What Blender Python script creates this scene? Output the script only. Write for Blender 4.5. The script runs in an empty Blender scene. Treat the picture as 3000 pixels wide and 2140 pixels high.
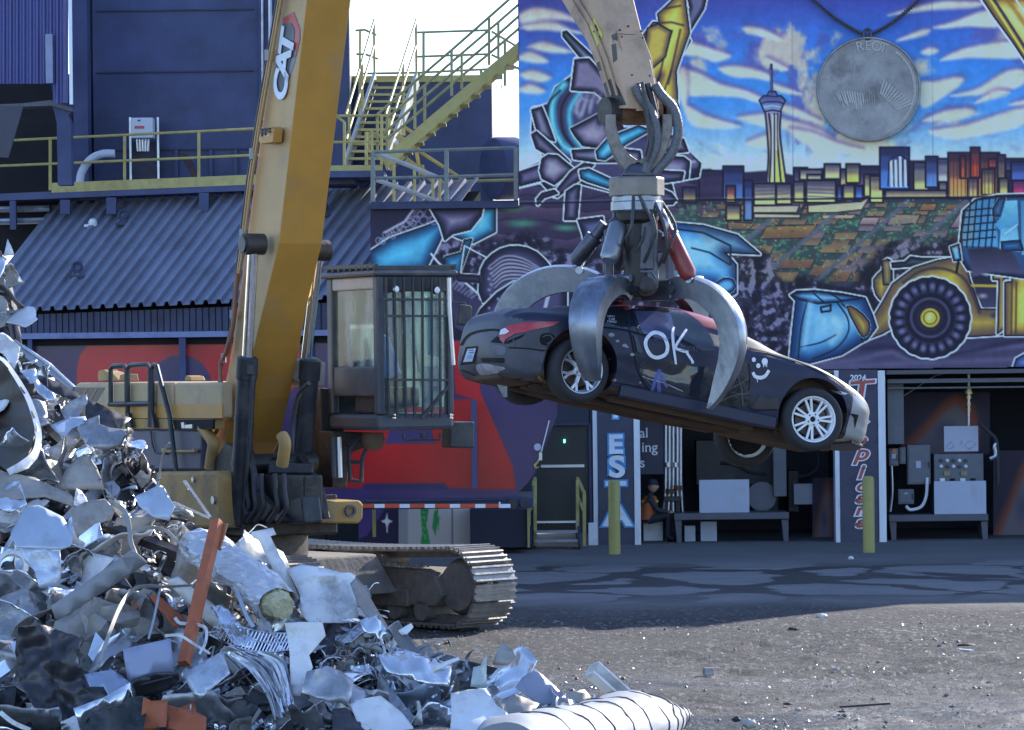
import bpy, math, random
import numpy as np
from mathutils import Vector, Matrix
random.seed(7); RNG = np.random.default_rng(7)
S = bpy.context.scene; COL = S.collection
R_ = math.radians
# ---------------------------------------------------------------- camera
FP, CH, ROLL = 10000.0, 3.34, 0.0115         # focal length in photo pixels (3000 wide), camera height, camera roll
cam_d = bpy.data.cameras.new('camera'); cam = bpy.data.objects.new('camera', cam_d); COL.objects.link(cam)
cam_d.sensor_width = 36; cam_d.lens = 36 * FP / 3000; cam_d.clip_end = 3000; cam_d.clip_start = .5
cr, sr = math.cos(ROLL), math.sin(ROLL)
cam.matrix_world = Matrix(((cr, sr, 0, 0), (0, 0, -1, 0), (-sr, cr, 0, CH), (0, 0, 0, 1)))
S.camera = cam
# ---------------------------------------------------------------- sky and sun
SUN_EL, SUN_AZ = 28.0, 40.0                  # behind the buildings, to the right
w = bpy.data.worlds.new('World'); S.world = w; w.use_nodes = True
wn = w.node_tree.nodes; bg = wn['Background']
sky = wn.new('ShaderNodeTexSky'); sky.sky_type = 'NISHITA'; sky.sun_disc = False
sky.sun_elevation = R_(SUN_EL); sky.sun_rotation = R_(SUN_AZ); sky.altitude = 600; sky.dust_density = .6; sky.ozone_density = 1.5
tint = wn.new('ShaderNodeMix'); tint.data_type = 'RGBA'; tint.blend_type = 'MULTIPLY'; tint.inputs[0].default_value = 1; tint.inputs[7].default_value = (.88, .95, 1.14, 1)   # the camera's cool white balance
w.node_tree.links.new(sky.outputs[0], tint.inputs[6]); w.node_tree.links.new(tint.outputs[2], bg.inputs[0]); bg.inputs[1].default_value = 0.12
sd = bpy.data.lights.new('sun', 'SUN'); sd.energy = 3.4; sd.angle = R_(.5); sd.color = (1, .95, .87)
sun = bpy.data.objects.new('sun', sd); COL.objects.link(sun)
sdir = Vector((math.cos(R_(SUN_EL)) * math.sin(R_(SUN_AZ)), math.cos(R_(SUN_EL)) * math.cos(R_(SUN_AZ)), math.sin(R_(SUN_EL))))
sun.rotation_euler = sdir.to_track_quat('Z', 'Y').to_euler()
S.view_settings.view_transform = 'Standard'; S.view_settings.look = 'None'; S.view_settings.gamma = 1
S.view_settings.exposure = 1.6
# ---------------------------------------------------------------- photo pixel -> place
def at(p, Y):
    du, dv = p[0] - 1500.0, 1070.0 - p[1]
    return Vector(((du * cr + dv * sr) * Y / FP, Y, CH + (-du * sr + dv * cr) * Y / FP))
def ground(p, z=0.0):
    du, dv = p[0] - 1500.0, 1070.0 - p[1]
    Y = (z - CH) * FP / (-du * sr + dv * cr)
    return Vector(((du * cr + dv * sr) * Y / FP, Y, z))
def V(x, y): return (x * 1.31752, y * 1.31752)
ORG = {1: (0, 0), 2: (1000, 0), 3: (2000, 0), 4: (0, 714), 5: (1000, 714), 6: (2000, 714), 7: (0, 1428), 8: (1000, 1428), 9: (2000, 1428)}
def Q(k, x, y): return (ORG[k][0] + x / 2.2755, ORG[k][1] + y / 2.2755)
def QL(k, pts): return [Q(k, *p) for p in pts]
# ---------------------------------------------------------------- mesh builder
class MB:
    def __init__(s): s.v = []; s.f = []; s.m = []
    def add(s, vs, fs, m=0):
        o = len(s.v); s.v += [tuple(p) for p in vs]
        s.f += [tuple(i + o for i in f) for f in fs]; s.m += [m] * len(fs); return s
    def hexa(s, p, m=0):            # 4 bottom (ccw), 4 top
        return s.add(p, [(3, 2, 1, 0), (4, 5, 6, 7), (0, 1, 5, 4), (1, 2, 6, 5), (2, 3, 7, 6), (3, 0, 4, 7)], m)
    def box(s, c, d, R=None, m=0):
        c = Vector(c); x, y, z = d[0] / 2, d[1] / 2, d[2] / 2
        p = [Vector(q) for q in ((-x, -y, -z), (x, -y, -z), (x, y, -z), (-x, y, -z), (-x, -y, z), (x, -y, z), (x, y, z), (-x, y, z))]
        if R is not None: p = [R @ q for q in p]
        return s.hexa([q + c for q in p], m)
    def bb(s, a, b, m=0):           # box from two corners
        return s.box([(a[i] + b[i]) / 2 for i in range(3)], [abs(b[i] - a[i]) for i in range(3)], None, m)
    def prism(s, pts, vec, m=0):
        pts = [Vector(p) for p in pts]; vec = Vector(vec); n = len(pts)
        fs = [tuple(range(n)), tuple(range(2 * n - 1, n - 1, -1))] + [(i, i + n, (i + 1) % n + n, (i + 1) % n) for i in range(n)]
        return s.add(pts + [p + vec for p in pts], fs, m)
    def compact(s):
        u = sorted({i for f in s.f for i in f}); k = {q: n for n, q in enumerate(u)}; s.v = [s.v[i] for i in u]; s.f = [tuple(k[i] for i in f) for f in s.f]; return s
    def bar(s, a, b, w, h=None, up=(0, 0, 1), m=0):     # rectangular bar
        a, b = Vector(a), Vector(b); h = h or w; d = (b - a).normalized(); up = Vector(up)
        x = d.cross(up)
        if x.length < 1e-4: x = d.cross(Vector((0, 1, 0)))
        x.normalize(); z = x.cross(d)
        q = [(-w / 2, -h / 2), (w / 2, -h / 2), (w / 2, h / 2), (-w / 2, h / 2)]
        return s.hexa([a + x * i + z * j for i, j in q] + [b + x * i + z * j for i, j in q], m)
    def tube(s, path, r, n=8, m=0, closed=False):
        P = [Vector(p) for p in path]; k = len(P); rs = r if isinstance(r, (list, tuple)) else [r] * k
        vs = []; prev = None
        for i in range(k):
            d = (P[(i + 1) % k] - P[i - 1]) if closed else (P[min(i + 1, k - 1)] - P[max(i - 1, 0)])
            if d.length < 1e-9: d = Vector((0, 0, 1))
            d.normalize()
            if prev is None:
                x = d.cross(Vector((0, 0, 1)))
                if x.length < 1e-3: x = d.cross(Vector((0, 1, 0)))
            else: x = prev - d * prev.dot(d)
            if x.length < 1e-6: x = d.orthogonal()
            x.normalize(); prev = x; y = d.cross(x)
            vs += [P[i] + (x * math.cos(2 * math.pi * j / n) + y * math.sin(2 * math.pi * j / n)) * rs[i] for j in range(n)]
        fs = []
        for i in range(k if closed else k - 1):
            for j in range(n):
                a, b = i * n + j, i * n + (j + 1) % n; c = ((i + 1) % k) * n
                fs.append((a, b, c + (j + 1) % n, c + j))
        if not closed: fs += [tuple(range(n - 1, -1, -1)), tuple(range((k - 1) * n, k * n))]
        return s.add(vs, fs, m)
    def cyl(s, a, b, r, r2=None, n=16, m=0): return s.tube([a, b], [r, r if r2 is None else r2], n, m)
    def lathe(s, prof, o, ax, n=32, m=0, cap=True):     # prof: (radius, distance along axis)
        o, ax = Vector(o), Vector(ax).normalized(); x = ax.orthogonal().normalized(); y = ax.cross(x)
        vs = [o + ax * t + (x * math.cos(2 * math.pi * j / n) + y * math.sin(2 * math.pi * j / n)) * r for r, t in prof for j in range(n)]
        k = len(prof); fs = [(i * n + j, i * n + (j + 1) % n, (i + 1) * n + (j + 1) % n, (i + 1) * n + j) for i in range(k - 1) for j in range(n)]
        if cap: fs += [tuple(range(n - 1, -1, -1)), tuple(range((k - 1) * n, k * n))]
        return s.add(vs, fs, m)
    def grid(s, G, m=0, closed=False):                  # G[i][j] points
        a, b = len(G), len(G[0]); vs = [p for r in G for p in r]
        fs = [(i * b + j, i * b + (j + 1) % b, (i + 1) * b + (j + 1) % b, (i + 1) * b + j) for i in range(a - 1) for j in range(b if closed else b - 1)]
        return s.add(vs, fs, m)
    def slab(s, G, t, m=0):                             # grid given a thickness vector or number
        a, b = len(G), len(G[0]); P = [[Vector(p) for p in r] for r in G]
        off = []
        for i in range(a):
            for j in range(b):
                if isinstance(t, (int, float)):
                    d1 = P[min(i + 1, a - 1)][j] - P[max(i - 1, 0)][j]; d2 = P[i][min(j + 1, b - 1)] - P[i][max(j - 1, 0)]
                    nn = d1.cross(d2); nn = nn.normalized() * t if nn.length > 1e-12 else Vector((0, t, 0))
                else: nn = Vector(t)
                off.append(P[i][j] + nn)
        N = a * b; vs = [p for r in P for p in r] + off; fs = []
        for i in range(a - 1):
            for j in range(b - 1):
                q = (i * b + j, i * b + j + 1, (i + 1) * b + j + 1, (i + 1) * b + j)
                fs += [q, tuple(k + N for k in reversed(q))]
        bd = [j for j in range(b)] + [i * b + b - 1 for i in range(1, a)] + [(a - 1) * b + j for j in range(b - 2, -1, -1)] + [i * b for i in range(a - 2, 0, -1)]
        for k in range(len(bd)):
            p, q = bd[k], bd[(k + 1) % len(bd)]; fs.append((q, p, p + N, q + N))
        return s.add(vs, fs, m)
    def build(s, name, mats, parent=None, smooth=False, bevel=0, local=False, angle=40):
        me = bpy.data.meshes.new(name); me.from_pydata(s.v, [], s.f)
        mats = mats if isinstance(mats, (list, tuple)) else [mats]
        for k in mats: me.materials.append(k)
        if len(mats) > 1: me.polygons.foreach_set('material_index', s.m)
        me.validate(); me.update()
        o = bpy.data.objects.new(name, me); COL.objects.link(o)
        if smooth:
            me.polygons.foreach_set('use_smooth', [True] * len(me.polygons))
            try: me.set_sharp_from_angle(angle=R_(angle))
            except Exception: pass
        if bevel:
            b = o.modifiers.new('bevel', 'BEVEL'); b.width = bevel; b.segments = 2; b.limit_method = 'ANGLE'; b.angle_limit = R_(35); b.harden_normals = False
        if parent: adopt(o, parent, local)
        return o
def adopt(o, parent, local=False):
    o.parent = parent
    if not local and parent.type == 'EMPTY':
        L = Vector((0, 0, 0)); p = parent
        while p: L += p.location if p.type == 'EMPTY' else Vector((0, 0, 0)); p = p.parent
        o.matrix_parent_inverse = Matrix.Translation(-L)
def thing(name, label, cat, loc=(0, 0, 0), group=None):
    o = bpy.data.objects.new(name, None); COL.objects.link(o); o.location = loc; o.empty_display_size = .2
    return tag(o, label, cat, group)
def tag(o, label, cat, group=None):
    o['label'] = label; o['category'] = cat
    if group: o['group'] = group
    return o
def struct(o): o['kind'] = 'structure'; return o
def dup(root, loc, label=None):
    r = root.copy(); COL.objects.link(r); r.location = loc
    if label: r['label'] = label
    for ch in list(root.children):
        c = ch.copy(); COL.objects.link(c); c.parent = r
        for g in list(ch.children):
            d = g.copy(); COL.objects.link(d); d.parent = c
    return r
def crom(pts, n=6, closed=False):       # Catmull-Rom through points (any dimension)
    P = [np.array(p, float) for p in pts]; k = len(P); out = []
    for i in range(k if closed else k - 1):
        p0 = P[i - 1] if (closed or i > 0) else 2 * P[0] - P[1]
        p1, p2 = P[i], P[(i + 1) % k]
        p3 = P[(i + 2) % k] if (closed or i + 2 < k) else 2 * p2 - p1
        for j in range(n):
            t = j / n
            out.append(.5 * ((2 * p1) + (-p0 + p2) * t + (2 * p0 - 5 * p1 + 4 * p2 - p3) * t * t + (-p0 + 3 * p1 - 3 * p2 + p3) * t ** 3))
    if not closed: out.append(P[-1])
    return out
# ---------------------------------------------------------------- materials
def s2l(c): return tuple(((x / 12.92) if x <= .04045 else ((x + .055) / 1.055) ** 2.4) for x in c)
MATS = {}
def mat(name, col, rough=.6, metal=0., var=.18, scale=3., bump=0., bscale=40., dirt=None, damt=.5, dscale=2., spec=.5, stretch=None, coat=0.):
    if name in MATS: return MATS[name]
    m = bpy.data.materials.new(name); m.use_nodes = True; nt = m.node_tree; N = nt.nodes; L = nt.links; b = N['Principled BSDF']
    tc = N.new('ShaderNodeTexCoord'); src = tc.outputs['Object']
    if stretch:
        mp = N.new('ShaderNodeMapping'); mp.inputs['Scale'].default_value = stretch; L.new(src, mp.inputs[0]); src = mp.outputs[0]
    nz = N.new('ShaderNodeTexNoise'); nz.inputs['Scale'].default_value = scale; nz.inputs['Detail'].default_value = 5; nz.inputs['Roughness'].default_value = .65; L.new(src, nz.inputs['Vector'])
    mx = N.new('ShaderNodeMix'); mx.data_type = 'RGBA'
    rp = N.new('ShaderNodeMapRange'); rp.inputs[1].default_value = .3; rp.inputs[2].default_value = .7; L.new(nz.outputs['Fac'], rp.inputs[0])
    L.new(rp.outputs[0], mx.inputs[0])
    mx.inputs[6].default_value = tuple(c * (1 - var) for c in col) + (1,); mx.inputs[7].default_value = tuple(min(c * (1 + var), 1) for c in col) + (1,)
    out = mx.outputs[2]
    if dirt:
        n2 = N.new('ShaderNodeTexNoise'); n2.inputs['Scale'].default_value = dscale; n2.inputs['Detail'].default_value = 7; n2.inputs['Roughness'].default_value = .7; L.new(src, n2.inputs['Vector'])
        r2 = N.new('ShaderNodeMapRange'); r2.inputs[1].default_value = .62 - .25 * damt; r2.inputs[2].default_value = .78 - .2 * damt; r2.inputs[4].default_value = min(1, .4 + damt * .7); L.new(n2.outputs['Fac'], r2.inputs[0])
        m2 = N.new('ShaderNodeMix'); m2.data_type = 'RGBA'; L.new(r2.outputs[0], m2.inputs[0]); L.new(out, m2.inputs[6]); m2.inputs[7].default_value = tuple(dirt) + (1,); out = m2.outputs[2]
        r3 = N.new('ShaderNodeMapRange'); r3.inputs[3].default_value = rough; r3.inputs[4].default_value = min(1, rough + .3); L.new(r2.outputs[0], r3.inputs[0]); L.new(r3.outputs[0], b.inputs['Roughness'])
    else:
        r3 = N.new('ShaderNodeMapRange'); r3.inputs[3].default_value = max(.03, rough - .1); r3.inputs[4].default_value = min(1, rough + .1); L.new(rp.outputs[0], r3.inputs[0]); L.new(r3.outputs[0], b.inputs['Roughness'])
    L.new(out, b.inputs['Base Color']); b.inputs['Metallic'].default_value = metal; b.inputs['Specular IOR Level'].default_value = spec; b.inputs['Coat Weight'].default_value = coat
    if bump:
        n4 = N.new('ShaderNodeTexNoise'); n4.inputs['Scale'].default_value = bscale; n4.inputs['Detail'].default_value = 4; L.new(src, n4.inputs['Vector'])
        bp = N.new('ShaderNodeBump'); bp.inputs['Strength'].default_value = bump; bp.inputs['Distance'].default_value = .03; L.new(n4.outputs['Fac'], bp.inputs['Height']); L.new(bp.outputs[0], b.inputs['Normal'])
    MATS[name] = m; return m
def glass(name, tint=(.8, .95, .95), rough=.03, dirt=.12):  # dirt is a pale haze standing in for bright reflections on panes
    m = bpy.data.materials.new(name); m.use_nodes = True; nt = m.node_tree; N = nt.nodes; L = nt.links; b = N['Principled BSDF']
    tr = N.new('ShaderNodeBsdfTransparent'); tr.inputs[0].default_value = tint + (1,); gl = N.new('ShaderNodeBsdfGlossy'); gl.inputs['Roughness'].default_value = rough
    fr = N.new('ShaderNodeFresnel'); fr.inputs[0].default_value = 1.5; mx = N.new('ShaderNodeMixShader'); L.new(fr.outputs[0], mx.inputs[0]); L.new(tr.outputs[0], mx.inputs[1]); L.new(gl.outputs[0], mx.inputs[2])
    tc = N.new('ShaderNodeTexCoord'); sc = N.new('ShaderNodeMapping'); sc.inputs['Scale'].default_value = (1, 1, .35); L.new(tc.outputs['Object'], sc.inputs[0])
    nz = N.new('ShaderNodeTexNoise'); nz.inputs['Scale'].default_value = 4; nz.inputs['Detail'].default_value = 6; L.new(sc.outputs[0], nz.inputs['Vector']); mp = N.new('ShaderNodeMapRange'); mp.inputs[1].default_value = .45; mp.inputs[2].default_value = .72; mp.inputs[3].default_value = .06; mp.inputs[4].default_value = dirt; L.new(nz.outputs[0], mp.inputs[0])
    m2 = N.new('ShaderNodeMixShader'); L.new(mp.outputs[0], m2.inputs[0]); L.new(mx.outputs[0], m2.inputs[1]); b.inputs['Base Color'].default_value = (.5, .52, .5, 1); b.inputs['Roughness'].default_value = .9
    L.new(b.outputs[0], m2.inputs[2]); L.new(m2.outputs[0], N['Material Output'].inputs[0]); return m
def vcol(name, rough=.7, metal=0., bump=.05, bscale=6., spec=.4):
    m = bpy.data.materials.new(name); m.use_nodes = True; nt = m.node_tree; N = nt.nodes; L = nt.links; b = N['Principled BSDF']
    a = N.new('ShaderNodeVertexColor'); a.layer_name = 'paint'; L.new(a.outputs[0], b.inputs['Base Color']); b.inputs['Roughness'].default_value = rough; b.inputs['Metallic'].default_value = metal; b.inputs['Specular IOR Level'].default_value = spec
    tc = N.new('ShaderNodeTexCoord'); nz = N.new('ShaderNodeTexNoise'); nz.inputs['Scale'].default_value = bscale; L.new(tc.outputs['Object'], nz.inputs['Vector'])
    bp = N.new('ShaderNodeBump'); bp.inputs['Strength'].default_value = bump; bp.inputs['Distance'].default_value = .03; L.new(nz.outputs['Fac'], bp.inputs['Height']); L.new(bp.outputs[0], b.inputs['Normal']); return m
FONT = None
def text_mesh(name, body, size, thick, m, parent=None, align='CENTER', bold=0., shear=0., spacing=1.0, offset=0.):
    cu = bpy.data.curves.new(name, 'FONT'); cu.body = body; cu.size = size; cu.extrude = thick; cu.align_x = align; cu.align_y = 'CENTER'; cu.shear = shear; cu.space_character = spacing; cu.offset = bold
    o = bpy.data.objects.new(name, cu); dg = bpy.context.evaluated_depsgraph_get()
    COL.objects.link(o); dg.update(); me = bpy.data.meshes.new_from_object(o.evaluated_get(dg)); COL.objects.unlink(o); bpy.data.objects.remove(o)
    me.name = name; me.materials.clear(); me.materials.append(m); r = bpy.data.objects.new(name, me); COL.objects.link(r)
    if parent: r.parent = parent
    return r
# ---------------------------------------------------------------- a small painter: wall paintings as colour attributes on fine grids
def hx(s): s = s.lstrip('#'); return np.array([int(s[i:i + 2], 16) / 255 for i in (0, 2, 4)])
def vnoise(h, w, cell, seed, cellx=None):
    r = np.random.default_rng(seed); cx = cellx or cell; gy, gx = int(h / cell) + 3, int(w / cx) + 3; g = r.random((gy, gx))
    y = np.arange(h) / cell; x = np.arange(w) / cx; iy = y.astype(int); ix = x.astype(int); fy = (y - iy)[:, None]; fx = (x - ix)[None]
    fy = fy * fy * (3 - 2 * fy); fx = fx * fx * (3 - 2 * fx)
    a = g[np.ix_(iy, ix)]; b = g[np.ix_(iy, ix + 1)]; c = g[np.ix_(iy + 1, ix)]; d = g[np.ix_(iy + 1, ix + 1)]
    return (a * (1 - fx) + b * fx) * (1 - fy) + (c * (1 - fx) + d * fx) * fy
def fbm(h, w, cell, seed, o=4, cx=None):
    t = 0; s = 0
    for i in range(o): t = t + vnoise(h, w, max(1.01, cell / 2 ** i), seed + i, None if cx is None else max(1.01, cx / 2 ** i)) * .55 ** i; s += .55 ** i
    return t / s
def sstep(a, b, x): t = np.clip((x - a) / (b - a), 0, 1); return t * t * (3 - 2 * t)
class Paint:
    def __init__(s, u0, v0, u1, v1, step, base='#888888'):
        s.u0, s.v0, s.st = u0, v0, step; s.w = int(round((u1 - u0) / step)) + 1; s.h = int(round((v1 - v0) / step)) + 1
        s.C = np.ones((s.h, s.w, 3)) * hx(base)
    def win(s, P, pad):
        x0 = max(0, int((P[:, 0].min() - pad - s.u0) / s.st)); x1 = min(s.w, int((P[:, 0].max() + pad - s.u0) / s.st) + 2)
        y0 = max(0, int((P[:, 1].min() - pad - s.v0) / s.st)); y1 = min(s.h, int((P[:, 1].max() + pad - s.v0) / s.st) + 2)
        if x1 <= x0 or y1 <= y0: return None
        U, W = np.meshgrid(s.u0 + np.arange(x0, x1) * s.st, s.v0 + np.arange(y0, y1) * s.st)
        return (slice(y0, y1), slice(x0, x1)), U, W
    def dist(s, P, U, W, closed):
        d = np.full(U.shape, 1e9); n = len(P); ins = np.zeros(U.shape, bool)
        for i in range(n if closed else n - 1):
            ax, ay = P[i]; bx, by = P[(i + 1) % n]; dx, dy = bx - ax, by - ay; L = dx * dx + dy * dy + 1e-9
            t = np.clip(((U - ax) * dx + (W - ay) * dy) / L, 0, 1); d = np.minimum(d, (U - ax - t * dx) ** 2 + (W - ay - t * dy) ** 2)
            if closed and abs(dy) > 1e-9: ins ^= ((ay > W) != (by > W)) & (U < dx * (W - ay) / dy + ax)
        d = np.sqrt(d); return np.where(ins, -d, d) if closed else d
    def blend(s, sl, c, a): s.C[sl] = s.C[sl] * (1 - a[..., None]) + c * a[..., None]
    def fill(s, pts, c0, c1=None, soft=2.5, al=1., horiz=False, sm=0, depth=0, rim=None):
        P = np.array(crom(pts, sm, True) if sm else pts, float); r = s.win(P, soft * 2)
        if r is None: return
        sl, U, W = r; d = s.dist(P, U, W, True); a = sstep(soft, -soft, d) * al; c = hx(c0) if isinstance(c0, str) else c0
        if c1 is not None:
            q, lo, hi = (U, P[:, 0].min(), P[:, 0].max()) if horiz else (W, P[:, 1].min(), P[:, 1].max())
            t = np.clip((q - lo) / (hi - lo + 1e-9), 0, 1)[..., None]; c = c * (1 - t) + hx(c1) * t
        if depth: t = sstep(0, depth, -d)[..., None]; c = hx(rim) * (1 - t) + c * t
        s.blend(sl, c, a)
    def line(s, pts, wd, c, soft=1.5, al=1., sm=0, closed=False):
        P = np.array(crom(pts, sm, closed) if sm else pts, float)
        if closed and not sm: P = np.vstack([P, P[:1]])
        r = s.win(P, wd + soft * 2)
        if r is None: return
        sl, U, W = r; d = s.dist(P, U, W, False); s.blend(sl, hx(c), sstep(wd / 2 + soft, wd / 2 - soft, d) * al)
    def dab(s, p, rx, ry, c, al=1., rot=0.):
        P = np.array([[p[0] - max(rx, ry), p[1] - max(rx, ry)], [p[0] + max(rx, ry), p[1] + max(rx, ry)]]); r = s.win(P, 2)
        if r is None: return
        sl, U, W = r; x = (U - p[0]) * math.cos(rot) + (W - p[1]) * math.sin(rot); y = -(U - p[0]) * math.sin(rot) + (W - p[1]) * math.cos(rot)
        s.blend(sl, hx(c), sstep(1, 0, np.sqrt((x / rx) ** 2 + (y / ry) ** 2)) * al)
    def toon(s, pts, dark, light, sm=0, halo=7, ink=3.2, depth=26, hi=None, off=(0, 0), halo_c='#cfe0fb'):
        # an airbrushed, outlined volume: outer white line, black line, dark rim, light middle
        P = np.array(crom(pts, sm, True) if sm else pts, float); r = s.win(P, 14)
        if r is None: return
        sl, U, W = r; d = s.dist(P, U, W, True)
        if halo: s.blend(sl, hx(halo_c), sstep(halo + 1.5, halo - 2, d))
        s.blend(sl, hx('#0d0f22'), sstep(ink + .8, ink - 1.6, d))
        d2 = s.dist(P + np.array(off), U, W, True) if off != (0, 0) else d
        t = sstep(0, depth, -d2)[..., None]; c = hx(dark) * (1 - t) + hx(light) * t
        if hi: t = sstep(depth * .75, depth * 1.7, -d2)[..., None]; c = c * (1 - t) + hx(hi) * t
        s.blend(sl, c, sstep(.5, -2, d))
        s.blend(sl, hx('#0d0f22'), sstep(2.2, .2, np.abs(d + 1)) * .75)
    def mesh(s, name, Y, m, gain, keep=None, parent=None, thick=None, fn=None):
        U, W = np.meshgrid(s.u0 + np.arange(s.w) * s.st, s.v0 + np.arange(s.h) * s.st)
        if fn: co = fn(U, W)
        else:
            du, dv = U - 1500., 1070. - W
            co = np.stack([(du * cr + dv * sr) * Y / FP, np.full(U.shape, float(Y)), CH + (-du * sr + dv * cr) * Y / FP], -1)
        idx = np.arange(s.h * s.w).reshape(s.h, s.w); q = np.stack([idx[:-1, :-1], idx[1:, :-1], idx[1:, 1:], idx[:-1, 1:]], -1)
        if keep is not None: k = keep(U, W); q = q[k[:-1, :-1] & k[1:, :-1] & k[1:, 1:] & k[:-1, 1:]]
        q = q.reshape(-1, 4); me = bpy.data.meshes.new(name)
        me.vertices.add(s.h * s.w); me.vertices.foreach_set('co', co.reshape(-1)); me.loops.add(q.size); me.loops.foreach_set('vertex_index', q.reshape(-1).astype(np.int32))
        me.polygons.add(len(q)); me.polygons.foreach_set('loop_start', np.arange(0, q.size, 4, dtype=np.int32)); me.polygons.foreach_set('loop_total', np.full(len(q), 4, np.int32)); me.update(calc_edges=True)
        C = np.clip(s.C, 0, 1); C = np.where(C <= .04045, C / 12.92, ((C + .055) / 1.055) ** 2.4) / np.array(gain); C = np.clip(C, .004, .88)
        ca = me.color_attributes.new('paint', 'FLOAT_COLOR', 'POINT'); ca.data.foreach_set('color', np.concatenate([C, np.ones(C.shape[:2] + (1,))], -1).reshape(-1).astype(np.float32))
        me.materials.append(m); o = bpy.data.objects.new(name, me); COL.objects.link(o)
        if parent: adopt(o, parent)
        return o
GAIN = (.42, .55, .95)        # what the open sky puts on a white wall in shade: the painted colours are those of the picture under this light
YF = 63.0
# ---------------------------------------------------------------- the painted wall
M = Paint(1078, -330, 3260, 1100, 2.5, '#4a86e6')
U_, V_ = np.meshgrid(M.u0 + np.arange(M.w) * M.st, M.v0 + np.arange(M.h) * M.st)
def ramp(t, ks, cs): return np.stack([np.interp(t, ks, [hx(c)[i] for c in cs]) for i in range(3)], -1)
M.C = ramp(V_, [-330, 0, 90, 200, 320, 400, 470, 520], ['#22338c', '#3a48b4', '#3462d4', '#347aea', '#4088ee', '#72a8ec', '#a9cbe8', '#b4cce0'])
dk = (sstep(2100, 1600, U_) * sstep(260, 40, V_) * .6 + sstep(2350, 2050, U_) * sstep(120, -40, V_) * .4)[..., None]; M.C = M.C * (1 - dk) + hx('#333a90') * dk
an = np.arctan2(V_ - 640, U_ - 2330); rd = np.hypot(V_ - 640, (U_ - 2330) * .55); Tb = fbm(900, 700, 34, 61, 5, 120); Tb = (Tb - Tb.min()) / (Tb.max() - Tb.min())
def tb(du, dv): return Tb[np.clip(((an + 3.3) * 130 + dv).astype(int), 0, 899), np.clip((rd * .75 + du).astype(int) % 690, 0, 699)]
zone = sstep(1515, 1700, U_) * .4 + .6
c1 = sstep(.56, .72, tb(0, 0)) * zone * sstep(-330, 30, V_) * sstep(500, 440, V_); c0 = sstep(.53, .68, tb(8, 9 )) * zone * sstep(-330, 30, V_) * sstep(480, 400, V_)
M.C = M.C * (1 - (c0 * .6)[..., None]) + hx('#5348a0') * (c0 * .6)[..., None]; M.C = M.C * (1 - (c1 * .85)[..., None]) + (hx('#b9b8ba') * (1 - sstep(150, 450, V_)[..., None] * .5) + hx('#d4dce4') * sstep(150, 450, V_)[..., None] * .5) * (c1 * .85)[..., None]
nz = fbm(M.h, M.w, 60, 3, 4, 150)[..., None]; M.C = np.clip(M.C + (nz - .5) * .1, 0, 1)
def cloud(k, pts, a=1., edge='#5a4fa0', top='#c0c3cb'):
    P = np.array(QL(k, pts))
    M.fill(P + np.array((4, -9)), edge, soft=13, al=.8 * a, sm=4); M.fill(P, top, '#ced6e2', soft=9, al=.93 * a, sm=4)
    c = P.mean(0); M.fill((P - c) * (.8, .55) + c + (0, 5), '#cfcfd0', soft=10, al=.5 * a, sm=4)
for P in ([(400, 190), (450, 180), (560, 205), (655, 265), (600, 270), (500, 235), (420, 215)], [(0, 290), (60, 285), (200, 330), (320, 375), (220, 415), (120, 380), (0, 360)],
          [(0, 480), (100, 485), (250, 560), (400, 600), (520, 650), (520, 690), (380, 650), (200, 640), (0, 630)], [(240, 460), (330, 440), (450, 455), (580, 500), (580, 540), (480, 520), (330, 510)],
          [(550, 400), (600, 405), (700, 465), (640, 465)], [(600, 560), (700, 590), (790, 630), (720, 625), (620, 600)], [(660, 700), (760, 725), (900, 800), (900, 820), (760, 780), (660, 740)],
          [(0, 700), (60, 720), (150, 770), (300, 820), (380, 850), (200, 860), (60, 830)], [(360, 790), (560, 760), (700, 800), (900, 860), (1000, 930), (800, 880), (560, 840)],
          [(420, 960), (560, 900), (640, 930), (560, 985)], [(700, 870), (850, 880), (1050, 960), (1200, 1010), (900, 1000)], [(1370, 105), (1500, 65), (1700, 15), (1850, 10), (2050, 20), (1950, 45), (1700, 60), (1500, 85)],
          [(1670, 185), (1800, 150), (2000, 75), (2110, 90), (2120, 180), (1900, 175), (1750, 190)], [(1430, 275), (1500, 240), (1600, 200), (1650, 205), (1600, 235)], [(1590, 350), (1650, 320), (1705, 340), (1640, 365)],
          [(1720, 405), (1850, 335), (2050, 290), (2200, 285), (2270, 380), (2100, 390), (1900, 385)], [(1580, 560), (1680, 545), (1830, 515), (1870, 545), (1750, 640), (1600, 720)], [(1790, 640), (1950, 600), (2150, 480), (2275, 470), (2275, 560), (2100, 620), (1900, 640)],
          [(1950, 690), (2080, 605), (2180, 620), (2120, 640)], [(1600, 810), (1750, 740), (1920, 725), (1930, 770), (1780, 800)], [(2180, 700), (2275, 670), (2275, 700)], [(1650, 880), (1900, 830), (2275, 720), (2275, 830), (2000, 900), (1800, 930)]): cloud(3, P)
for P in ([(0 + 1180, 110), (1280, 55), (1420, 70), (1530, 110), (1600, 150), (1450, 135), (1250, 200)], [(1190, 190), (1300, 160), (1420, 150), (1540, 200), (1640, 230), (1400, 200)], [(1240, 320), (1340, 280), (1450, 310), (1540, 350), (1400, 350)],
          [(1180, 390), (1260, 345), (1380, 410), (1300, 420)], [(1190, 500), (1280, 470), (1400, 520), (1300, 550)], [(1180, 600), (1260, 560), (1360, 610), (1280, 625)], [(2240, 480), (2300, 470), (2300, 700), (2250, 650)]): cloud(2, P, .95, '#4a4a9c', '#b4acb0')
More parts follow.
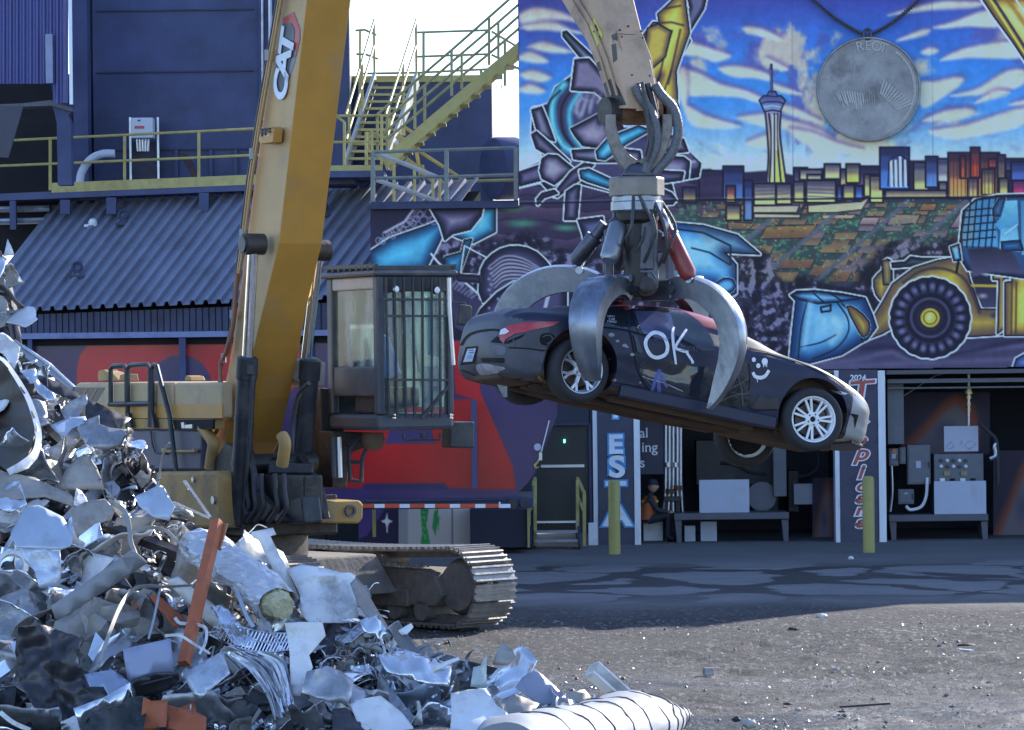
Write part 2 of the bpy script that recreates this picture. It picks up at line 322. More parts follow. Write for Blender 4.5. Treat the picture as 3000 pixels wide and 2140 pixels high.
# hills, dark land below the horizon
M.fill([(1078, 600), (1510, 600), (1545, 520), (1620, 560), (1700, 530), (1850, 540), (2000, 500), (2080, 495), (2130, 520), (2180, 505), (2260, 500), (2330, 515), (2420, 490), (2520, 500), (2660, 470), (3260, 470), (3260, 1100), (1078, 1100)], '#242046', '#312c58', soft=4)
for i, (y, c) in enumerate((('540', '#4a4170'), ('575', '#332c55'), ('610', '#57476e'), ('648', '#3a3158'), ('690', '#5a4c78'), ('730', '#332e58'))):
    y = float(y); r = np.random.default_rng(40 + i); xs = np.linspace(1078, 2300, 22); top = [(x, y + r.uniform(-14, 14)) for x in xs]
    M.fill(top + [(2300, y + 46), (1078, y + 46)], c, '#2a2548', soft=6, sm=0, al=.9); M.line(top, 3, '#17142e', 2.5, .8)
for p, rx, ry, c in (((1500, 610), 60, 18, '#3d7b74'), ((1530, 655), 70, 20, '#3f8a7c'), ((1660, 668), 60, 16, '#46907f'), ((1960, 640), 80, 24, '#3d7b74'), ((2010, 700), 90, 26, '#3f8a7c'), ((2080, 660), 60, 30, '#4a9a86')): M.dab(p, rx, ry, c, .8)
# city: gardens, roofs, streets
city = [(1990, 640), (2200, 640), (2560, 590), (2840, 588), (2830, 740), (2700, 800), (2540, 830), (2420, 840), (2250, 780), (2130, 720)]
M.fill(city, '#2f4a58', '#2a3f52', soft=14, sm=0)
r = np.random.default_rng(5)
from itertools import product
def incity(x, y): return 2000 + (y - 640) * .9 < x < 2860 - max(0, y - 700) * 1.4 and 585 < y < 835
for _ in range(900):
    x, y = r.uniform(1990, 2860), r.uniform(600, 830)
    if incity(x, y): M.dab((x, y), r.uniform(6, 15), r.uniform(4, 9), ['#3f8a78', '#2f6a66', '#4f9c84', '#24505a'][r.integers(4)], .8)

rows = 11
for j in range(rows):
    y = 606 + j * 21; h = 8 + j * .9; x = 2010 + j * 14 + (j % 2) * 30
    while x < 2830:
        wd = r.uniform(38, 90) * (.7 + j * .05); c = [('#7c6350', '#8f7658'), ('#5e4f6c', '#7c6c84'), ('#7f5c46', '#6a4644'), ('#544a70', '#80728c'), ('#67504c', '#86705e')][r.integers(5)]
        yy = y + r.uniform(-5, 5); sk = h * 1.0
        if incity(x, yy) and r.random() < .66: M.fill([(x + sk, yy - h), (x + wd + sk, yy - h), (x + wd, yy + h * .7), (x, yy + h * .7)], c[0], c[1], soft=2.2); M.line([(x, yy + h * .8), (x + wd, yy + h * .8), (x + wd + sk, yy - h)], 3, '#2a2142', 1.5)
        x += wd + r.uniform(12, 34)
for P, c0, c1 in (([(560, 1510), (900, 1500), (830, 1590), (510, 1595)], '#94703f', '#6e4a40'), ([(300, 1480), (480, 1490), (440, 1535), (300, 1530)], '#86644e', '#6a4c46'), ([(150, 1575), (350, 1575), (330, 1620), (150, 1620)], '#82604e', '#6c4c44'),
                  ([(1390, 1430), (1585, 1430), (1560, 1490), (1360, 1505)], '#94806c', '#746580'), ([(1600, 1355), (1700, 1360), (1680, 1405), (1570, 1405)], '#94683f', '#765044'), ([(930, 1435), (1160, 1430), (1130, 1460), (930, 1460)], '#a08aa8', '#b8a870'),
                  ([(1850, 1415), (1900, 1420), (1870, 1520), (1780, 1520)], '#a08ab0', '#6a4f80'), ([(1200, 1450), (1320, 1450), (1290, 1500), (1170, 1500)], '#a890a8', '#7a5f80')):
    P = QL(3, P); M.fill(P, c0, c1, soft=2); M.line(P, 3, '#241c3c', 1.5, closed=True)
for i in range(5): M.line([(2020 + i * 170, 850), (2320 + i * 170, 590)], 13, '#4a5688', 4, .9)
for _ in range(420):
    x, y = r.uniform(1990, 2860), r.uniform(595, 830)
    if incity(x, y): M.dab((x, y), r.uniform(5, 11), r.uniform(3, 6), ['#3f8a78', '#2f6a66', '#5aa88c', '#1f4450'][r.integers(4)], .85)
for _ in range(260):
    x, y = r.uniform(2000, 2840), r.uniform(585, 820)
    if incity(x, y): M.dab((x, y), 3.2, 3.2, '#c8c070', .8)
# skyline
def blk(x0, y0, x1, y1, a, b, k=3, ink=1):
    P = QL(k, [(x0, y0), (x1, y0), (x1, y1), (x0, y1)]); M.fill(P, a, b, soft=1.8); M.fill([P[0], P[1], ((P[1][0]), P[1][1] * .45 + P[2][1] * .55), (P[0][0], P[0][1] * .45 + P[3][1] * .55)], '#1c1a44', soft=9, al=.45); M.fill([P[0], P[1], ((P[1][0]), P[1][1] * .8 + P[2][1] * .2), (P[0][0], P[0][1] * .8 + P[3][1] * .2)], '#16143a', soft=7, al=.5); M.line(P, 5.5, '#14112e', 2., closed=True) if ink else 0
for b in ((110, 1140, 270, 1330, '#4a3f6c', '#2a2248'), (0, 1250, 90, 1350, '#4f4672', '#a89a60'), (740, 1120, 830, 1260, '#3a3660', '#8a86a8'), (1050, 1130, 1100, 1240, '#5a5688', '#c0b880'), (1160, 1110, 1320, 1240, '#2d2a54', '#5a5080'), (2150, 1060, 2290, 1140, '#33305c', '#4a4476'),
          (270, 1110, 405, 1330, '#2f3a7c', '#4e78d0'), (290, 1240, 350, 1350, '#b0406c', '#c8b868'), (410, 1205, 465, 1470, '#4458a8', '#4a7ee0'), (290, 1370, 385, 1470, '#8a86a0', '#d2c060'), (475, 1225, 620, 1370, '#a9aac8', '#d6cf7a'), (625, 1228, 725, 1362, '#9a9cc0', '#d8cf80'),
          (740, 1212, 810, 1350, '#a8a8c6', '#d2cb78'), (825, 1205, 1020, 1352, '#aaacca', '#d8d28a'), (780, 1130, 930, 1200, '#9a98b8', '#c8c4a0'), (830, 1165, 925, 1200, '#b6b4c8', '#c8c49a'), (945, 1095, 1050, 1195, '#a2a0bc', '#d0cc90'), (1090, 1095, 1180, 1220, '#8d8fa0', '#c8c860'),
          (1070, 1235, 1145, 1330, '#9a98b8', '#d2c860'), (1150, 1240, 1200, 1330, '#3c62c8', '#4a76d8'), (1030, 1240, 1060, 1340, '#3c56b8', '#4a76d8'), (1210, 1165, 1340, 1310, '#bcb8b4', '#d8cf78'), (1250, 1175, 1335, 1352, '#d0c8b0', '#e0d480'),
          (1315, 985, 1510, 1262, '#3f55a8', '#4a80e4'), (1540, 1085, 1640, 1320, '#8a98c8', '#d2cc68'), (1620, 1045, 1700, 1250, '#3a4c98', '#5a88dc'), (1700, 1060, 1770, 1260, '#8c94c0', '#c6c8d0'), (1710, 1215, 1760, 1320, '#9a9cbc', '#d0c880'),
          (1770, 1020, 2110, 1325, '#7a3c48', '#d8a860'), (1850, 1040, 1885, 1190, '#b04434', '#c05a44'), (1920, 985, 1980, 1185, '#8e3a40', '#c04c3c'), (2040, 1060, 2090, 1120, '#b04840', '#a04454'), (1900, 1190, 1970, 1320, '#a08aa0', '#d0bc70'), (1995, 1130, 2080, 1300, '#a8988c', '#d6c06a'),
          (2100, 1035, 2150, 1300, '#6a5c78', '#d0c070'), (2190, 1080, 2290, 1205, '#3c50a8', '#4a6ad0'), (2200, 1205, 2290, 1300, '#b04aa8', '#a02e5c'), (1350, 1270, 1760, 1320, '#8e8cb0', '#c0b060'), (2110, 1190, 2170, 1310, '#b0a49a', '#d6c874')): blk(*b)
for x in (1390, 1420, 1450, 1485): M.line(QL(3, [(x, 1075 if x != 1450 else 1050), (x + 4, 1240)]), 8, '#c4cbe6', 2); M.line(QL(3, [(x + 14, 1070), (x + 18, 1240)]), 3, '#1f1c40', 1.5)
M.line(QL(3, [(1370, 1240), (1375, 1080), (1400, 1050), (1450, 1035), (1495, 1060), (1500, 1240)]), 4, '#17143a', 1.5)
for yy in (1250, 1275, 1300, 1325): M.line(QL(3, [(480, yy), (610, yy - 6)]), 4, '#4a4670', 2, .8); M.line(QL(3, [(835, yy - 15), (1010, yy - 8)]), 4, '#4a4670', 2, .8); M.line(QL(3, [(632, yy), (718, yy - 10)]), 3, '#4a4670', 2, .6)
for x in range(1780, 2110, 26): M.line(QL(3, [(x, 1060), (x, 1310)]), 3, '#3a2438', 2, .75)
for P in ([(470, 1375), (780, 1370), (760, 1420), (470, 1420)], [(835, 1370), (1190, 1345), (1250, 1310), (1195, 1400), (1010, 1420), (835, 1420)], [(475, 1425), (790, 1430), (780, 1455), (475, 1455)]): P = QL(3, P); M.fill(P, '#a596b6', '#c4bc8e', soft=2); M.line(P, 4, '#1d1838', 1.6, closed=True)
# the tower
P = QL(3, [(550, 745), (655, 745), (648, 860), (655, 960), (685, 1215), (560, 1215), (572, 1050), (565, 900)]); M.fill(P, '#8f93c4', '#d8d06a', soft=2, sm=0)
for a in ([(575, 760), (590, 900), (588, 1050), (578, 1215)], [(612, 760), (610, 950), (612, 1215)], [(632, 760), (628, 900), (640, 1050), (655, 1215)], [(550, 745), (565, 900), (572, 1050), (560, 1215)], [(655, 745), (648, 860), (655, 960), (690, 1215)]): M.line(QL(3, a), 6, '#232048', 2, sm=4)
for a in ([(600, 770), (600, 1210)], [(622, 770), (624, 1000)]): M.line(QL(3, a), 5, '#d4d8ee', 2, .8)
P = QL(3, [(510, 670), (540, 640), (655, 640), (685, 670), (650, 745), (600, 735), (545, 745)]); M.fill(P, '#3e4a90', '#7e96d8', soft=2); M.line(P, 5, '#1c1d44', 1.6, closed=True); M.line(QL(3, [(530, 690), (560, 680), (640, 680), (670, 692)]), 5, '#222658', 2); M.line(QL(3, [(545, 715), (600, 705), (650, 715)]), 5, '#8aa6ea', 2)
P = QL(3, [(560, 640), (575, 610), (620, 610), (632, 645)]); M.fill(P, '#35408a', '#5a70b8', soft=2); M.line(P, 4, '#1c1d44', 1.6, closed=True); M.line(QL(3, [(591, 435), (593, 610)]), 9, '#2b2f62', 1.5); M.line(QL(3, [(588, 470), (590, 600)]), 2.5, '#5f6cb0', 1.5)
# rocks
def rocks(pts, seed, cell=34, c='', hi='#777bb2'):
    P = np.array(pts, float); sl, U, W = M.win(P, 30); d = M.dist(P, U, W, True); h, wd = U.shape
    n1 = fbm(h, wd, cell * .62, seed, 5); n3 = fbm(h, wd, cell * 1.7, seed + 5, 2); n2 = fbm(h, wd, cell / 6, seed + 9, 2); rg = 1 - np.abs(n1 * 2 - 1); sh = rg - np.roll(rg, (4, 5), (0, 1))
    t = np.clip(.30 + sh * 2.6 + (n2 - .5) * .35 + (n3 - .5) * 1.3, 0, 1)[..., None]; t2 = sstep(.6, 1.0, t); cc = hx('#131228') * (1 - t) + hx('#3c3c66') * t; cc = cc * (1 - t2 * .8) + hx(hi) * t2 * .8
    M.blend(sl, cc, sstep(14, -14, d + (n1 - .5) * 50))
rocks(QL(6, [(-700, 60), (0, 40), (330, 30), (460, 20), (560, 110), (680, 240), (900, 240), (1100, 300), (1190, 160), (1300, 40), (1500, 0), (1800, -40), (2280, -40), (2280, 640), (1300, 640), (700, 760), (-700, 760)]), 11)
rocks(QL(5, [(380, 60), (900, -60), (1300, 0), (1500, 60), (1800, 150), (2300, 120), (2300, 900), (500, 760)]), 23, 30)
rocks(QL(2, [(1080, 1600), (1250, 1540), (1420, 1600), (1400, 1700), (1080, 1700)]), 31, 26, hi='#7c80a8')
# ground band
P = QL(6, [(-900, 820), (300, 790), (800, 790), (1050, 745), (1250, 640), (1420, 600), (2400, 600), (2900, 640), (2900, 900), (-900, 900)]); M.fill(P, '#2c2b54', '#484876', soft=5, sm=0)
for a, c in (([(900, 800), (1150, 780), (1300, 740), (1400, 725), (1500, 770), (1700, 760), (1900, 720), (2275, 680)], '#56568a'), ([(1200, 700), (1420, 690), (1560, 760), (1800, 740), (2275, 640)], '#1f1d40'), ([(500, 830), (1000, 820), (1500, 800), (2275, 770)], '#525284')): M.line(QL(6, a), 13, c, 9, .8, sm=4)
# ---- the loader with a blue bucket
BL, BD, BH = '#4f96e0', '#12306e', '#8cc8f8'; YL, YD, YH = '#b0a048', '#5a4a4a', '#d2c86a'; GL, GD, GH = '#5c5f96', '#191833', '#9aa4d4'
M.toon(QL(6, [(1340, 385), (1290, 340), (1275, 240), (1330, 180), (1345, 120), (1385, 115), (1395, 260), (1360, 330)]), YD, YL, 2)
M.toon(QL(6, [(1330, 120), (1360, 108), (1390, 120), (1390, 270), (1340, 275)]), YD, YH, 0, 0)
M.toon(QL(6, [(1395, 130), (1480, 125), (1520, 90), (1590, 100), (1780, 100), (1780, 130), (1400, 160)]), GD, '#5a8fd0', 0)
M.toon(QL(6, [(1225, 640), (1250, 530), (1340, 380), (1400, 270), (1540, 165), (1700, 115), (1880, 85), (1910, 230), (1985, 440), (2140, 440), (2150, 605), (1920, 620), (1800, 620), (1400, 560), (1330, 600)]), YD, YL, 0, depth=55, hi=YH)
M.line(QL(6, [(1470, 260), (1600, 180), (1750, 170), (1890, 250), (1980, 460)]), 8, '#2a2438', 4, .8, sm=4); M.fill(QL(6, [(1930, 210), (2070, 230), (2140, 280), (2140, 420), (2010, 430), (1950, 330)]), '#1c1a34', '#3a3a66', soft=5)
M.line(QL(6, [(1930, 280), (2150, 285)]), 8, '#a89a40', 2); M.dab(Q(6, 2000, 350), 22, 12, '#8890b8'); M.dab(Q(6, 2080, 480), 22, 14, '#30305a')
M.toon(QL(6, [(720, 345), (760, 320), (880, 315), (1060, 335), (1215, 365), (1265, 480), (1290, 560), (1230, 640), (1190, 660), (1060, 740), (850, 795), (715, 775), (735, 560), (755, 380)]), BD, BL, 0, depth=50, hi='#78b8f4')
M.toon(QL(6, [(725, 340), (800, 322), (900, 318), (1200, 362), (1030, 390), (900, 400), (780, 372)]), BD, '#6aacec', 0, 0, depth=16)
for a in ([(830, 385), (790, 560), (770, 770)], [(790, 690), (920, 660), (1020, 610)], [(1035, 400), (1100, 500), (1100, 600), (1020, 700), (870, 770)], [(1060, 400), (1160, 500), (1200, 660)], [(870, 330), (940, 390)], [(980, 330), (1060, 380)]): M.line(QL(6, a), 4.5, '#0d1638', 1.6, sm=5)
M.toon(QL(6, [(1095, 420), (1160, 440), (1240, 520), (1240, 590), (1200, 620), (1150, 540)]), YD, YL, 2, 4); M.toon(QL(6, [(920, 425), (990, 410), (985, 450), (925, 458)]), BD, '#6fb4f4', 0, 0, depth=8)
for a in ([(850, 400), (830, 560), (810, 680)], [(1010, 500), (1050, 580), (990, 660)]): M.line(QL(6, a), 14, '#a8dafc', 12, .55, sm=4)
c = Q(6, 1650, 495); th = np.linspace(0, 2 * np.pi, 97)[:-1]
M.toon([(c[0] + (113 + 3 * abs(math.cos(t * 10.5))) * math.cos(t), c[1] + (114 + 3 * abs(math.cos(t * 10.5))) * math.sin(t)) for t in th], '#161430', '#2c2b55', 0, 8, depth=30)
for i in range(21):
    t = i * 2 * math.pi / 21; p = (c[0] + 92 * math.cos(t), c[1] + 92 * math.sin(t)); M.dab(p, 17, 13, '#6b74b4', .85, t)
    q = t + math.pi / 21; M.line([(c[0] + 78 * math.cos(q), c[1] + 78 * math.sin(q)), (c[0] + 112 * math.cos(q), c[1] + 112 * math.sin(q))], 7, '#0f0e24', 3)
for rr, cc, wd in ((66, '#0f0e26', 14), (56, '#3f3f70', 7), (44, '#17152f', 14)): M.line([(c[0] + rr * math.cos(t), c[1] + rr * math.sin(t)) for t in th], wd, cc, 3, closed=True)
M.toon([(c[0] + 31 * math.cos(t), c[1] + 31 * math.sin(t)) for t in th[::3]], '#6a6030', '#c0b454', 0, 0, depth=9); M.line([(c[0] + 19 * math.cos(t), c[1] + 19 * math.sin(t)) for t in th[::3]], 4, '#4a4430', 2, closed=True); M.dab((c[0] - 2, c[1] - 2), 13, 13, '#e2dcc0')
M.toon(QL(6, [(2065, 190), (2190, 190), (2190, 230), (2140, 235), (2145, 560), (2100, 600), (2110, 240), (2070, 240)]), YD, YL, 0, depth=12, hi=YH); M.toon(QL(6, [(2190, 185), (2320, 180), (2500, 185), (2500, 610), (2150, 612), (2150, 260), (2195, 255)]), YD, YL, 0, depth=30, hi=YH)
for x in (2195, 2225, 2290): M.line(QL(6, [(x, 260), (x - 5, 600)]), 6, '#3a2f30', 3, .8)
# loader cab
M.toon(QL(3, [(1870, 1410), (1950, 1335), (2100, 1305), (2300, 1300), (2600, 1310), (2600, 1900), (1900, 1800), (1840, 1700)]), '#16203c', '#2a4a84', 0, depth=18)
P = QL(3, [(1890, 1400), (1960, 1340), (2090, 1325), (2075, 1470), (2100, 1560), (2100, 1650), (1870, 1640), (1865, 1560)]); M.fill(P, '#3d7cc0', '#4a90d8', soft=2)
for x in (1905, 1945, 1985, 2030, 2070): M.line(QL(3, [(x + 15, 1330), (x - 12, 1650)]), 4.5, '#0d1430', 1.5)
for y in (1395, 1440, 1490, 1540, 1590): M.line(QL(3, [(1870, y + 12), (2085, y - 8)]), 4.5, '#0d1430', 1.5)
M.toon(QL(3, [(2070, 1390), (2110, 1325), (2150, 1325), (2125, 1440), (2070, 1440)]), '#1c3a70', '#5a9ee0', 0, 4); M.fill(QL(3, [(2150, 1340), (2230, 1335), (2240, 1500), (2120, 1540), (2080, 1500), (2120, 1450)]), '#6ab8ec', '#3f86cc', soft=2)
M.fill(QL(3, [(2120, 1530), (2230, 1505), (2250, 1680), (2110, 1680)]), '#4f9ce0', '#8ccaf6', soft=2); M.fill(QL(3, [(2255, 1340), (2600, 1335), (2600, 1700), (2260, 1700)]), '#3a78c0', '#5aa4e4', soft=2); M.line(QL(3, [(2150, 1560), (2230, 1500)]), 3, '#bfe6ff', 2)
M.toon(QL(6, [(1785, 25), (1840, 5), (1855, 110), (1810, 115)]), '#1c3a70', '#63aee8', 0, 6, depth=9); M.toon(QL(6, [(2125, -10), (2250, -20), (2270, 45), (2130, 50)]), BD, '#4f9ad8', 0, 0)
M.line(QL(6, [(1840, 110), (1825, 190)]), 8, '#0f1228', 2); M.fill(QL(6, [(1900, 40), (2060, 20), (2200, 60), (2275, 200), (2080, 190), (1930, 220)]), '#24223f', '#4a4c7c', soft=6)
M.toon(QL(6, [(2205, 830), (2225, 770), (2290, 735), (2400, 720), (2400, 840)]), '#2a3a80', '#5a7ad0', 0)
# yellow boom at the far top right
M.toon(QL(3, [(1990, -20), (2075, 110), (2200, 280), (2300, 430), (2600, 800), (2600, -20)]), '#5a4a3c', '#bfa860', 0, 9, depth=26, hi='#d8cf9a'); M.line(QL(3, [(2070, -10), (2290, 330)]), 8, '#2a2a44', 3); M.line(QL(3, [(2045, -10), (2290, 375)]), 5, '#d8c95a', 2)
M.line(QL(3, [(2160, -10), (2300, 190)]), 14, '#8c6a30', 6, .8); M.line(QL(3, [(2215, -10), (2300, 110)]), 5, '#dfe4f4', 2)
# ---- the painted machine and its grab of scrap (behind the real grab)
def z10(pts): return [(1455 + x * .579, 133 + y * .579) for x, y in pts]
M.toon(z10([(185, 318), (225, 312), (262, 300), (300, 215), (385, 155), (400, 70), (480, 80), (560, 230), (640, 420), (860, 440), (985, 555), (1032, 600), (1020, 665), (880, 690), (905, 790), (820, 810), (560, 735), (430, 700), (290, 765), (225, 690), (115, 715), (115, 640), (230, 590), (240, 565), (180, 460)]), '#151433', '#3b3a6a', 0, depth=40)
for a, w_, c in (([(340, 200), (285, 280), (285, 400), (330, 500), (390, 540)], 27, '#2f86bc'), ([(340, 200), (285, 280), (285, 400), (330, 500), (390, 540)], 10, '#6cc0ec'), ([(420, 240), (370, 330), (380, 440), (430, 520)], 20, '#2b78ac'), ([(420, 240), (370, 330), (380, 440), (430, 520)], 7, '#5ab0e0'), ([(320, 230), (262, 300), (265, 420), (320, 520)], 6, '#0f0f28'), ([(385, 220), (330, 310), (335, 430), (390, 520)], 6, '#0f0f28'), ([(790, 590), (1000, 600)], 26, '#55568a'), ([(800, 580), (1000, 590)], 8, '#9a9ecb'), ([(870, 470), (940, 510), (980, 570)], 18, '#4c4c80'), ([(640, 690), (760, 700), (880, 660)], 14, '#5a5b90'), ([(200, 330), (245, 470)], 14, '#5c5e94'), ([(200, 460), (300, 570)], 10, '#6a6ca0'), ([(240, 340), (290, 520)], 10, '#46467a')): M.line(z10(a), w_, c, 5, .95, sm=4)
for a in ([(400, 300), (430, 270), (460, 280)], [(430, 350), (450, 290)], [(470, 340), (480, 280)], [(510, 290), (530, 260), (560, 270)], [(440, 470), (480, 420)], [(500, 480), (520, 430)], [(240, 640), (300, 630)], [(260, 655), (280, 640)], [(410, 300), (405, 340)]): M.line(z10(a), 7, '#9aa2d4', 6, .7)
M.toon(QL(3, [(-60, 240), (10, 180), (50, 50), (30, -30), (160, -30), (140, 60), (90, 140), (50, 205), (30, 230), (50, 275), (0, 360)]), GD, GL, 0, depth=14)
M.toon(QL(2, [(2110, 95), (2190, 20), (2230, -20), (2290, -20), (2320, 220), (2270, 360), (2230, 480), (2240, 640), (2240, 780), (2160, 740), (2050, 640), (2090, 590), (2130, 500), (2060, 600), (1960, 700), (1980, 500), (2010, 240), (2080, 150), (2120, 155)]), YD, YL, 0, depth=24, hi='#cfc268')
for a in ([(2120, 155), (2200, 150), (2280, 170)], [(2205, 205), (2150, 380), (2110, 560)], [(2060, 340), (2200, 210)], [(2040, 460), (2130, 400)], [(2150, 60), (2260, 40)], [(2260, 200), (2180, 560)], [(2200, 470), (2120, 700)]): M.line(QL(2, a), 6, '#2a2438', 3, .85)
M.dab(Q(2, 2090, 200), 10, 10, '#2a2438'); M.toon(QL(2, [(2040, 190), (2110, 160), (2200, 210), (2160, 380), (2060, 470), (2000, 560), (2020, 330)]), YD, '#a89a50', 0, 0, depth=20)
for P, dk_, lt, hi, sm in (([(1480, 215), (1500, 210), (1700, 400), (1800, 560), (1760, 590), (1640, 440), (1480, 245)], GD, '#6a80b0', None, 0), ([(1560, 400), (1650, 395), (1760, 520), (1880, 640), (1800, 700), (1690, 610), (1535, 600)], GD, '#6d6a9c', None, 0),
        ([(1270, 735), (1335, 715), (1370, 800), (1420, 940), (1360, 920), (1310, 890)], GD, '#6a6f9e', None, 0),
        ([(1270, 900), (1300, 880), (1380, 950), (1520, 1080), (1480, 1090), (1300, 990)], GD, '#5d6090', None, 0), ([(1185, 1150), (1330, 1100), (1340, 1200), (1190, 1240)], GD, '#56558a', None, 0), ([(1340, 1060), (1380, 1035), (1440, 1040), (1500, 1090), (1550, 1130), (1420, 1230), (1340, 1190), (1325, 1140)], GD, '#666494', '#8c90bc', 0),
        ([(1410, 1300), (1530, 1150), (1620, 1090), (1680, 1100), (1600, 1190), (1440, 1315)], GD, '#56568c', '#7478ac', 0), ([(1500, 1280), (1560, 1240), (1590, 1240), (1570, 1465), (1490, 1465)], GD, '#56568c', '#7478ac', 0), ([(1590, 1140), (1650, 1130), (1800, 1200), (1900, 1260), (1780, 1255), (1640, 1210), (1600, 1190)], '#173a66', '#3d9ad8', '#6cc0f0', 0),
        ([(1305, 1330), (1340, 1290), (1420, 1270), (1440, 1290), (1350, 1320), (1310, 1365)], GD, '#56568c', None, 0), ([(2050, 860), (2280, 930), (2310, 1010), (2200, 1020), (2080, 970)], GD, '#6a6a9c', None, 0), ([(2060, 1040), (2280, 1050), (2320, 1080), (2310, 1190), (2200, 1210), (2060, 1160)], GD, '#5a5a90', '#8084b4', 0),
        ([(2100, 1140), (2280, 1150), (2270, 1200), (2130, 1220)], GD, '#56568c', None, 0), ([(1540, 1005), (1800, 990), (1990, 1010), (2000, 1080), (1700, 1080), (1550, 1060)], GD, '#6d74a8', None, 0), ([(2130, 1260), (2200, 1290), (2230, 1330), (2210, 1360), (2100, 1370), (2060, 1300)], GD, '#4c4c80', None, 0)): M.toon(QL(2, P), dk_, lt, sm, depth=17, hi=hi)
for a in ([(1600, 640), (1560, 740), (1590, 780)], [(1640, 640), (1600, 760)], [(1690, 620), (1660, 720)], [(1720, 640), (1740, 700), (1790, 740)], [(1640, 880), (1700, 800)], [(1690, 880), (1720, 960)]): M.line(QL(2, a), 11, '#8a92c4', 8, .7)
M.toon(QL(2, [(1530, 860), (1710, 765), (1725, 810), (1760, 790), (1800, 900), (1740, 990), (1610, 970), (1560, 910)]), GD, '#6b6898', 0, 5, depth=20, hi='#8a88b4'); M.toon(QL(2, [(1700, 1010), (1780, 920), (1980, 840), (2060, 870), (1900, 960), (1760, 1065), (1710, 1060)]), '#174070', '#42a4e0', 0, 6, depth=16, hi='#78ccf6')
# ---- blue bodywork behind the grab (right) and ghosts of the machine parts (left)
M.toon(QL(2, [(1580, 1470), (1740, 1450), (1750, 1510), (1640, 1700), (1610, 1560)]), GD, '#4f5a96', 0)
P = [(1980, 655), (2060, 662), (2160, 690), (2225, 745)] + QL(6, [(280, 60), (355, 140), (355, 330), (320, 350), (200, 260), (0, 240), (-120, 240), (-200, 60)]); M.toon(P, '#1a3c84', '#4c98e6', 0, depth=34, hi='#7cc0f6')
M.line([(1985, 672), (2060, 682), (2140, 720), (2140, 775)], 6, '#12204c', 2); M.toon(QL(6, [(210, 280), (270, 235), (330, 240), (350, 290), (300, 330), (230, 310)]), '#1a3c84', '#5aa8ec', 2, 4, depth=14); M.line(QL(6, [(60, 30), (180, 60), (310, 140)]), 5, '#12204c', 2)
# lower left: bucket, drum, tracks
M.fill(QL(2, [(190, 1390), (760, 1390), (900, 1440), (720, 1620), (190, 1700)]), '#1d1b3a', '#26244c', soft=4)
M.fill([(1086, 770), (1118, 700), (1225, 668), (1315, 640), (1300, 700), (1243, 780), (1086, 790)], '#2a66b0', '#3f9ae0', soft=3); M.toon(QL(2, [(190, 1680), (330, 1590), (560, 1510), (700, 1455), (715, 1480), (640, 1640), (560, 1800), (190, 1840)]), '#143468', '#3f98dc', 0, depth=38, hi='#4fb0ee')
for i in range(13): p = Q(2, 250 + i * 23, 1605 - i * 13 + 18 * math.sin(i * 2)); M.line([(p[0] + 9 * math.cos(t), p[1] + 9 * math.sin(t)) for t in th[::6]], 3, '#8088b8', 1.6, .9, closed=True)
for i in range(5): p = Q(2, 480 + i * 34, 1470 - (i % 2) * 45); M.line([(p[0] + 12 * math.cos(t), p[1] + 12 * math.sin(t)) for t in th[::6]], 4, '#5f649a', 2, .9, closed=True)
M.line(QL(2, [(290, 1550), (420, 1480), (480, 1400)]), 6, '#9aa4d4', 3); M.toon(QL(2, [(850, 1390), (1025, 1385), (1025, 1545), (880, 1620), (790, 1590), (720, 1560), (850, 1500)]), '#17406e', '#3d98d6', 0, depth=22, hi='#62b8ec')
M.toon(QL(2, [(600, 1395), (940, 1390), (930, 1440), (860, 1530), (740, 1560), (690, 1600), (660, 1500)]), GD, '#4a487c', 0, depth=24, hi='#7f7fae')
M.toon(QL(5, [(690, 90), (800, 60), (820, -20), (870, -30), (790, 200), (690, 190)]), '#17406e', '#3a86cc', 0, 5); M.fill(QL(5, [(600, 80), (690, 100), (700, 190), (680, 160)]), '#1d1b3a', soft=3)
M.line(QL(5, [(600, 70), (660, 140), (760, 210), (860, 290), (960, 380)]), 6, '#c4d4f4', 2, sm=4); M.line(QL(5, [(1000, 110), (820, 15), (795, 200), (950, 210)]), 4, '#c4d4f4', 1.6)
P = QL(5, [(945, 390), (925, 230), (960, 120), (1060, 40), (1180, 20), (1300, 60), (1400, 170), (1400, 260), (1150, 320)]); M.toon(P, GD, '#3c3c6c', 2, depth=30, hi='#5d5f92')
for i in range(7): M.line(QL(5, [(990 + i * 6, 150 + i * 24), (1090, 85 + i * 26), (1210, 100 + i * 22), (1330, 170 + i * 12)]), 5, '#9aa2d0', 3, .75, sm=4); M.line(QL(5, [(990 + i * 6, 163 + i * 24), (1090, 98 + i * 26), (1210, 113 + i * 22), (1330, 182 + i * 12)]), 4, '#0f0e24', 2, .8, sm=4)
for i in range(6): p = Q(5, 985 + (i % 2) * 14, 165 + i * 36); M.dab(p, 9, 8, '#8a90c0', .9)
P = QL(5, [(860, 560), (930, 440), (1040, 330), (1150, 260), (1500, 220), (1500, 700), (860, 700)]); M.toon(P, '#17152f', '#3f3e70', 0, depth=30)
for x, y in ((985, 430), (1045, 370), (940, 510), (1120, 310)): M.dab(Q(5, x, y), 7, 7, '#8c92c4'); M.line(QL(5, [(1380, 345), (1340, 500)]), 8, '#9aa6d8', 3)
M.fill(QL(5, [(700, 210), (940, 390), (840, 600), (760, 560), (730, 400)]), '#25234a', '#3b3a66', soft=4)
for i in range(7): M.line(QL(5, [(735 + i * 22, 290 + i * 12), (775 + i * 22, 240 + i * 16)]), 6, '#7078a8', 3, .8)
M.toon(QL(5, [(755, 205), (920, 215), (930, 260), (780, 250)]), GD, '#5d5f92', 0, 3)
for a in ([(0, 600), (100, 610), (380, 620)], ): pass
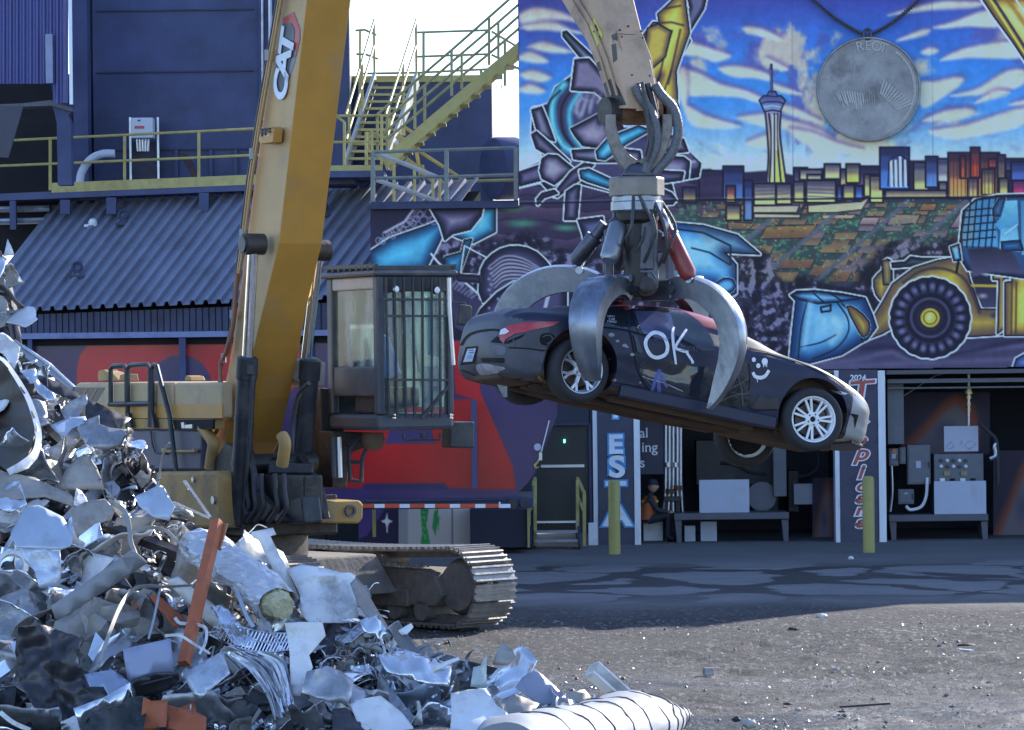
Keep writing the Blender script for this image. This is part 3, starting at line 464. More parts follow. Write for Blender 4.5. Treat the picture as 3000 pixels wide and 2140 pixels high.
# panel joints and the ledge line
for x in (2318, 2728): M.line([(x, -330), (x + 6, 590)], 1.8, '#30407e', 1.5, .5)
M.line([(1078, 606), (1520, 597), (2000, 588), (3260, 573)], 5, '#15142e', 1.6); M.line([(1078, 600), (1520, 591), (2000, 582), (3260, 567)], 2, '#7f86b4', 1.5, .5)
g = fbm(M.h, M.w, 5, 77, 2)[..., None]; M.C = np.clip(M.C * (1 + (g - .5) * .12), 0, 1); g = fbm(M.h, M.w, 90, 78, 3, 14)[..., None]; M.C = np.clip(M.C * (1 + (g - .5) * .13), 0, 1)
M.C *= .95
sl = (slice(int((590 + 330) / 2.5), int((840 + 330) / 2.5)), slice(int((1990 - 1078) / 2.5), int((2870 - 1078) / 2.5))); gm = M.C[sl].mean(-1, keepdims=True); wk = np.array([incity(M.u0 + i * 2.5, M.v0 + j * 2.5) for j in range(sl[0].start, sl[0].stop) for i in range(sl[1].start, sl[1].stop)]).reshape(M.C[sl].shape[:2])[..., None] * .3; M.C[sl] = M.C[sl] * (1 - wk) + gm * wk
# ---------------------------------------------------------------- ground
def ground_mat():
    m = bpy.data.materials.new('yard_ground'); m.use_nodes = True; nt = m.node_tree; N = nt.nodes; L = nt.links; b = N['Principled BSDF']
    g = N.new('ShaderNodeNewGeometry'); sx = N.new('ShaderNodeSeparateXYZ'); L.new(g.outputs['Position'], sx.inputs[0])
    def noise(sc, det=5, rough=.6, stretch=None, dist=0):
        n = N.new('ShaderNodeTexNoise'); n.inputs['Scale'].default_value = sc; n.inputs['Detail'].default_value = det; n.inputs['Roughness'].default_value = rough; n.inputs['Distortion'].default_value = dist
        if stretch: mp = N.new('ShaderNodeMapping'); mp.inputs['Scale'].default_value = stretch; L.new(g.outputs['Position'], mp.inputs[0]); L.new(mp.outputs[0], n.inputs['Vector'])
        else: L.new(g.outputs['Position'], n.inputs['Vector'])
        return n.outputs['Fac']
    def rng(v, a, b_, c=0., d=1.):
        r = N.new('ShaderNodeMapRange'); r.inputs[1].default_value = a; r.inputs[2].default_value = b_; r.inputs[3].default_value = c; r.inputs[4].default_value = d; L.new(v, r.inputs[0]); return r.outputs[0]
    def mix(f, a, b_):
        x = N.new('ShaderNodeMix'); x.data_type = 'RGBA'; L.new(f, x.inputs[0])
        for k, v in ((6, a), (7, b_)):
            if isinstance(v, tuple): x.inputs[k].default_value = v + (1,)
            else: L.new(v, x.inputs[k])
        return x.outputs[2]
    def mth(op, a, b_):
        x = N.new('ShaderNodeMath'); x.operation = op
        for k, v in ((0, a), (1, b_)):
            if isinstance(v, (int, float)): x.inputs[k].default_value = v
            else: L.new(v, x.inputs[k])
        return x.outputs[0]
    Y = mth('ADD', sx.outputs[1], mth('MULTIPLY', mth('SUBTRACT', noise(.35, 4), .5), 5.))
    conc = mix(rng(noise(.9, 8, .7, (.5, 1, 1)), .35, .65), (0.095, 0.093, 0.092), (0.135, 0.132, 0.13))
    # mud and old oil between the slabs
    vo = N.new('ShaderNodeTexVoronoi'); vo.feature = 'DISTANCE_TO_EDGE'; vo.inputs['Scale'].default_value = .55; mp = N.new('ShaderNodeMapping'); mp.inputs['Scale'].default_value = (.9, .62, 1)
    ad = N.new('ShaderNodeVectorMath'); nzc = N.new('ShaderNodeTexNoise'); nzc.inputs['Scale'].default_value = .8; nzc.inputs['Detail'].default_value = 4; L.new(g.outputs['Position'], nzc.inputs['Vector'])
    L.new(g.outputs['Position'], mp.inputs[0]); L.new(mp.outputs[0], ad.inputs[0]); sc = N.new('ShaderNodeVectorMath'); sc.operation = 'SCALE'; sc.inputs['Scale'].default_value = .9; L.new(nzc.outputs['Color'], sc.inputs[0]); L.new(sc.outputs[0], ad.inputs[1]); L.new(ad.outputs[0], vo.inputs['Vector'])
    wid = rng(noise(.3, 4, .6, (.6, 1, 1)), .4, .64, .014, .2)
    crack = rng(mth('SUBTRACT', vo.outputs['Distance'], wid), -.012, .008, 1, 0)
    band = mth('MULTIPLY', rng(Y, 47.0, 49, 0, 1), rng(Y, 56.0, 57.5, 1, 0))
    crack = mth('MULTIPLY', crack, band)
    mud = mix(rng(noise(3, 8, .7), .35, .65), (0.016, 0.014, 0.013), (0.032, 0.028, 0.026))
    col = mix(mth('MULTIPLY', crack, .93), conc, mud)
    slab = mth('MULTIPLY', rng(Y, 47.5, 49.5, 0, 1), rng(Y, 55.5, 57.5, 1, 0)); col = mix(mth('MULTIPLY', slab, mth('SUBTRACT', 1., crack)), col, mix(rng(noise(1.3, 8, .7, (.4, 1, 1)), .35, .65), (.135, .132, .13), (.2, .195, .19)))
    # gravel and trodden dirt nearer the camera
    gr = mix(rng(noise(26, 8, .8), .36, .62), (0.018, 0.018, 0.02), (0.085, 0.085, 0.09))
    gr = mix(rng(noise(.5, 7, .75, (.35, 1.3, 1)), .44, .56), gr, mix(rng(noise(20, 6, .8), .4, .6), (0.04, 0.039, 0.04), (0.1, 0.099, 0.1)))
    fg = rng(Y, 45.0, 47.5, 1, 0); col = mix(fg, col, gr)
    wet = mth('MULTIPLY', rng(noise(.3, 7, .7, (.3, 1, 1), .4), .47, .56), rng(Y, 35, 39, 1, 0)); col = mix(mth('MULTIPLY', wet, .7), col, (.04, .046, .066))  # wet mud, with the blue of reflected light mixed into its colour
    pale = mth('MULTIPLY', rng(Y, 33.5, 35, 1, 0), rng(sx.outputs[0], 1.5, 4.5, 0, 1)); col = mix(mth('MULTIPLY', pale, rng(noise(.8, 7, .7, (.35, 1.2, 1)), .42, .58)), col, (.15, .148, .15))
    dust = rng(noise(2.2, 9, .75, (.25, 1.6, 1)), .5, .72); col = mix(mth('MULTIPLY', dust, .35), col, (0.12, 0.118, 0.118))
    vs = N.new('ShaderNodeTexVoronoi'); mq = N.new('ShaderNodeMapping'); mq.inputs['Scale'].default_value = (26, 8, 1); L.new(g.outputs['Position'], mq.inputs[0]); L.new(mq.outputs[0], vs.inputs['Vector']); vs.inputs['Scale'].default_value = 1.; sp = N.new('ShaderNodeSeparateXYZ'); L.new(vs.outputs['Color'], sp.inputs[0])
    dens = rng(noise(.6, 6, .7, (.3, 1.3, 1)), .4, .62, .25, 1)
    col = mix(mth('MULTIPLY', mth('MULTIPLY', rng(sp.outputs[0], .86, .9), fg), dens), col, (.28, .28, .29)); col = mix(mth('MULTIPLY', mth('MULTIPLY', rng(sp.outputs[1], .82, .86), fg), dens), col, (.012, .012, .014))  # bright specks are glints painted into the gravel, with dark specks among them
    L.new(col, b.inputs['Base Color'])
    ro = mth('SUBTRACT', .85, mth('MULTIPLY', wet, .5)); ro = mth('SUBTRACT', ro, mth('MULTIPLY', crack, .25)); L.new(ro, b.inputs['Roughness'])
    h = mth('ADD', mth('MULTIPLY', noise(7, 9, .8), mth('ADD', mth('MULTIPLY', fg, 1.5), .12)), mth('MULTIPLY', noise(40, 3), mth('MULTIPLY', fg, .35)))
    h = mth('SUBTRACT', h, mth('MULTIPLY', crack, .15)); bp = N.new('ShaderNodeBump'); bp.inputs['Strength'].default_value = .9; bp.inputs['Distance'].default_value = .14; L.new(h, bp.inputs['Height']); L.new(bp.outputs[0], b.inputs['Normal'])
    return m
mb = MB(); GX = np.concatenate([[-400, -60, -24, -14, -9, -6], np.arange(-4, 9.5, .065), [11, 14, 20, 26, 60, 400]]); GY = np.concatenate([[-120, 10, 20, 26, 28], np.arange(29.5, 47, .075), np.arange(47, 64, .4), [80, 300, 900]])
hh = fbm(len(GY), len(GX), 60, 55, 3); h2 = fbm(len(GY), len(GX), 7, 56, 5); h3 = fbm(len(GY), len(GX), 40, 57, 2)
def gz(i, j):
    x, y = GX[j], GY[i]; e = max(0, min(1, (47 - y) / 6)) * (1 if 26 <= y else 0); return ((hh[i, j] - .5) * .16 + (h2[i, j] - .5) * .17 * max(.12, min(1, (h3[i, j] - .38) * 5))) * e
mb.grid([[(x, y, gz(i, j)) for j, x in enumerate(GX)] for i, y in enumerate(GY)])
struct(mb.build('ground', ground_mat(), smooth=True))
# ---------------------------------------------------------------- materials of the setting
NAVY = mat('navy_steel', (.046, .062, .15), .55, 0, .3, 1.2, .05, 20, dirt=(.075, .085, .16), damt=.5, dscale=1.5)
NAVY2 = mat('navy_steel_dark', (.03, .036, .085), .6, 0, .25, 1.5, dirt=(.05, .04, .04), damt=.4)
ROOF = mat('blue_roof_sheet', (.185, .2, .265), .5, 0, .15, 1.2, dirt=(.11, .115, .14), damt=.5, dscale=.9, stretch=(1, .3, 1))
YEL = mat('yellow_rail_paint', (.43, .36, .12), .5, 0, .2, 5, dirt=(.2, .16, .09), damt=.3, dscale=4)
YELG = mat('yellow_stair_paint', (.43, .38, .13), .5, 0, .2, 2, dirt=(.24, .22, .1), damt=.4, dscale=2)
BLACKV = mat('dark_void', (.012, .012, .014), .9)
WHITE = mat('white_paint', (.74, .76, .78), .5, 0, .08, 4, dirt=(.35, .34, .33), damt=.25, dscale=3)
WHITEB = mat('sheet_white', (.42, .46, .55), .5, 0, .04, 4)
GREYP = mat('grey_panel_paint', (.13, .14, .16), .5, 0, .12, 4, dirt=(.1, .1, .1), damt=.3)
GALV = mat('galvanised_steel', (.5, .53, .57), .35, .9, .15, 6)
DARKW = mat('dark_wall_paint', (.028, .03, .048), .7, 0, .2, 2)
DARKM = mat('dark_machine_steel', (.035, .035, .038), .5, .3, .3, 4, dirt=(.07, .055, .04), damt=.4)
CONC = mat('pale_concrete', (.35, .34, .33), .85, 0, .2, 3)
RUST = mat('rusty_steel', (.16, .075, .04), .8, .2, .4, 5)
def bx(mb, u0, v0, u1, v1, Y0, Y1, m=0):        # a box seen front-on: photo rectangle on its front face
    a = at((u0, (v0 + v1) / 2), Y0); b = at((u1, (v0 + v1) / 2), Y0); t = at(((u0 + u1) / 2, v0), Y0); d = at(((u0 + u1) / 2, v1), Y0)
    return mb.bb((a.x, Y0, d.z), (b.x, Y1, t.z), m)
def pipe(pts, Y, r, mb=None, n=8, sm=0):
    P = [at(p, Y) if len(p) == 2 else at(p[:2], p[2]) for p in pts]
    if sm: P = [Vector(q) for q in crom([tuple(p) for p in P], sm)]
    return (mb or MB()).tube(P, r, n)
# ---------------------------------------------------------------- the painted building
B = thing('mural_building', 'workshop building with a bright city mural above two open bays', 'building', at((2300, 1600), YF) * 1)
B.location.z = 0
PAINT = vcol('mural_paint', .65, bump=.03)
def keep(U, W): return (W + (U - 2300) * ROLL < 1085) & ((U > 1519.5) | (W + (U - 1300) * ROLL > 604)) & (U > 1084)
M.mesh('mural_wall', YF, PAINT, GAIN, keep, B)
HTOP = at((2300, -330), YF).z
xw0 = at((1519, 300), YF).x; xl0 = at((1085, 800), YF).x; xr = at((3255, 800), YF).x; zl = at((1300, 604), YF).z; zb = at((2300, 1084), YF).z
mb = MB(); mb.bb((xw0 + .01, YF + .03, zl), (xr, YF + .4, HTOP + .2)); mb.bb((xl0 + .01, YF + .03, zb + .02), (xr, YF + .4, zl - .003))
mb.build('wall_core', NAVY2, B)
mb = MB(); mb.bb((xw0, YF + .05, HTOP - .02), (19, YF + .4, 13.8)); mb.bb((xr + .01, YF + .05, 0), (19, YF + .4, HTOP - .03)); mb.bb((19, YF + .06, 0), (34, YF + .4, 11.3)); mb.build('upper_wall', NAVY, B)  # out-of-view height and right wing shaped to set the ground shadow's edge
mb = MB(); bx(mb, 1086, 597, 1519, 611, YF - .12, YF); mb.build('ledge', NAVY2, B)
FY = 68.0
mb = MB(); zf = at((2200, 1075), YF).z + .02
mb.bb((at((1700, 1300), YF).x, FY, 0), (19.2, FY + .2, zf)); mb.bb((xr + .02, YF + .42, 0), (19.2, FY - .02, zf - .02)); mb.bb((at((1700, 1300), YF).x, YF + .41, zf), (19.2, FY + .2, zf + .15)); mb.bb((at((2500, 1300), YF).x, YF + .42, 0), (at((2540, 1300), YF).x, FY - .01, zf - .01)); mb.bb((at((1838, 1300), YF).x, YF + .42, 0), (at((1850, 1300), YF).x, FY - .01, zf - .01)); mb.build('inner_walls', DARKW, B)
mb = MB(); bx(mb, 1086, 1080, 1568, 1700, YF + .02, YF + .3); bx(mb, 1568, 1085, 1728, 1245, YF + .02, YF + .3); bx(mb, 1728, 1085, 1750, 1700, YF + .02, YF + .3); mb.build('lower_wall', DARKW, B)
PIL = mat('pillar_panel', (.05, .052, .085), .55, 0, .12, 3, dirt=(.03, .03, .04), damt=.3)
for a, b in ((1752, 1857), (2461, 2574)):
    mb = MB(); bx(mb, a, 1084, b, 1700, YF - .06, YF + .4); mb.build('pillar', PIL, B)
JAMB = mat('jamb_metal', (.55, .6, .68), .38, .4, .1, 3, dirt=(.3, .3, .33), damt=.3, stretch=(1, 1, .2))
for a, b, y in ((1858, 1876, .09), (2447, 2460, .07), (2575, 2596, .1), (1738, 1751, .02)):
    mb = MB(); bx(mb, a, 1086, b, 1700, YF - y, YF + .3); mb.build('jamb', JAMB, B)
mb = MB(); bx(mb, 2597, 1082, 3250, 1094, YF - .03, YF + .2); bx(mb, 1877, 1088, 2446, 1098, YF - .03, YF + .2); mb.build('lintel', mat('lintel_steel', (.09, .09, .1), .5, .3), B)
mb = MB(); bx(mb, 2600, 1108, 3250, 1120, YF + .25, YF + .35); bx(mb, 2600, 1132, 3250, 1137, YF + .45, YF + .5); bx(mb, 1880, 1112, 2446, 1122, YF + .25, YF + .35); mb.build('door_track', GREYP, B)
# writing on the two pillars and the door number
LET_W = mat('letter_white', (.78, .8, .84), .5); LET_R = mat('letter_red', (.42, .075, .06), .5, 0, .2, 6); LET_B = mat('letter_blue', (.07, .3, .62), .5); LET_C = mat('letter_cream', (.7, .76, .8), .5)
def letter(ch, u, v, hpx, Y, layers, name='letter', shear=0., wide=1., rot=0., parent=None):
    s = Y / FP
    for k, (m, off) in enumerate(layers):
        o = text_mesh(name, ch, hpx * s * 1.38, .004, m, bold=off * s, shear=shear)
        p = at((u, v), Y - .012 - .009 * k); o.location = p; o.rotation_euler = (math.pi / 2, rot - ROLL * 0, 0); o.scale = (wide, 1, 1); adopt(o, parent)
for ch, u, v, h, w_ in (('F', 1803, 1142, 46, 1.1), ('I', 1803, 1205, 44, 1.1), ('E', 1803, 1305, 54, 1.15), ('S', 1807, 1371, 62, 1.2), ('T', 1805, 1445, 60, 1.15), ('A', 1808, 1512, 66, 1.3)):
    letter(ch, u, v, h, YF - .07, ((LET_B, 7.5), (LET_C, 3.)), wide=w_, parent=B)
for ch, u, v, h, w_, sh, rt in (('T', 2518, 1148, 58, 1.5, .15, -.06), ('r', 2522, 1240, 40, 1.2, .3, .1), ('o', 2520, 1288, 36, 1.2, .3, .1), ('p', 2522, 1328, 46, 1.25, .3, .05), ('i', 2518, 1385, 44, 1.2, .3, 0), ('c', 2520, 1425, 34, 1.4, .3, 0), ('a', 2520, 1460, 34, 1.4, .3, 0), ('n', 2520, 1496, 34, 1.4, .3, 0), ('a', 2520, 1531, 34, 1.4, .3, 0)):
    letter(ch, u, v, h, YF - .07, ((LET_W, 4.6), (LET_R, 1.2)), shear=sh, wide=w_, rot=rt, parent=B)
letter('2024', 2514, 1108, 17, YF - .07, ((LET_W, .6),), parent=B); letter('1', 2450, 1100, 17, YF - .075, ((LET_W, .6),), parent=B)
# dark entrance door with steps
D = thing('entrance_door', 'dark plain steel door at the top of the small steps beside the striped trailer', 'door', at((1648, 1560), YF))
mb = MB(); bx(mb, 1570, 1247, 1726, 1560, YF + .1, YF + .16); mb.build('door_leaf', mat('door_paint', (.02, .021, .02), .45, 0, .2, 3), D)
mb = MB(); bx(mb, 1585, 1362, 1712, 1370, YF + .06, YF + .1); mb.build('push_bar', GALV, D)
mb = MB(); bx(mb, 1562, 1243, 1570, 1560, YF - .02, YF + .1); bx(mb, 1726, 1243, 1733, 1560, YF - .02, YF + .1); bx(mb, 1570, 1240, 1726, 1247, YF - .02, YF + .1); mb.build('frame', NAVY2, D)
EL_ = bpy.data.materials.new('green_lamp'); EL_.use_nodes = True; EL_.node_tree.nodes['Principled BSDF'].inputs['Emission Color'].default_value = (.1, 1, .4, 1); EL_.node_tree.nodes['Principled BSDF'].inputs['Emission Strength'].default_value = 2.
mb = MB(); bx(mb, 1651, 1288, 1656, 1298, YF + .06, YF + .1); mb.build('indicator_lamp', EL_, D)
ST = thing('entrance_steps', 'short grey steps with yellow handrails below the dark door', 'steps', ground(V(1248, 1212)))
for k, (v0, v1, y0) in enumerate(((1527, 1556, .7), (1556, 1583, 1.0), (1583, 1606, 1.3))):
    mb = MB(); bx(mb, 1566, v0, 1692, v0 + 6, YF - y0, YF - y0 + .34); mb.build('tread', CONC if k else GALV, ST)
mb = MB()
for u in (1556, 1697): mb.bar(at((u, 1532), YF - .35), at((u, 1614), YF - 1.35), .05, .25)
mb.build('stringer', NAVY2, ST)
for u in (1550, 1568, 1692, 1712):
    mb = MB(); mb.bar(at((u, 1405 + (40 if u in (1550, 1712) else 0)), YF - .7), at((u, 1600), YF - .7), .06); mb.build('rail_post', YEL, ST)
for u0, u1 in ((1550, 1568), (1712, 1692)):
    mb = MB(); mb.bar(at((u0, 1446), YF - 1.3), at((u1, 1402), YF - .2), .05); mb.bar(at((u0, 1500), YF - 1.3), at((u1, 1456), YF - .2), .05); mb.build('handrail', YEL, ST)
# ---------------------------------------------------------------- inside the two bays
def obox(name, label, cat, m, boxes, Y0, dep=.2, group=None):
    mb = MB()
    for b in boxes: bx(mb, *b, Y0, Y0 + dep)
    o = mb.build(name, m, bevel=.008); return tag(o, label, cat, group)
TXT = mat('faint_print', (.42, .45, .5), .6)
def board(label, u0, v0, u1, v1, Y0, feet=False, lines=()):
    t = thing('notice_board', label, 'notice', at(((u0 + u1) / 2, v1), Y0)); mb = MB(); bx(mb, u0, v0, u1, v1, Y0, Y0 + .02); mb.build('panel', WHITEB, t)
    if feet:
        for u in (u0 + 3, u1 - 14): mb = MB(); bx(mb, u, v1, u + 11, v1 + 7, Y0, Y0 + .3); mb.build('foot', WHITEB, t)
    mb = MB(); n = 0
    for (a, b, c, d, k) in lines:
        for i in range(k): v = b + (d - b) * i / k; bx(mb, a, v, c - (i * 7 % 5), v + max(.8, (d - b) / k * .45), Y0 - .004, Y0); n += 1
    if n: mb.build('print', TXT, t)
    return t
board('wide white notice board standing on the steel bench in the left bay', 2049, 1406, 2195, 1505, YF + .6, True, ((2140, 1418, 2160, 1494, 12), (2164, 1418, 2186, 1494, 12)))
board('white notice board standing on the bench below the control box in the right bay', 2737, 1410, 2889, 1512, YF + .6, True, ((2846, 1420, 2866, 1480, 12), (2869, 1420, 2882, 1480, 12), (2760, 1422, 2790, 1426, 1)))
t = board('white sketch sheet pinned high above the control box in the right bay', 2766, 1249, 2866, 1323, YF + .9, False, ((2780, 1254, 2838, 1257, 1),))
mb = MB()
for pts in ([(2772, 1310), (2786, 1294), (2796, 1312), (2776, 1314)], [(2812, 1304), (2818, 1290), (2820, 1304)], [(2826, 1306), (2838, 1292), (2860, 1298), (2842, 1318), (2828, 1308)], [(2838, 1314), (2858, 1304)]): pipe(pts, YF + .893, .008, mb, 5)
mb.build('drawing', TXT, t)
board('small printed sheet leaning under the left bay bench, the smaller of two', 2006, 1541, 2037, 1598, YF + .9, False, ((2010, 1550, 2032, 1592, 6),)); board('large printed sheet leaning under the left bay bench, the larger of two', 2053, 1529, 2100, 1598, YF + .92, False, ((2060, 1536, 2092, 1590, 8),))
board('white paper sheet hanging at the back of the left bay right of its bench', 2326, 1418, 2380, 1478, YF + 2.2)
BEN = mat('bench_steel', (.085, .09, .11), .5, .2, .2, 3)
for lab, u0, u1, v in (('long dark steel bench in the left bay under the white notice board', 1975, 2312, 1503), ('long dark steel bench in the right bay under the control box', 2604, 2896, 1508)):
    t = thing('work_bench', lab, 'bench', at(((u0 + u1) / 2, 1602), YF + .5)); mb = MB(); bx(mb, u0, v, u1, v + 20, YF + .45, YF + 1.35); mb.build('bench_top', BEN, t, bevel=.01)
    for u in (u0 + 2, u1 - 22):
        mb = MB(); a = at((u, v + 20), YF + .5); mb.prism([a, at((u + 20, v + 20), YF + .5), at((u + 20, 1601), YF + .5), at((u + 8, 1601), YF + .5)], (0, .6, 0)); mb.build('leg', BEN, t)
obox('cable_cabinet', 'tall narrow grey cabinet at the left edge of the right bay', 'cabinet', GREYP, [(2600, 1124, 2648, 1302)], YF + .6)
def ebox(label, u0, v0, u1, v1, Y0, m=None, handle=True, plate=None):
    t = thing('electrical_box', label, 'electrical box', at(((u0 + u1) / 2, v1), Y0)); mb = MB(); bx(mb, u0, v0, u1, v1, Y0, Y0 + .25); mb.build('housing', m or GREYP, t, bevel=.012)
    mb = MB(); bx(mb, u0 + 4, v0 + 5, u1 - 4, v1 - 5, Y0 - .02, Y0); mb.build('cover', m or GREYP, t, bevel=.006)
    if plate: mb = MB(); bx(mb, *plate, Y0 - .03, Y0 - .02); mb.build('nameplate', WHITEB, t)
    if handle: mb = MB(); bx(mb, u1 - 6, (v0 + v1) / 2 - 8, u1 - 3, (v0 + v1) / 2 + 8, Y0 - .05, Y0 - .02); mb.build('handle', DARKM, t)
    return t
ebox('grey fuse box with a white nameplate left of the control box in the right bay', 2658, 1304, 2726, 1420, YF + .8, plate=(2684, 1351, 2698, 1372)); ebox('small grey switch box with an orange mark at the left of the right bay', 2604, 1314, 2632, 1366, YF + .75, plate=(2613, 1330, 2626, 1344))
ebox('small grey junction box beside the switch box in the right bay', 2635, 1311, 2654, 1360, YF + .8, None, False); ebox('low grey connection box above the right bay bench', 2631, 1434, 2678, 1478, YF + .8, plate=(2650, 1444, 2660, 1448))
mb = MB(); bx(mb, 2614, 1316, 2625, 1328, YF + .71, YF + .74); tag(mb.build('warning_sticker', mat('orange_sticker', (.55, .18, .04), .5)), 'small orange warning sticker on the switch box of the right bay', 'sticker')
t = thing('control_box', 'grey control box with rows of round buttons in the right bay', 'control box', at((2810, 1500), YF + .9)); mb = MB(); bx(mb, 2737, 1330, 2882, 1500, YF + .9, YF + 1.2); mb.build('housing', GREYP, t, bevel=.01)
for j, v in enumerate((1350, 1367)):
    for i in range(5): c = at((2757 + i * 18, v), YF + .9); mb = MB(); mb.lathe([(.035, 0), (.035, .03), (.02, .045)], c, (0, -1, 0), 12); mb.build('button', WHITE if (i + j) % 2 else BEN, t)
for i in range(2): mb = MB(); bx(mb, 2766 + i * 50, 1382, 2784 + i * 50, 1394, YF + .86, YF + .9); mb.build('gauge', mat('gauge_face', (.3, .22, .1), .4), t)
for i in range(4): mb = MB(); bx(mb, 2754 + i * 30, 1402, 2768 + i * 30, 1412, YF + .86, YF + .9); mb.build('switch', BLACKV if i % 2 else WHITE, t)
for lab, pts, r, m in (('white curved conduit beside the low connection box of the right bay', [(2654, 1483), (2668, 1494), (2700, 1484), (2714, 1450), (2716, 1400)], .03, WHITE), ('grey conduit running from the cabinet down to the bench of the right bay', [(2612, 1366), (2614, 1440), (2608, 1500)], .025, GALV), ('pale conduit hook behind the control box of the right bay', [(2900, 1345), (2917, 1335), (2914, 1310), (2919, 1300)], .04, GALV),
                       ('thin dark cable sagging across the top of the right bay', [(2600, 1190), (2680, 1140), (2740, 1102), (2800, 1092), (2880, 1092)], .012, GALV), ('black hose looped behind the control box of the right bay', [(2868, 1240), (2900, 1270), (2920, 1300), (2925, 1420)], .04, DARKM)):
    tag(pipe(pts, YF + .75, r, sm=5).build('conduit', m, smooth=True), lab, 'conduit')
t = thing('valve_pipe', 'vertical brass and steel valve pipe hanging above the sketch sheet in the right bay', 'pipe', at((2838, 1200), YF + .9)); pipe([(2838, 1095), (2838, 1249)], YF + .95, .025).build('pipe', GALV, t)
for v, r in ((1140, .06), (1150, .09), (1164, .06), (1185, .05), (1200, .045)): mb = MB(); mb.cyl(at((2838, v - 5), YF + .95), at((2838, v + 5), YF + .95), r); mb.build('fitting', mat('brass_fitting', (.5, .4, .2), .35, .8), t, smooth=True)
# left bay: racks of pipes, wall sign, dark machinery, a seated worker
t = thing('wall_sign', 'dark navy sign with white letters just inside the left bay', 'sign', at((1905, 1390), YF + 1.2)); mb = MB(); bx(mb, 1862, 1230, 1944, 1390, YF + 1.2, YF + 1.24); mb.build('panel', mat('sign_navy', (.02, .022, .06), .5), t)
for s_, u, v in (('al', 1886, 1270), ('ing', 1903, 1312), ('s', 1882, 1357)): letter(s_, u, v, 30, YF + 1.2, ((LET_W, .4),), name='lettering', parent=t)
t = thing('pipe_rack', 'row of vertical steel pipes on a stand in the left bay', 'pipes', at((1970, 1600), YF + 1.2))
for i, u in enumerate((1950, 1961, 1972, 1984, 1994)): pipe([(u, 1100), (u, 1440 - i * 8), (u + (i - 2) * 3, 1500)], YF + 1.2, .035, n=10).build('pipe', GALV, t, smooth=True)
for u, v in ((1956, 1362), (1978, 1362), (1962, 1440), (1986, 1430)): mb = MB(); mb.cyl(at((u, v - 7), YF + 1.15), at((u, v + 7), YF + 1.15), .075); mb.build('valve', RUST if v > 1400 else GALV, t, smooth=True)
obox('pump_frame', 'dark pump frame below the vertical pipes in the left bay', 'pump', DARKM, [(1945, 1455, 1995, 1470), (1948, 1470, 1956, 1600), (1985, 1470, 1993, 1600), (1956, 1500, 1985, 1560)], YF + 1.1, .5); obox('white_cabinet', 'low white cabinet behind the worker in the left bay', 'cabinet', WHITE, [(1885, 1530, 1942, 1600)], YF + 1.3, .5)
obox('tall_cabinet', 'tall grey cabinet behind the front wheel of the car in the left bay', 'cabinet', GREYP, [(2266, 1290, 2304, 1455)], YF + 1.4, .4); obox('dark_press', 'large dark machine at the back of the left bay', 'machine', DARKM, [(2040, 1290, 2260, 1420), (2210, 1420, 2280, 1500), (2310, 1380, 2340, 1500)], YF + 2.5, .8)
mb = MB(); mb.cyl(at((2232, 1455), YF + 1.7), at((2232, 1455), YF + 2.3), .28, n=20); tag(mb.build('blower_drum', GREYP, smooth=True), 'round grey blower drum behind the bench in the left bay', 'blower')
for lab, pts in (('black cable drooping across the back of the left bay', [(2110, 1357), (2150, 1362), (2200, 1385), (2245, 1390)]), ('thick black hose loop hanging right of the tall cabinet in the left bay', [(2395, 1318), (2400, 1340), (2398, 1370), (2370, 1392), (2340, 1396)])): tag(pipe(pts, YF + 1.35, .035, sm=5).build('cable', BLACKV, smooth=True), lab, 'cable')
obox('white_door_panel', 'white panel low on the wall between the door steps and the lettered pillar', 'panel', WHITE, [(1724, 1532, 1750, 1604)], YF - .05, .06)
# painted banners at the backs of the bays: plain orange and white shapes
for lab, u0, v0, u1, v1, seed in (('faded orange and white painted banner at the back of the left bay', 2380, 1400, 2450, 1600, 3), ('faded orange, white and blue painted banner behind the control box in the right bay', 2640, 1150, 2900, 1330, 4), ('faded orange and white painted banner at the right of the right bay', 2910, 1320, 3080, 1600, 5)):
    Y0 = YF + 1.9; b_ = Paint(u0, v0, u1, v1, 5, '#20203c'); r = np.random.default_rng(seed); w_, h_ = u1 - u0, v1 - v0
    b_.fill([(u0, v1), (u0 + w_ * .3, v0 + h_ * .45), (u0 + w_ * .6, v0 + h_ * .05), (u0 + w_ * .85, v0 + h_ * .3), (u0 + w_ * .8, v1)], '#5a3530', soft=14, sm=4); b_.fill([(u0 + w_ * .1, v1), (u0 + w_ * .35, v0 + h_ * .55), (u0 + w_ * .6, v0 + h_ * .2), (u0 + w_ * .75, v0 + h_ * .45), (u0 + w_ * .7, v1)], '#4c4f6c', soft=12, sm=4)
    b_.dab((u0 + w_ * .5, v0 + h_ * .6), w_ * .2, h_ * .25, '#34365e', .8)
    tag(b_.mesh('painted_banner', Y0, PAINT, (.42, .55, .95)), lab, 'banner')
# bollards
for lab, u, vt, vb_ in (('yellow pipe bollard in front of the blue lettered pillar', 1801, 1404, 1624), ('yellow pipe bollard in front of the red lettered pillar', 2546, 1392, 1619)):
    g = ground((u, vb_)); t = at((u, vt), g.y); mb = MB(); r = .105; h = t.z
    mb.lathe([(r, 0), (r, h - .06), (r * .93, h - .025), (r * .6, h), (.001, h + .006)], (g.x, g.y, -.02), (0, 0, 1), 20, cap=False); tag(mb.build('bollard', mat('bollard_yellow', (.36, .33, .1), .55, 0, .15, 3, dirt=(.3, .25, .1), damt=.35, dscale=3), smooth=True), lab, 'bollard', 'yellow bollards at the bays')
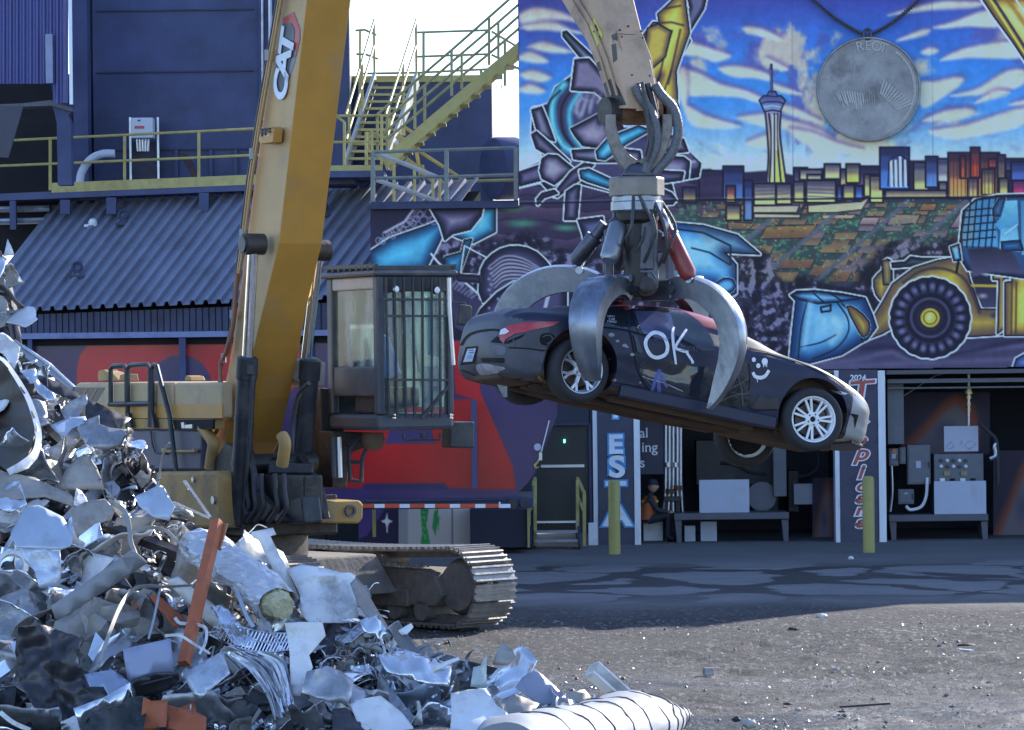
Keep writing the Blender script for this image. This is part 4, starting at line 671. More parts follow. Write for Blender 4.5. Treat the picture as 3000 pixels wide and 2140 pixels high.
# medallion on a chain
cm = Q(3, 1240, 595); mc = at(cm, YF - .16); MED = thing('medallion', 'huge round grey medallion hung by a chain on the mural sky', 'medallion', mc); s = YF / FP; Rm = 348 / 2.2755 * s
COIN = mat('old_silver', (.29, .285, .28), .5, .55, .25, 2.2, .35, 3.5, dirt=(.2, .18, .16), damt=.5, dscale=1.6)
mb = MB(); mb.lathe([(Rm * .002, .0), (Rm * .955, .0), (Rm * .965, .03), (Rm * .99, .03), (Rm, .01), (Rm, -.08), (.002, -.08)], mc, (0, -1, 0), 96, cap=False); mb.build('disc', COIN, MED, smooth=True)
mb = MB(); rr = np.random.default_rng(4)
for sgn, ang0 in ((-1, 100), (1, 30)):
    for i in range(11):
        a = R_(ang0 + i * 5 * (1 if sgn > 0 else 1) if sgn > 0 else 200 - i * 5); r0, r1 = .28 + rr.uniform(-.03, .03), .62 + rr.uniform(-.12, .08)
        if sgn < 0: p0, p1 = (-.62 + i * .05, -.02 - abs(i - 4) * .01), (-.52 + i * .042, -.36 + rr.uniform(-.05, .1))
        else: p0, p1 = (.22 + i * .03, -.1 - i * .03), (.3 + i * .055, .18 - i * .045)
        mb.bar(mc + Vector((p0[0] * Rm, -.006, p0[1] * Rm)), mc + Vector((p1[0] * Rm, -.006, p1[1] * Rm)), .022, .03)
for i in range(9): mb.bar(mc + Vector(((-.26 + i * .045) * Rm, -.004, -.05 * Rm)), mc + Vector(((-.24 + i * .045) * Rm, -.004, -.42 * Rm)), .012, .008)
for i in range(40):
    a = R_(-70 + i * 3.1); c = mc + Vector((math.cos(a) * .88 * Rm, -.005, math.sin(a) * .88 * Rm)); mb.box(c, (.05, .012, .05), Matrix.Rotation(-a, 3, 'Y'))
mb.bar(mc + Vector((-.25 * Rm, -.004, .72 * Rm)), mc + Vector((-.27 * Rm, -.004, .1 * Rm)), .012, .01)
mb.build('relief', mat('rubbed_silver', (.31, .305, .3), .4, .6, .3, 8), MED)
for ch, a in (('R', 101), ('E', 90), ('O', 79), ('T', 70)):
    o = text_mesh('lettering', ch, .26, .014, MATS['rubbed_silver']); a = R_(a); o.location = mc + Vector((math.cos(a) * .82 * Rm, -.004, math.sin(a) * .82 * Rm)); o.rotation_euler = (math.pi / 2, math.pi / 2 - a, 0); adopt(o, MED)
CHN = mat('chain_steel', (.09, .085, .1), .5, .7)
for e in (Q(3, 800, -70), Q(3, 1640, -70)):
    a, b = at(Q(3, 1232, 245), YF - .12), at(e, YF - .1); n = 52; mb = MB()
    for i in range(n):
        p = a.lerp(b, i / n); q = a.lerp(b, (i + 1.25) / n); p.z -= math.sin(i / n * math.pi) * .1; q.z -= math.sin((i + 1.25) / n * math.pi) * .1
        d = (q - p).normalized(); x = (Vector((0, 1, 0)) if i % 2 else d.cross(Vector((0, 1, 0)))).normalized(); L_ = (q - p).length / 2; c = (p + q) / 2
        mb.tube([c + d * math.cos(t) * L_ + x * math.sin(t) * .035 for t in np.linspace(0, 2 * np.pi, 9)[:-1]], .014, 5, closed=True)
    mb.build('chain', CHN, MED)
mb = MB(); mb.tube([at(Q(3, 1232, 232), YF - .14) + Vector((math.cos(t) * .07, 0, math.sin(t) * .1)) for t in np.linspace(0, 2 * np.pi, 17)[:-1]], .028, 8, closed=True); mb.build('hanging_ring', CHN, MED, smooth=True)
# a worker seated low in the left bay
PE = thing('person', 'worker in dark clothes and orange safety vest sitting low in the left bay', 'person', at((1894, 1600), YF + 1.0)); PE.location.z = 0; pc = PE.location.copy()
def skin(name, vs, es, rs, m, sub=2):
    me = bpy.data.meshes.new(name); me.from_pydata([tuple(pc + Vector(v)) for v in vs], es, []); o = bpy.data.objects.new(name, me); COL.objects.link(o); md = o.modifiers.new('skin', 'SKIN')
    for i, r in enumerate(rs): sv = me.skin_vertices[0].data[i]; sv.radius = (r, r); sv.use_root = i == 0
    md = o.modifiers.new('sub', 'SUBSURF'); md.levels = md.render_levels = sub; me.materials.append(m); me.polygons.foreach_set('use_smooth', [True] * len(me.polygons)); adopt(o, PE); return o
CLO = mat('dark_work_clothes', (.03, .032, .045), .85); SKN = mat('skin', (.42, .25, .17), .55); VST = mat('vest_orange', (.4, .1, .03), .6); VYL = mat('vest_yellow', (.62, .6, .06), .5)
skin('body', [(0, 0, .42), (.03, 0, .58), (.07, 0, .76), (.09, 0, .86), (.1, 0, .93), (.08, -.19, .8), (.2, -.23, .6), (.4, -.16, .56), (.08, .19, .8), (.2, .23, .6), (.4, .16, .56), (.05, -.1, .42), (.42, -.13, .5), (.4, -.13, .1), (.52, -.14, .05), (.05, .1, .42), (.42, .13, .5), (.4, .13, .1), (.52, .14, .05)],
     [(0, 1), (1, 2), (2, 3), (3, 4), (2, 5), (5, 6), (6, 7), (2, 8), (8, 9), (9, 10), (0, 11), (11, 12), (12, 13), (13, 14), (0, 15), (15, 16), (16, 17), (17, 18)], [.15, .14, .15, .07, .055, .065, .05, .035, .065, .05, .035, .1, .075, .05, .045, .1, .075, .05, .045], CLO)
hd = pc + Vector((.13, 0, 1.03)); mb = MB(); G = []
for i in range(11):
    ph_ = (i / 10 - .5) * math.pi; G.append([hd + Vector((math.cos(ph_) * math.cos(t) * .095 + (.012 if abs(t) < .5 and -.5 < ph_ < .2 else 0), math.cos(ph_) * math.sin(t) * .075, math.sin(ph_) * .115)) for t in np.linspace(-math.pi, math.pi, 17)[:-1]])
mb.grid(G, closed=True); mb.box(hd + Vector((.1, 0, -.005)), (.03, .025, .04)); mb.box(hd + Vector((.088, 0, -.05)), (.012, .045, .01))
for y in (-.03, .03): mb.box(hd + Vector((.088, y, .02)), (.012, .02, .01)); mb.box(hd + Vector((0, y * 2.6, 0)), (.035, .015, .05))
mb.build('head', SKN, PE, smooth=True); mb = MB(); mb.lathe([(.1, -.01), (.1, .03), (.075, .08), (.002, .1)], hd + Vector((0, 0, 1)) * .045, (0, 0, 1), 18); mb.build('cap', CLO, PE, smooth=True)
mb = MB(); G = [[pc + Vector((x + math.cos(t) * a, math.sin(t) * b, z)) for t in np.linspace(0, 2 * np.pi, 21)[:-1]] for x, z, a, b in ((.0, .42, .17, .19), (.02, .52, .17, .19), (.05, .68, .17, .2), (.07, .8, .15, .2), (.08, .86, .1, .14))]; mb.grid(G, closed=True); mb.build('safety_vest', VST, PE, smooth=True)
for z, x in ((.5, .02), (.6, .035), (.74, .06)): MB().lathe([(.178, 0), (.178, .035)], pc + Vector((x, 0, z)), (0, 0, 1), 24, cap=False).build('vest_stripe', VYL, PE, smooth=True)
for s_ in (-1, 1):
    w0 = Vector((.4, .16 * s_, .56)); skin('hand', [w0, w0 + Vector((.06, -.01 * s_, -.01))] + [w0 + Vector((.1 + d, s_ * (.02 - k * .018), -.012)) for k, d in enumerate((0, .012, .015, .008))] + [w0 + Vector((.135 + d, s_ * (.02 - k * .018), -.045)) for k, d in enumerate((0, .012, .015, .005))] + [w0 + Vector((.08, -.045 * s_, -.02))], [(0, 1), (1, 2), (1, 3), (1, 4), (1, 5), (2, 6), (3, 7), (4, 8), (5, 9), (0, 10)], [.028, .03] + [.0095] * 8 + [.011], SKN, 1)
# ---------------------------------------------------------------- blue tower, cladding and walkway at the left
def qa(k, x, y, Y): return at(Q(k, x, y), Y)
TY = 72.0
T = thing('blue_tower', 'tall plain dark blue steel tower with a pale sunlit side edge behind the digger boom', 'tower', (-6, TY, 0))
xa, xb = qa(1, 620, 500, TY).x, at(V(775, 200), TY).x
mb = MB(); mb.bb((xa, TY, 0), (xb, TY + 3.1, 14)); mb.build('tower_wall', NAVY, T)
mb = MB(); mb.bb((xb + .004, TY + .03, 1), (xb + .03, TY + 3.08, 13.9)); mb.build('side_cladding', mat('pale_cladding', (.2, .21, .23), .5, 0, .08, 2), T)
for y in (70, 480, 1000):
    mb = MB(); a = qa(1, 640, y + 6, TY - .02); b = qa(1, 1690, y - 8, TY - .02); mb.bar(a, b, .05, .03); mb.build('panel_seam', NAVY2, T)
mb = MB(); bx(mb, *Q(1, 485, -400), *Q(1, 582, 1290), TY - 1.0, TY - .4); mb.build('column', NAVY, T)
mb = MB(); bx(mb, *Q(1, 582, -400), *Q(1, 618, 1290), TY + .6, TY + 1); mb.build('recess', BLACKV, T)
for x, r in ((1730, .035), (1747, .03), (1800, .05)): pipe([Q(1, x, -300), Q(1, x + 4, 800)], TY - .1, r).build('conduit', GALV if x > 1740 else NAVY, T)  # the thickest, rightmost one is added as the tower's thin lit edge
for x in (1165, 1395, 1560):
    mb = MB(); bx(mb, *Q(1, x, 1000), *Q(1, x + 22, 1200), TY - .12, TY - .01); mb.build('rib', NAVY, T)
C_ = thing('clad_conveyor_house', 'corrugated blue cladding with a bright flange hanging high at the left edge', 'cladding', qa(1, 240, 690, 68))
CLAD = mat('blue_cladding', (.06, .07, .22), .4, 0, .2, 1.5, dirt=(.1, .1, .18), damt=.4, dscale=2, stretch=(1, 1, .15))
G = []
for j, vv in enumerate((-500, 0)):
    row = []; n = 64
    for i in range(n + 1):
        x = -260 + (455 + 260) * i / n; yb = 560 if x < 345 else 690; p = qa(1, x, -400 if j == 0 else yb, 68); p.y += -.045 if i % 4 in (1, 2) else .0; row.append(p)
    G.append(row)
mb = MB(); mb.slab(G, (0, .02, 0)); mb.build('corrugated_sheet', CLAD, C_)
mb = MB(); bx(mb, *Q(1, 457, -400), *Q(1, 479, 697), 67.9, 67.96); mb.build('flange', mat('bright_flange', (.7, .74, .8), .4, .2, .1, 8), C_)
mb = MB(); bx(mb, *Q(1, 303, 228), *Q(1, 350, 555), 67.85, 67.94); mb.build('pale_panel', mat('pale_blue_panel', (.25, .28, .42), .5), C_)
SF = thing('support_frame', 'dark bracket frame with a curved post below the corrugated cladding', 'steel frame', qa(1, 430, 1240, 68.5))
mb = MB(); P = [(330, 685), (360, 740), (378, 820), (385, 1235), (478, 1235), (470, 820), (455, 770), (480, 745), (480, 700)]; mb.prism([qa(1, x, y, 68.4) for x, y in P], (0, .4, 0)); mb.build('post', NAVY, SF)
mb = MB(); mb.prism([qa(1, x, y, 68.3) for x, y in ((-200, 705), (150, 690), (340, 668), (480, 720), (480, 745), (340, 705), (-200, 725))], (0, .6, 0)); mb.build('beam', mat('worn_steel', (.12, .12, .14), .6, .2, .3, 4), SF)
mb = MB(); mb.prism([qa(1, x, y, 67.4) for x, y in ((-150, 705), (155, 708), (55, 1050), (-150, 1052))], (0, .08, 0)); tag(mb.build('chute_plate', mat('chute_steel', (.07, .07, .09), .6, .2, .2, 3)), 'dark slanted chute plate at the left edge above the walkway', 'plate')
mb = MB(); bx(mb, *Q(1, -400, 500), *Q(1, 490, 1700), 71.5, 71.9); bx(mb, *Q(1, 495, 1285), *Q(1, 2300, 1700), 73.5, 73.9); tag(mb.build('dark_backing', BLACKV), 'black backing sheet for the dark void behind the left walkway', 'wall')  # black sheets added to keep the shaded void dark and hide sky
# walkway
W_ = thing('walkway', 'long raised steel walkway with yellow railings under the blue tower', 'walkway', qa(1, 900, 1290, 70))
def wy(x): return 70.6 - x / 1650 * 1.6
def wq(x, y): return qa(1, x, y, wy(x))
mb = MB(); a0, a1, b0, b1 = wq(-150, 1300), wq(1900, 1205), wq(-150, 1345), wq(1900, 1262); mb.hexa([b0, b1, b1 + Vector((0, 1.2, 0)), b0 + Vector((0, 1.2, 0)), a0, a1, a1 + Vector((0, 1.2, 0)), a0 + Vector((0, 1.2, 0))]); mb.build('platform_beam', NAVY, W_)
mb = MB(); mb.bar(wq(345, 1254), wq(1900, 1190), .03, .2); mb.build('toe_board', YEL, W_)
for y0, y1, x0 in ((936, 850, 95), (1114, 1028, -150)): mb = MB(); mb.tube([wq(x0, y0), wq(1900, y1)], .028, 8); mb.build('rail', YEL, W_)
for x, y0, y1 in ((335, 925, 1270), (831, 900, 1255), (1326, 878, 1225)): mb = MB(); mb.bar(wq(x, y0), wq(x, y1), .06); mb.build('rail_post', YEL, W_)
for x in (437, 745, 1362): mb = MB(); mb.bar(wq(x, 1335 - (x - 437) * .05), wq(x, 1430), .2); mb.build('support_post', NAVY, W_)
for lab, pts in (('upper grey pipe in the dark bay at the far left', [(-100, 1398), (330, 1390)]), ('lower grey pipe in the dark bay at the far left', [(-100, 1480), (300, 1470)])): tag(pipe([Q(1, *p) for p in pts], 70.8, .07).build('pipe', GALV, smooth=True), lab, 'pipe')
mb = MB(); bx(mb, *Q(1, 65, 1340), *Q(1, 105, 1530), 70.3, 70.5); tag(mb.build('short_post', NAVY), 'short steel post crossing the two grey pipes at the far left', 'post')
E_ = thing('switch_cabinet', 'white wall cabinet with a red label behind the walkway rail', 'electrical box', qa(1, 947, 920, 71.2))
mb = MB(); bx(mb, *Q(1, 875, 785), *Q(1, 1020, 922), 71.0, 71.4); mb.build('housing', mat('cabinet_white', (.55, .6, .66), .45, 0, .06, 3), E_, bevel=.02)
mb = MB(); bx(mb, *Q(1, 897, 840), *Q(1, 962, 858), 70.98, 71.0); mb.build('red_label', mat('label_red', (.5, .1, .14), .5), E_)
mb = MB(); bx(mb, *Q(1, 918, 800), *Q(1, 934, 808), 70.98, 71.0); mb.build('badge', BLACKV, E_)
for x in (862, 1047): mb = MB(); bx(mb, *Q(1, x, 783), *Q(1, x + 14, 1205), 71.45, 71.52); mb.build('upright', GALV, E_)
for i in range(5): pipe([Q(1, 915 + i * 19, 922), Q(1, 915 + i * 19, 945), Q(1, 920 + i * 17, 1010)], 71.2, .025, n=6).build('gland', GALV, E_)
mb = MB(); bx(mb, *Q(1, 880, 950), *Q(1, 1050, 1205), 71.6, 71.64); mb.build('cable_panel', mat('stained_panel', (.03, .032, .06), .6, 0, .5, 3, dirt=(.08, .06, .05), damt=.5), E_)
tag(pipe([Q(1, *p) for p in ((530, 1235), (545, 1150), (600, 1068), (680, 1028), (765, 1026))], 70.4, .085, n=12, sm=6).build('white_hose', mat('white_hose_cover', (.55, .6, .68), .5, 0, .1, 6), smooth=True), 'white curved hose rising behind the walkway rail', 'hose')
mb = MB(); mb.bar(qa(1, 1222, 1030, 71.3), qa(1, 1325, 1200, 70.6), .16, .05); tag(mb.build('brace_strut', mat('old_brown_steel', (.07, .045, .035), .7, .1, .3, 4)), 'brown slanted brace behind the walkway rail', 'brace')
# lean-to roof of ribbed sheet, wall and beam below
SH = thing('lean_to_shed', 'lean-to shed with a sloping ribbed blue metal roof behind the striped trailer', 'shed', at(V(400, 1200), 66))
EL, ER, RL, RR = at(V(-70, 698), 68), at(V(880, 660), 64.2), at(V(118, 458), 71.2), at(V(1068, 404), 67.4)
n = 33; G0, G1 = [], []; up = Vector((0, -.35, 1)).normalized()
for i in range(n):
    for f, h in ((0, 0), (.56, 0), (.66, .085), (.9, .085)):
        t = (i + f) / n; G0.append(EL.lerp(ER, t) + up * h); G1.append(RL.lerp(RR, t) + up * h)
mb = MB(); mb.slab([G0, G1], -.012); mb.build('roof', ROOF, SH)
mb = MB(); a, b = EL + Vector((0, .25, -.06)), ER + Vector((0, .25, -.06)); d = Vector((0, 0, -1.2)); g0, g1 = [], []
for i in range(n * 2):
    for f, h in ((0, 0), (.8, 0), (.84, .03), (.96, .03)):
        t = (i + f) / (n * 2); g0.append(a.lerp(b, t) + Vector((0, h, 0))); g1.append(a.lerp(b, t) + Vector((0, h, 0)) + d)
mb.slab([g0, g1], (0, .02, 0)); mb.build('eave_wall', NAVY2, SH)
mb = MB(); mb.hexa([EL + Vector((0, .7, -6)), ER + Vector((0, .7, -6)), RR + Vector((0, 0, -7)), RL + Vector((0, 0, -7)), EL + Vector((0, .7, -.2)), ER + Vector((0, .7, -.2)), RR + Vector((0, -.2, -.2)), RL + Vector((0, -.2, -.2))]); mb.build('dark_core', BLACKV, SH)
def roofpt(x, y, k):
    best = None                                        # where a line of sight meets the roof plane
    nrm = (ER - EL).cross(RL - EL).normalized(); p0 = at(Q(k, x, y), 60) - Vector((0, 0, CH)); o = Vector((0, 0, CH)); t = (EL - o).dot(nrm) / p0.dot(nrm); return o + p0 * t
for lab, k, x, y in (('dark lifting eye on the ribbed roof near its ridge', 1, 823, 1505), ('dark lifting eye low on the ribbed roof near its left edge', 4, 515, 230), ('dark lifting eye on the ribbed roof right of the boom', 1, 2148, 1445)):
    c = roofpt(x, y, k); mb = MB(); mb.box(c + Vector((0, 0, .03)), (.3, .25, .06)); r = .085
    ring = [c + Vector((math.sin(t) * r, 0, .22 - math.cos(t) * r)) for t in np.linspace(0, 2 * np.pi, 17)[:-1]]; mb.tube(ring, .04, 6, closed=True); mb.box(c + Vector((0, 0, .1)), (.13, .07, .14)); tag(mb.build('lifting_eye', NAVY2), lab, 'lifting eye')
c = roofpt(620, 1515, 1); mb = MB(); mb.lathe([(.02, 0), (.09, .03), (.09, .12), (.05, .17), (.002, .18)], c, (0, -.2, 1), 12); mb.box(c + Vector((-.12, 0, .03)), (.12, .1, .05)); tag(mb.build('white_lamp', WHITE), 'small white fitting lying on the ribbed roof', 'lamp')
# ---------------------------------------------------------------- painted hopper trailer
TRY = 55.0
TR = thing('hopper_trailer', 'long trailer tank painted with huge red and dark blue letter shapes', 'trailer', at((900, 1560), TRY))
TR.location.z = 0
t_ = Paint(20, 1000, 1640, 1478, 4, '#221f52')
RED, RED2 = '#b02a42', '#8e1c2e'
t_.fill(QL(4, [(590, 670), (535, 740), (513, 830), (513, 930), (540, 1100), (620, 1300), (1300, 1400), (1700, 1300), (2000, 900), (2000, 670)]), '#74162a', '#7c1c32', soft=3)
t_.fill([(Q(4, 1200, 955)[0] + 93 * math.cos(a), Q(4, 1200, 955)[1] + 93 * math.sin(a)) for a in np.linspace(0, 6.28, 40)[:-1]], '#25285e', '#1e2054', soft=3)
t_.fill(QL(4, [(1995, 665), (2275, 665), (2275, 1000), (2100, 1000)]), '#2a2c68', soft=3)
t_.fill(QL(5, [(-130, 1040), (880, 1040), (880, 1630), (-130, 1630)]), '#7a1020', '#64101c', soft=3); t_.fill(QL(5, [(325, 1240), (600, 1240), (625, 1332), (288, 1336)]), '#232458', soft=2.5)
t_.fill(QL(5, [(740, 600), (880, 600), (930, 1000), (960, 1065), (1060, 1290), (1140, 1480), (1166, 1640), (880, 1640), (880, 1040), (760, 1000)]), '#821226', '#64101c', soft=3)
t_.fill(QL(5, [(150, 1600), (690, 1596), (720, 1640), (140, 1640)]), '#1a1a48', soft=3)
g = fbm(t_.h, t_.w, 40, 91, 4)[..., None]; t_.C *= 1 + (g - .5) * .3
def tfn(U, W):
    du, dv = U - 1500., 1070. - W; x = (du * cr + dv * sr) * TRY / FP; z = CH + (-du * sr + dv * cr) * TRY / FP; zc, r = 2.9, 1.97
    q = np.clip((zc - z) / r, 0, .985); y = TRY + r * (1 - np.sqrt(1 - q * q)); return np.stack([x, y, z], -1)
def tkeep(U, W): return U < 1636 - np.clip(W - 1215, 0, 400) * .4 - np.clip(W - 1385, 0, 200) ** 2 * .006
t_.mesh('painted_tank_side', TRY, vcol('trailer_paint', .2, bump=.04), (.36, .5, .85), tkeep, TR)
mb = MB(); zt, zl_ = at((800, 1000), TRY).z, at((800, 1470), TRY).z; x0, x1 = at((22, 1200), TRY).x, at((1560, 1400), TRY).x
mb.bb((x0, TRY + .03, 2.91), (at((1630, 1100), TRY).x, TRY + 2.4, zt - .01)); mb.bb((x0, TRY + 1.7, zl_ + .05), (x1, TRY + 2.2, 2.91)); mb.build('tank_shell', NAVY2, TR)
BEAM = mat('light_blue_beam', (.16, .2, .38), .4, .2, .3, 1.5, dirt=(.06, .07, .13), damt=.5, dscale=1.5)
mb = MB(); bx(mb, *Q(4, -40, 588), *Q(4, 2300, 626), TRY - .35, TRY + .1); mb.build('top_beam', BEAM, TR)
mb = MB(); bx(mb, *Q(4, -40, 627), *Q(4, 2300, 672), TRY - .1, TRY + .05); mb.build('top_recess', BLACKV, TR)
for k, a, b in ((4, (188, 628), (217, 1500)), (4, (1196, 628), (1240, 1450)), (5, (868, 1040), (905, 1632)), (4, (2060, 628), (2090, 1200))):
    mb = MB(); bx(mb, *Q(k, *a), *Q(k, *b), TRY - .3, TRY - .12); mb.build('frame_post', NAVY, TR)
mb = MB(); bx(mb, *Q(8, -900, 86), *Q(8, 1100, 98), TRY - .3, TRY + 1.8); bx(mb, *Q(8, -900, 98), *Q(8, 1100, 150), TRY - .24, TRY + 1.7); mb.build('chassis_rail', NAVY2, TR)
TRED = mat('tape_red', (.62, .07, .03), .35); TWH = mat('tape_white', (.75, .76, .8), .35)
for i in range(7):
    x = 52 + i * 168; mb = MB(); bx(mb, *Q(8, x, 112), *Q(8, x + 68, 138), TRY - .32, TRY - .31); mb.build('white_tape', TWH, TR)
    x1_ = min(x + 168, 1050); mb = MB()
    if x1_ - x > 80: bx(mb, *Q(8, x + 68, 111), *Q(8, x1_, 137), TRY - .32, TRY - .31); mb.build('red_tape', TRED, TR)
mb = MB(); bx(mb, *Q(8, 1050, 98), *Q(8, 1062, 138), TRY - .325, TRY - .25); mb.build('rail_end', TWH, TR)
mb = MB(); mb.prism([qa(8, x, y, TRY - .1) for x, y in ((1100, 60), (1280, 80), (1280, 140), (1100, 150))], (0, .3, 0)); mb.build('coupling_arm', NAVY2, TR)
for x, y, r in ((1215, 108, .06), (1140, 112, .09)): mb = MB(); mb.cyl(qa(8, x, y, TRY - .2), qa(8, x, y, TRY + .3), r); mb.build('coupling_pin', DARKM, TR, smooth=True)
for x in (-3.6, -6.4):
    for y in (TRY + .35, TRY + 1.6): mb = MB(); mb.lathe([(.2, -.14), (.5, -.14), (.53, -.08), (.53, .08), (.5, .14), (.2, .14)], (x, y, .53), (0, 1, 0), 28); mb.build('wheel', BLACKV, TR, smooth=True)
mb = MB(); mb.cyl(qa(5, 1308, 1357, TRY - .03), qa(5, 1308, 1357, TRY - .01), .058, n=24); mb.build('round_sticker', WHITEB, TR)
tag(pipe([Q(5, 1387, 1180), Q(5, 1335, 1385)], TRY - .05, .01).build('wire_cable', GALV), 'thin bright cable hanging at the right end of the trailer', 'cable')
t = thing('brass_hook', 'small brass hook block hanging on the cable at the end of the trailer', 'hook', qa(5, 1310, 1480, TRY - .05)); mb = MB(); mb.tube([qa(5, x, y, TRY - .05) for x, y in ((1332, 1385), (1325, 1430), (1310, 1460), (1290, 1480), (1300, 1500), (1320, 1490))], .022, 6); mb.build('hook', mat('brass', (.4, .3, .12), .4, .8), t, smooth=True); mb = MB(); mb.box(qa(5, 1328, 1420, TRY - .05), (.05, .06, .12)); mb.build('block', GALV, t)
# things under and behind the trailer
pp = Paint(1168, 1490, 1378, 1612, 3, '#8d93b0'); pp.fill([(1168, 1490), (1195, 1490), (1195, 1612), (1168, 1612)], '#6f7898', soft=3); pp.fill([(1320, 1490), (1378, 1490), (1378, 1612), (1320, 1612)], '#9196b2', soft=2); pp.line([(1325, 1490), (1325, 1612)], 4, '#4a5070')
for P in ([(1232, 1490), (1256, 1490), (1250, 1540), (1258, 1580), (1262, 1612), (1230, 1612), (1236, 1560)], [(1272, 1498), (1284, 1490), (1282, 1530), (1276, 1572), (1266, 1545)], [(1280, 1520), (1288, 1512), (1284, 1560)]): pp.fill(P, '#1f6a44', '#2a7a4e', soft=2)
r = np.random.default_rng(8)
for i in range(26): x, y = r.uniform(1235, 1256), r.uniform(1492, 1608); pp.line([(x, y), (x + r.uniform(-5, 5), y + r.uniform(3, 10))], 2, '#7fae96', 1, .6)
tag(pp.mesh('banner_panel', 61, PAINT, (.4, .52, .9)), 'pale banner panel with torn green print behind the trailer chassis', 'banner')
pp = Paint(1050, 1488, 1166, 1612, 3, '#1d1a40'); pp.fill([(1050, 1488), (1130, 1488), (1075, 1570), (1050, 1580)], '#3a2f78', soft=3); pp.fill([(1133, 1501), (1137, 1522), (1151, 1528), (1138, 1534), (1134, 1562), (1130, 1534), (1116, 1528), (1130, 1522)], '#d6d2f4', soft=1.5)
tag(pp.mesh('painted_hoarding', 60.5, PAINT, (.4, .52, .9)), 'dark purple painted panel with a white four-pointed sparkle under the trailer', 'panel')
mb = MB(); bx(mb, *Q(8, 206, 20), *Q(8, 228, 332), 59.8, 59.9); tag(mb.build('yellow_post', YEL), 'thin yellow post beside the sparkle panel under the trailer', 'post')
mb = MB(); bx(mb, *Q(8, 858, 150), *Q(8, 1240, 402), 60.5, 62.5); tag(mb.build('dark_skip', mat('dark_skip_paint', (.018, .018, .04), .6)), 'dark steel bin standing left of the door steps', 'bin')
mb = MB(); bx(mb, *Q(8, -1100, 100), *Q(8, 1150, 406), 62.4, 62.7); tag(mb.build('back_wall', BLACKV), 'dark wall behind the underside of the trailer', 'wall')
mb = MB(); bx(mb, *Q(8, 1240, 130), *Q(8, 1256, 402), 60.4, 60.5); tag(mb.build('yellow_post', YEL), 'thin yellow post at the left of the door steps', 'post')
mb = MB(); mb.prism([qa(8, x, y, 60.2) for x, y in ((1145, 60), (1180, 10), (1285, -10), (1280, 85))], (0, .1, 0)); tag(mb.build('grey_sheet', GREYP), 'pale grey panel behind the right end of the trailer', 'panel')
# ---------------------------------------------------------------- stair tower between the blue tower and the mural
U_B = thing('blue_plant_unit', 'blue box-shaped plant unit with a white sunlit end wall behind the yellow stairs', 'plant unit', at((1290, 560), 70))
def hz(p, v): return at((p[0], v), p[1]).z
f = [(975, 73.3), (1441, 71.2), (1540, 74.5), (1080, 76)]
bot = [at((u, 590), Y) for u, Y in f]; top = [at((975, 240), 73.3), at((1441, 236), 71.2), at((1540, 285), 74.5), at((1080, 262), 76)]
for i in range(4): bot[i].z = 1.0; top[i].x, top[i].y = bot[i].x, bot[i].y
mb = MB(); mb.hexa(bot + top); mb.build('housing', NAVY, U_B)
mb = MB(); q = [bot[1], bot[2], top[2], top[1]]; nn = Vector((.98, -.18, 0)); q = [p + nn * .012 for p in q]; mb.prism(q, nn * .02); mb.build('end_wall', mat('pale_end_wall', (.62, .62, .6), .6, 0, .12, 1.2, stretch=(1, 1, .2)), U_B)
mb = MB(); c0, c1 = qa(2, 1010, 1125, 70.6), qa(2, 1500, 1120, 71.4); mb.lathe([(.01, 0), (.62, .0), (.65, .06), (.65, .5), (.62, .53), (.62, 1.0), (.01, 1.0)], c0, c1 - c0, 36, cap=False); tag(mb.build('round_duct', NAVY, smooth=True), 'large round navy duct beside the white end wall', 'duct')
mb = MB(); mb.bar(top[0] + Vector((0, -.06, .04)), top[1] + Vector((0, -.06, .04)), .06, .14); mb.build('roof_edge', YELG, U_B)
def rails(name, label, cat, segs, posts, Yf, r=.028, m=None, loc=None):
    t = thing(name, label, cat, loc or qa(2, *segs[0][0], Yf(*segs[0][0])))
    for s_ in segs: MB().tube([qa(2, *p, Yf(*p)) for p in s_], r, 6).build('rail', m or YEL, t)
    for a, b in posts: MB().bar(qa(2, *a, Yf(*a)), qa(2, *b, Yf(*a)), .06).build('rail_post', m or YEL, t)
    return t
RLG = mat('dull_yellow_rail', (.3, .29, .13), .5, 0, .2, 5)
rails('roof_railing', 'thin railing along the roof of the blue plant unit', 'railing', [[(145, 492), (520, 486), (930, 465), (1180, 452)], [(500, 218), (980, 203)], [(495, 380), (985, 362)], [(1000, 210), (1200, 330)], [(1000, 365), (1200, 470)]], [((518, 486), (518, 540)), ((932, 465), (932, 530)), ((548, 218), (548, 520)), ((1090, 275), (1090, 575))], lambda x, y: 72.2, m=RLG)
# the steep flight going up to the left
S1 = thing('rear_staircase', 'steep flight of steel stairs rising away behind the landing', 'stairs', qa(2, 120, 1095, 68.2))
Lt, Lb, Rt, Rb = qa(2, 225, 530, 71), qa(2, 35, 1095, 68.4), qa(2, 505, 530, 71), qa(2, 300, 1095, 68.4)
SWH = mat('pale_stringer', (.42, .43, .4), .5, .1, .15, 4)  # pale tone shared by the stringers and the stair rail
for a, b in ((Lt, Lb), (Rt, Rb)): MB().bar(a, b, .06, .3).build('stringer', SWH, S1)
for i in range(12):
    t = (i + .3) / 12; a, b = Lt.lerp(Lb, t), Rt.lerp(Rb, t); MB().bar(a, b, .28, .05).build('tread', YELG, S1)
for (a, b), side in (((Lt, Lb), 0), ((Rt, Rb), 1)):
    for h in (1.0, .5): MB().tube([a + Vector((0, 0, h + .25)), b + Vector((0, 0, h))], .028, 6).build('rail', YEL, S1)
    for t in (.02, .45, .9): p = a.lerp(b, t); MB().bar(p, p + Vector((0, 0, 1.25 - .25 * t)), .05).build('rail_post', YEL, S1)
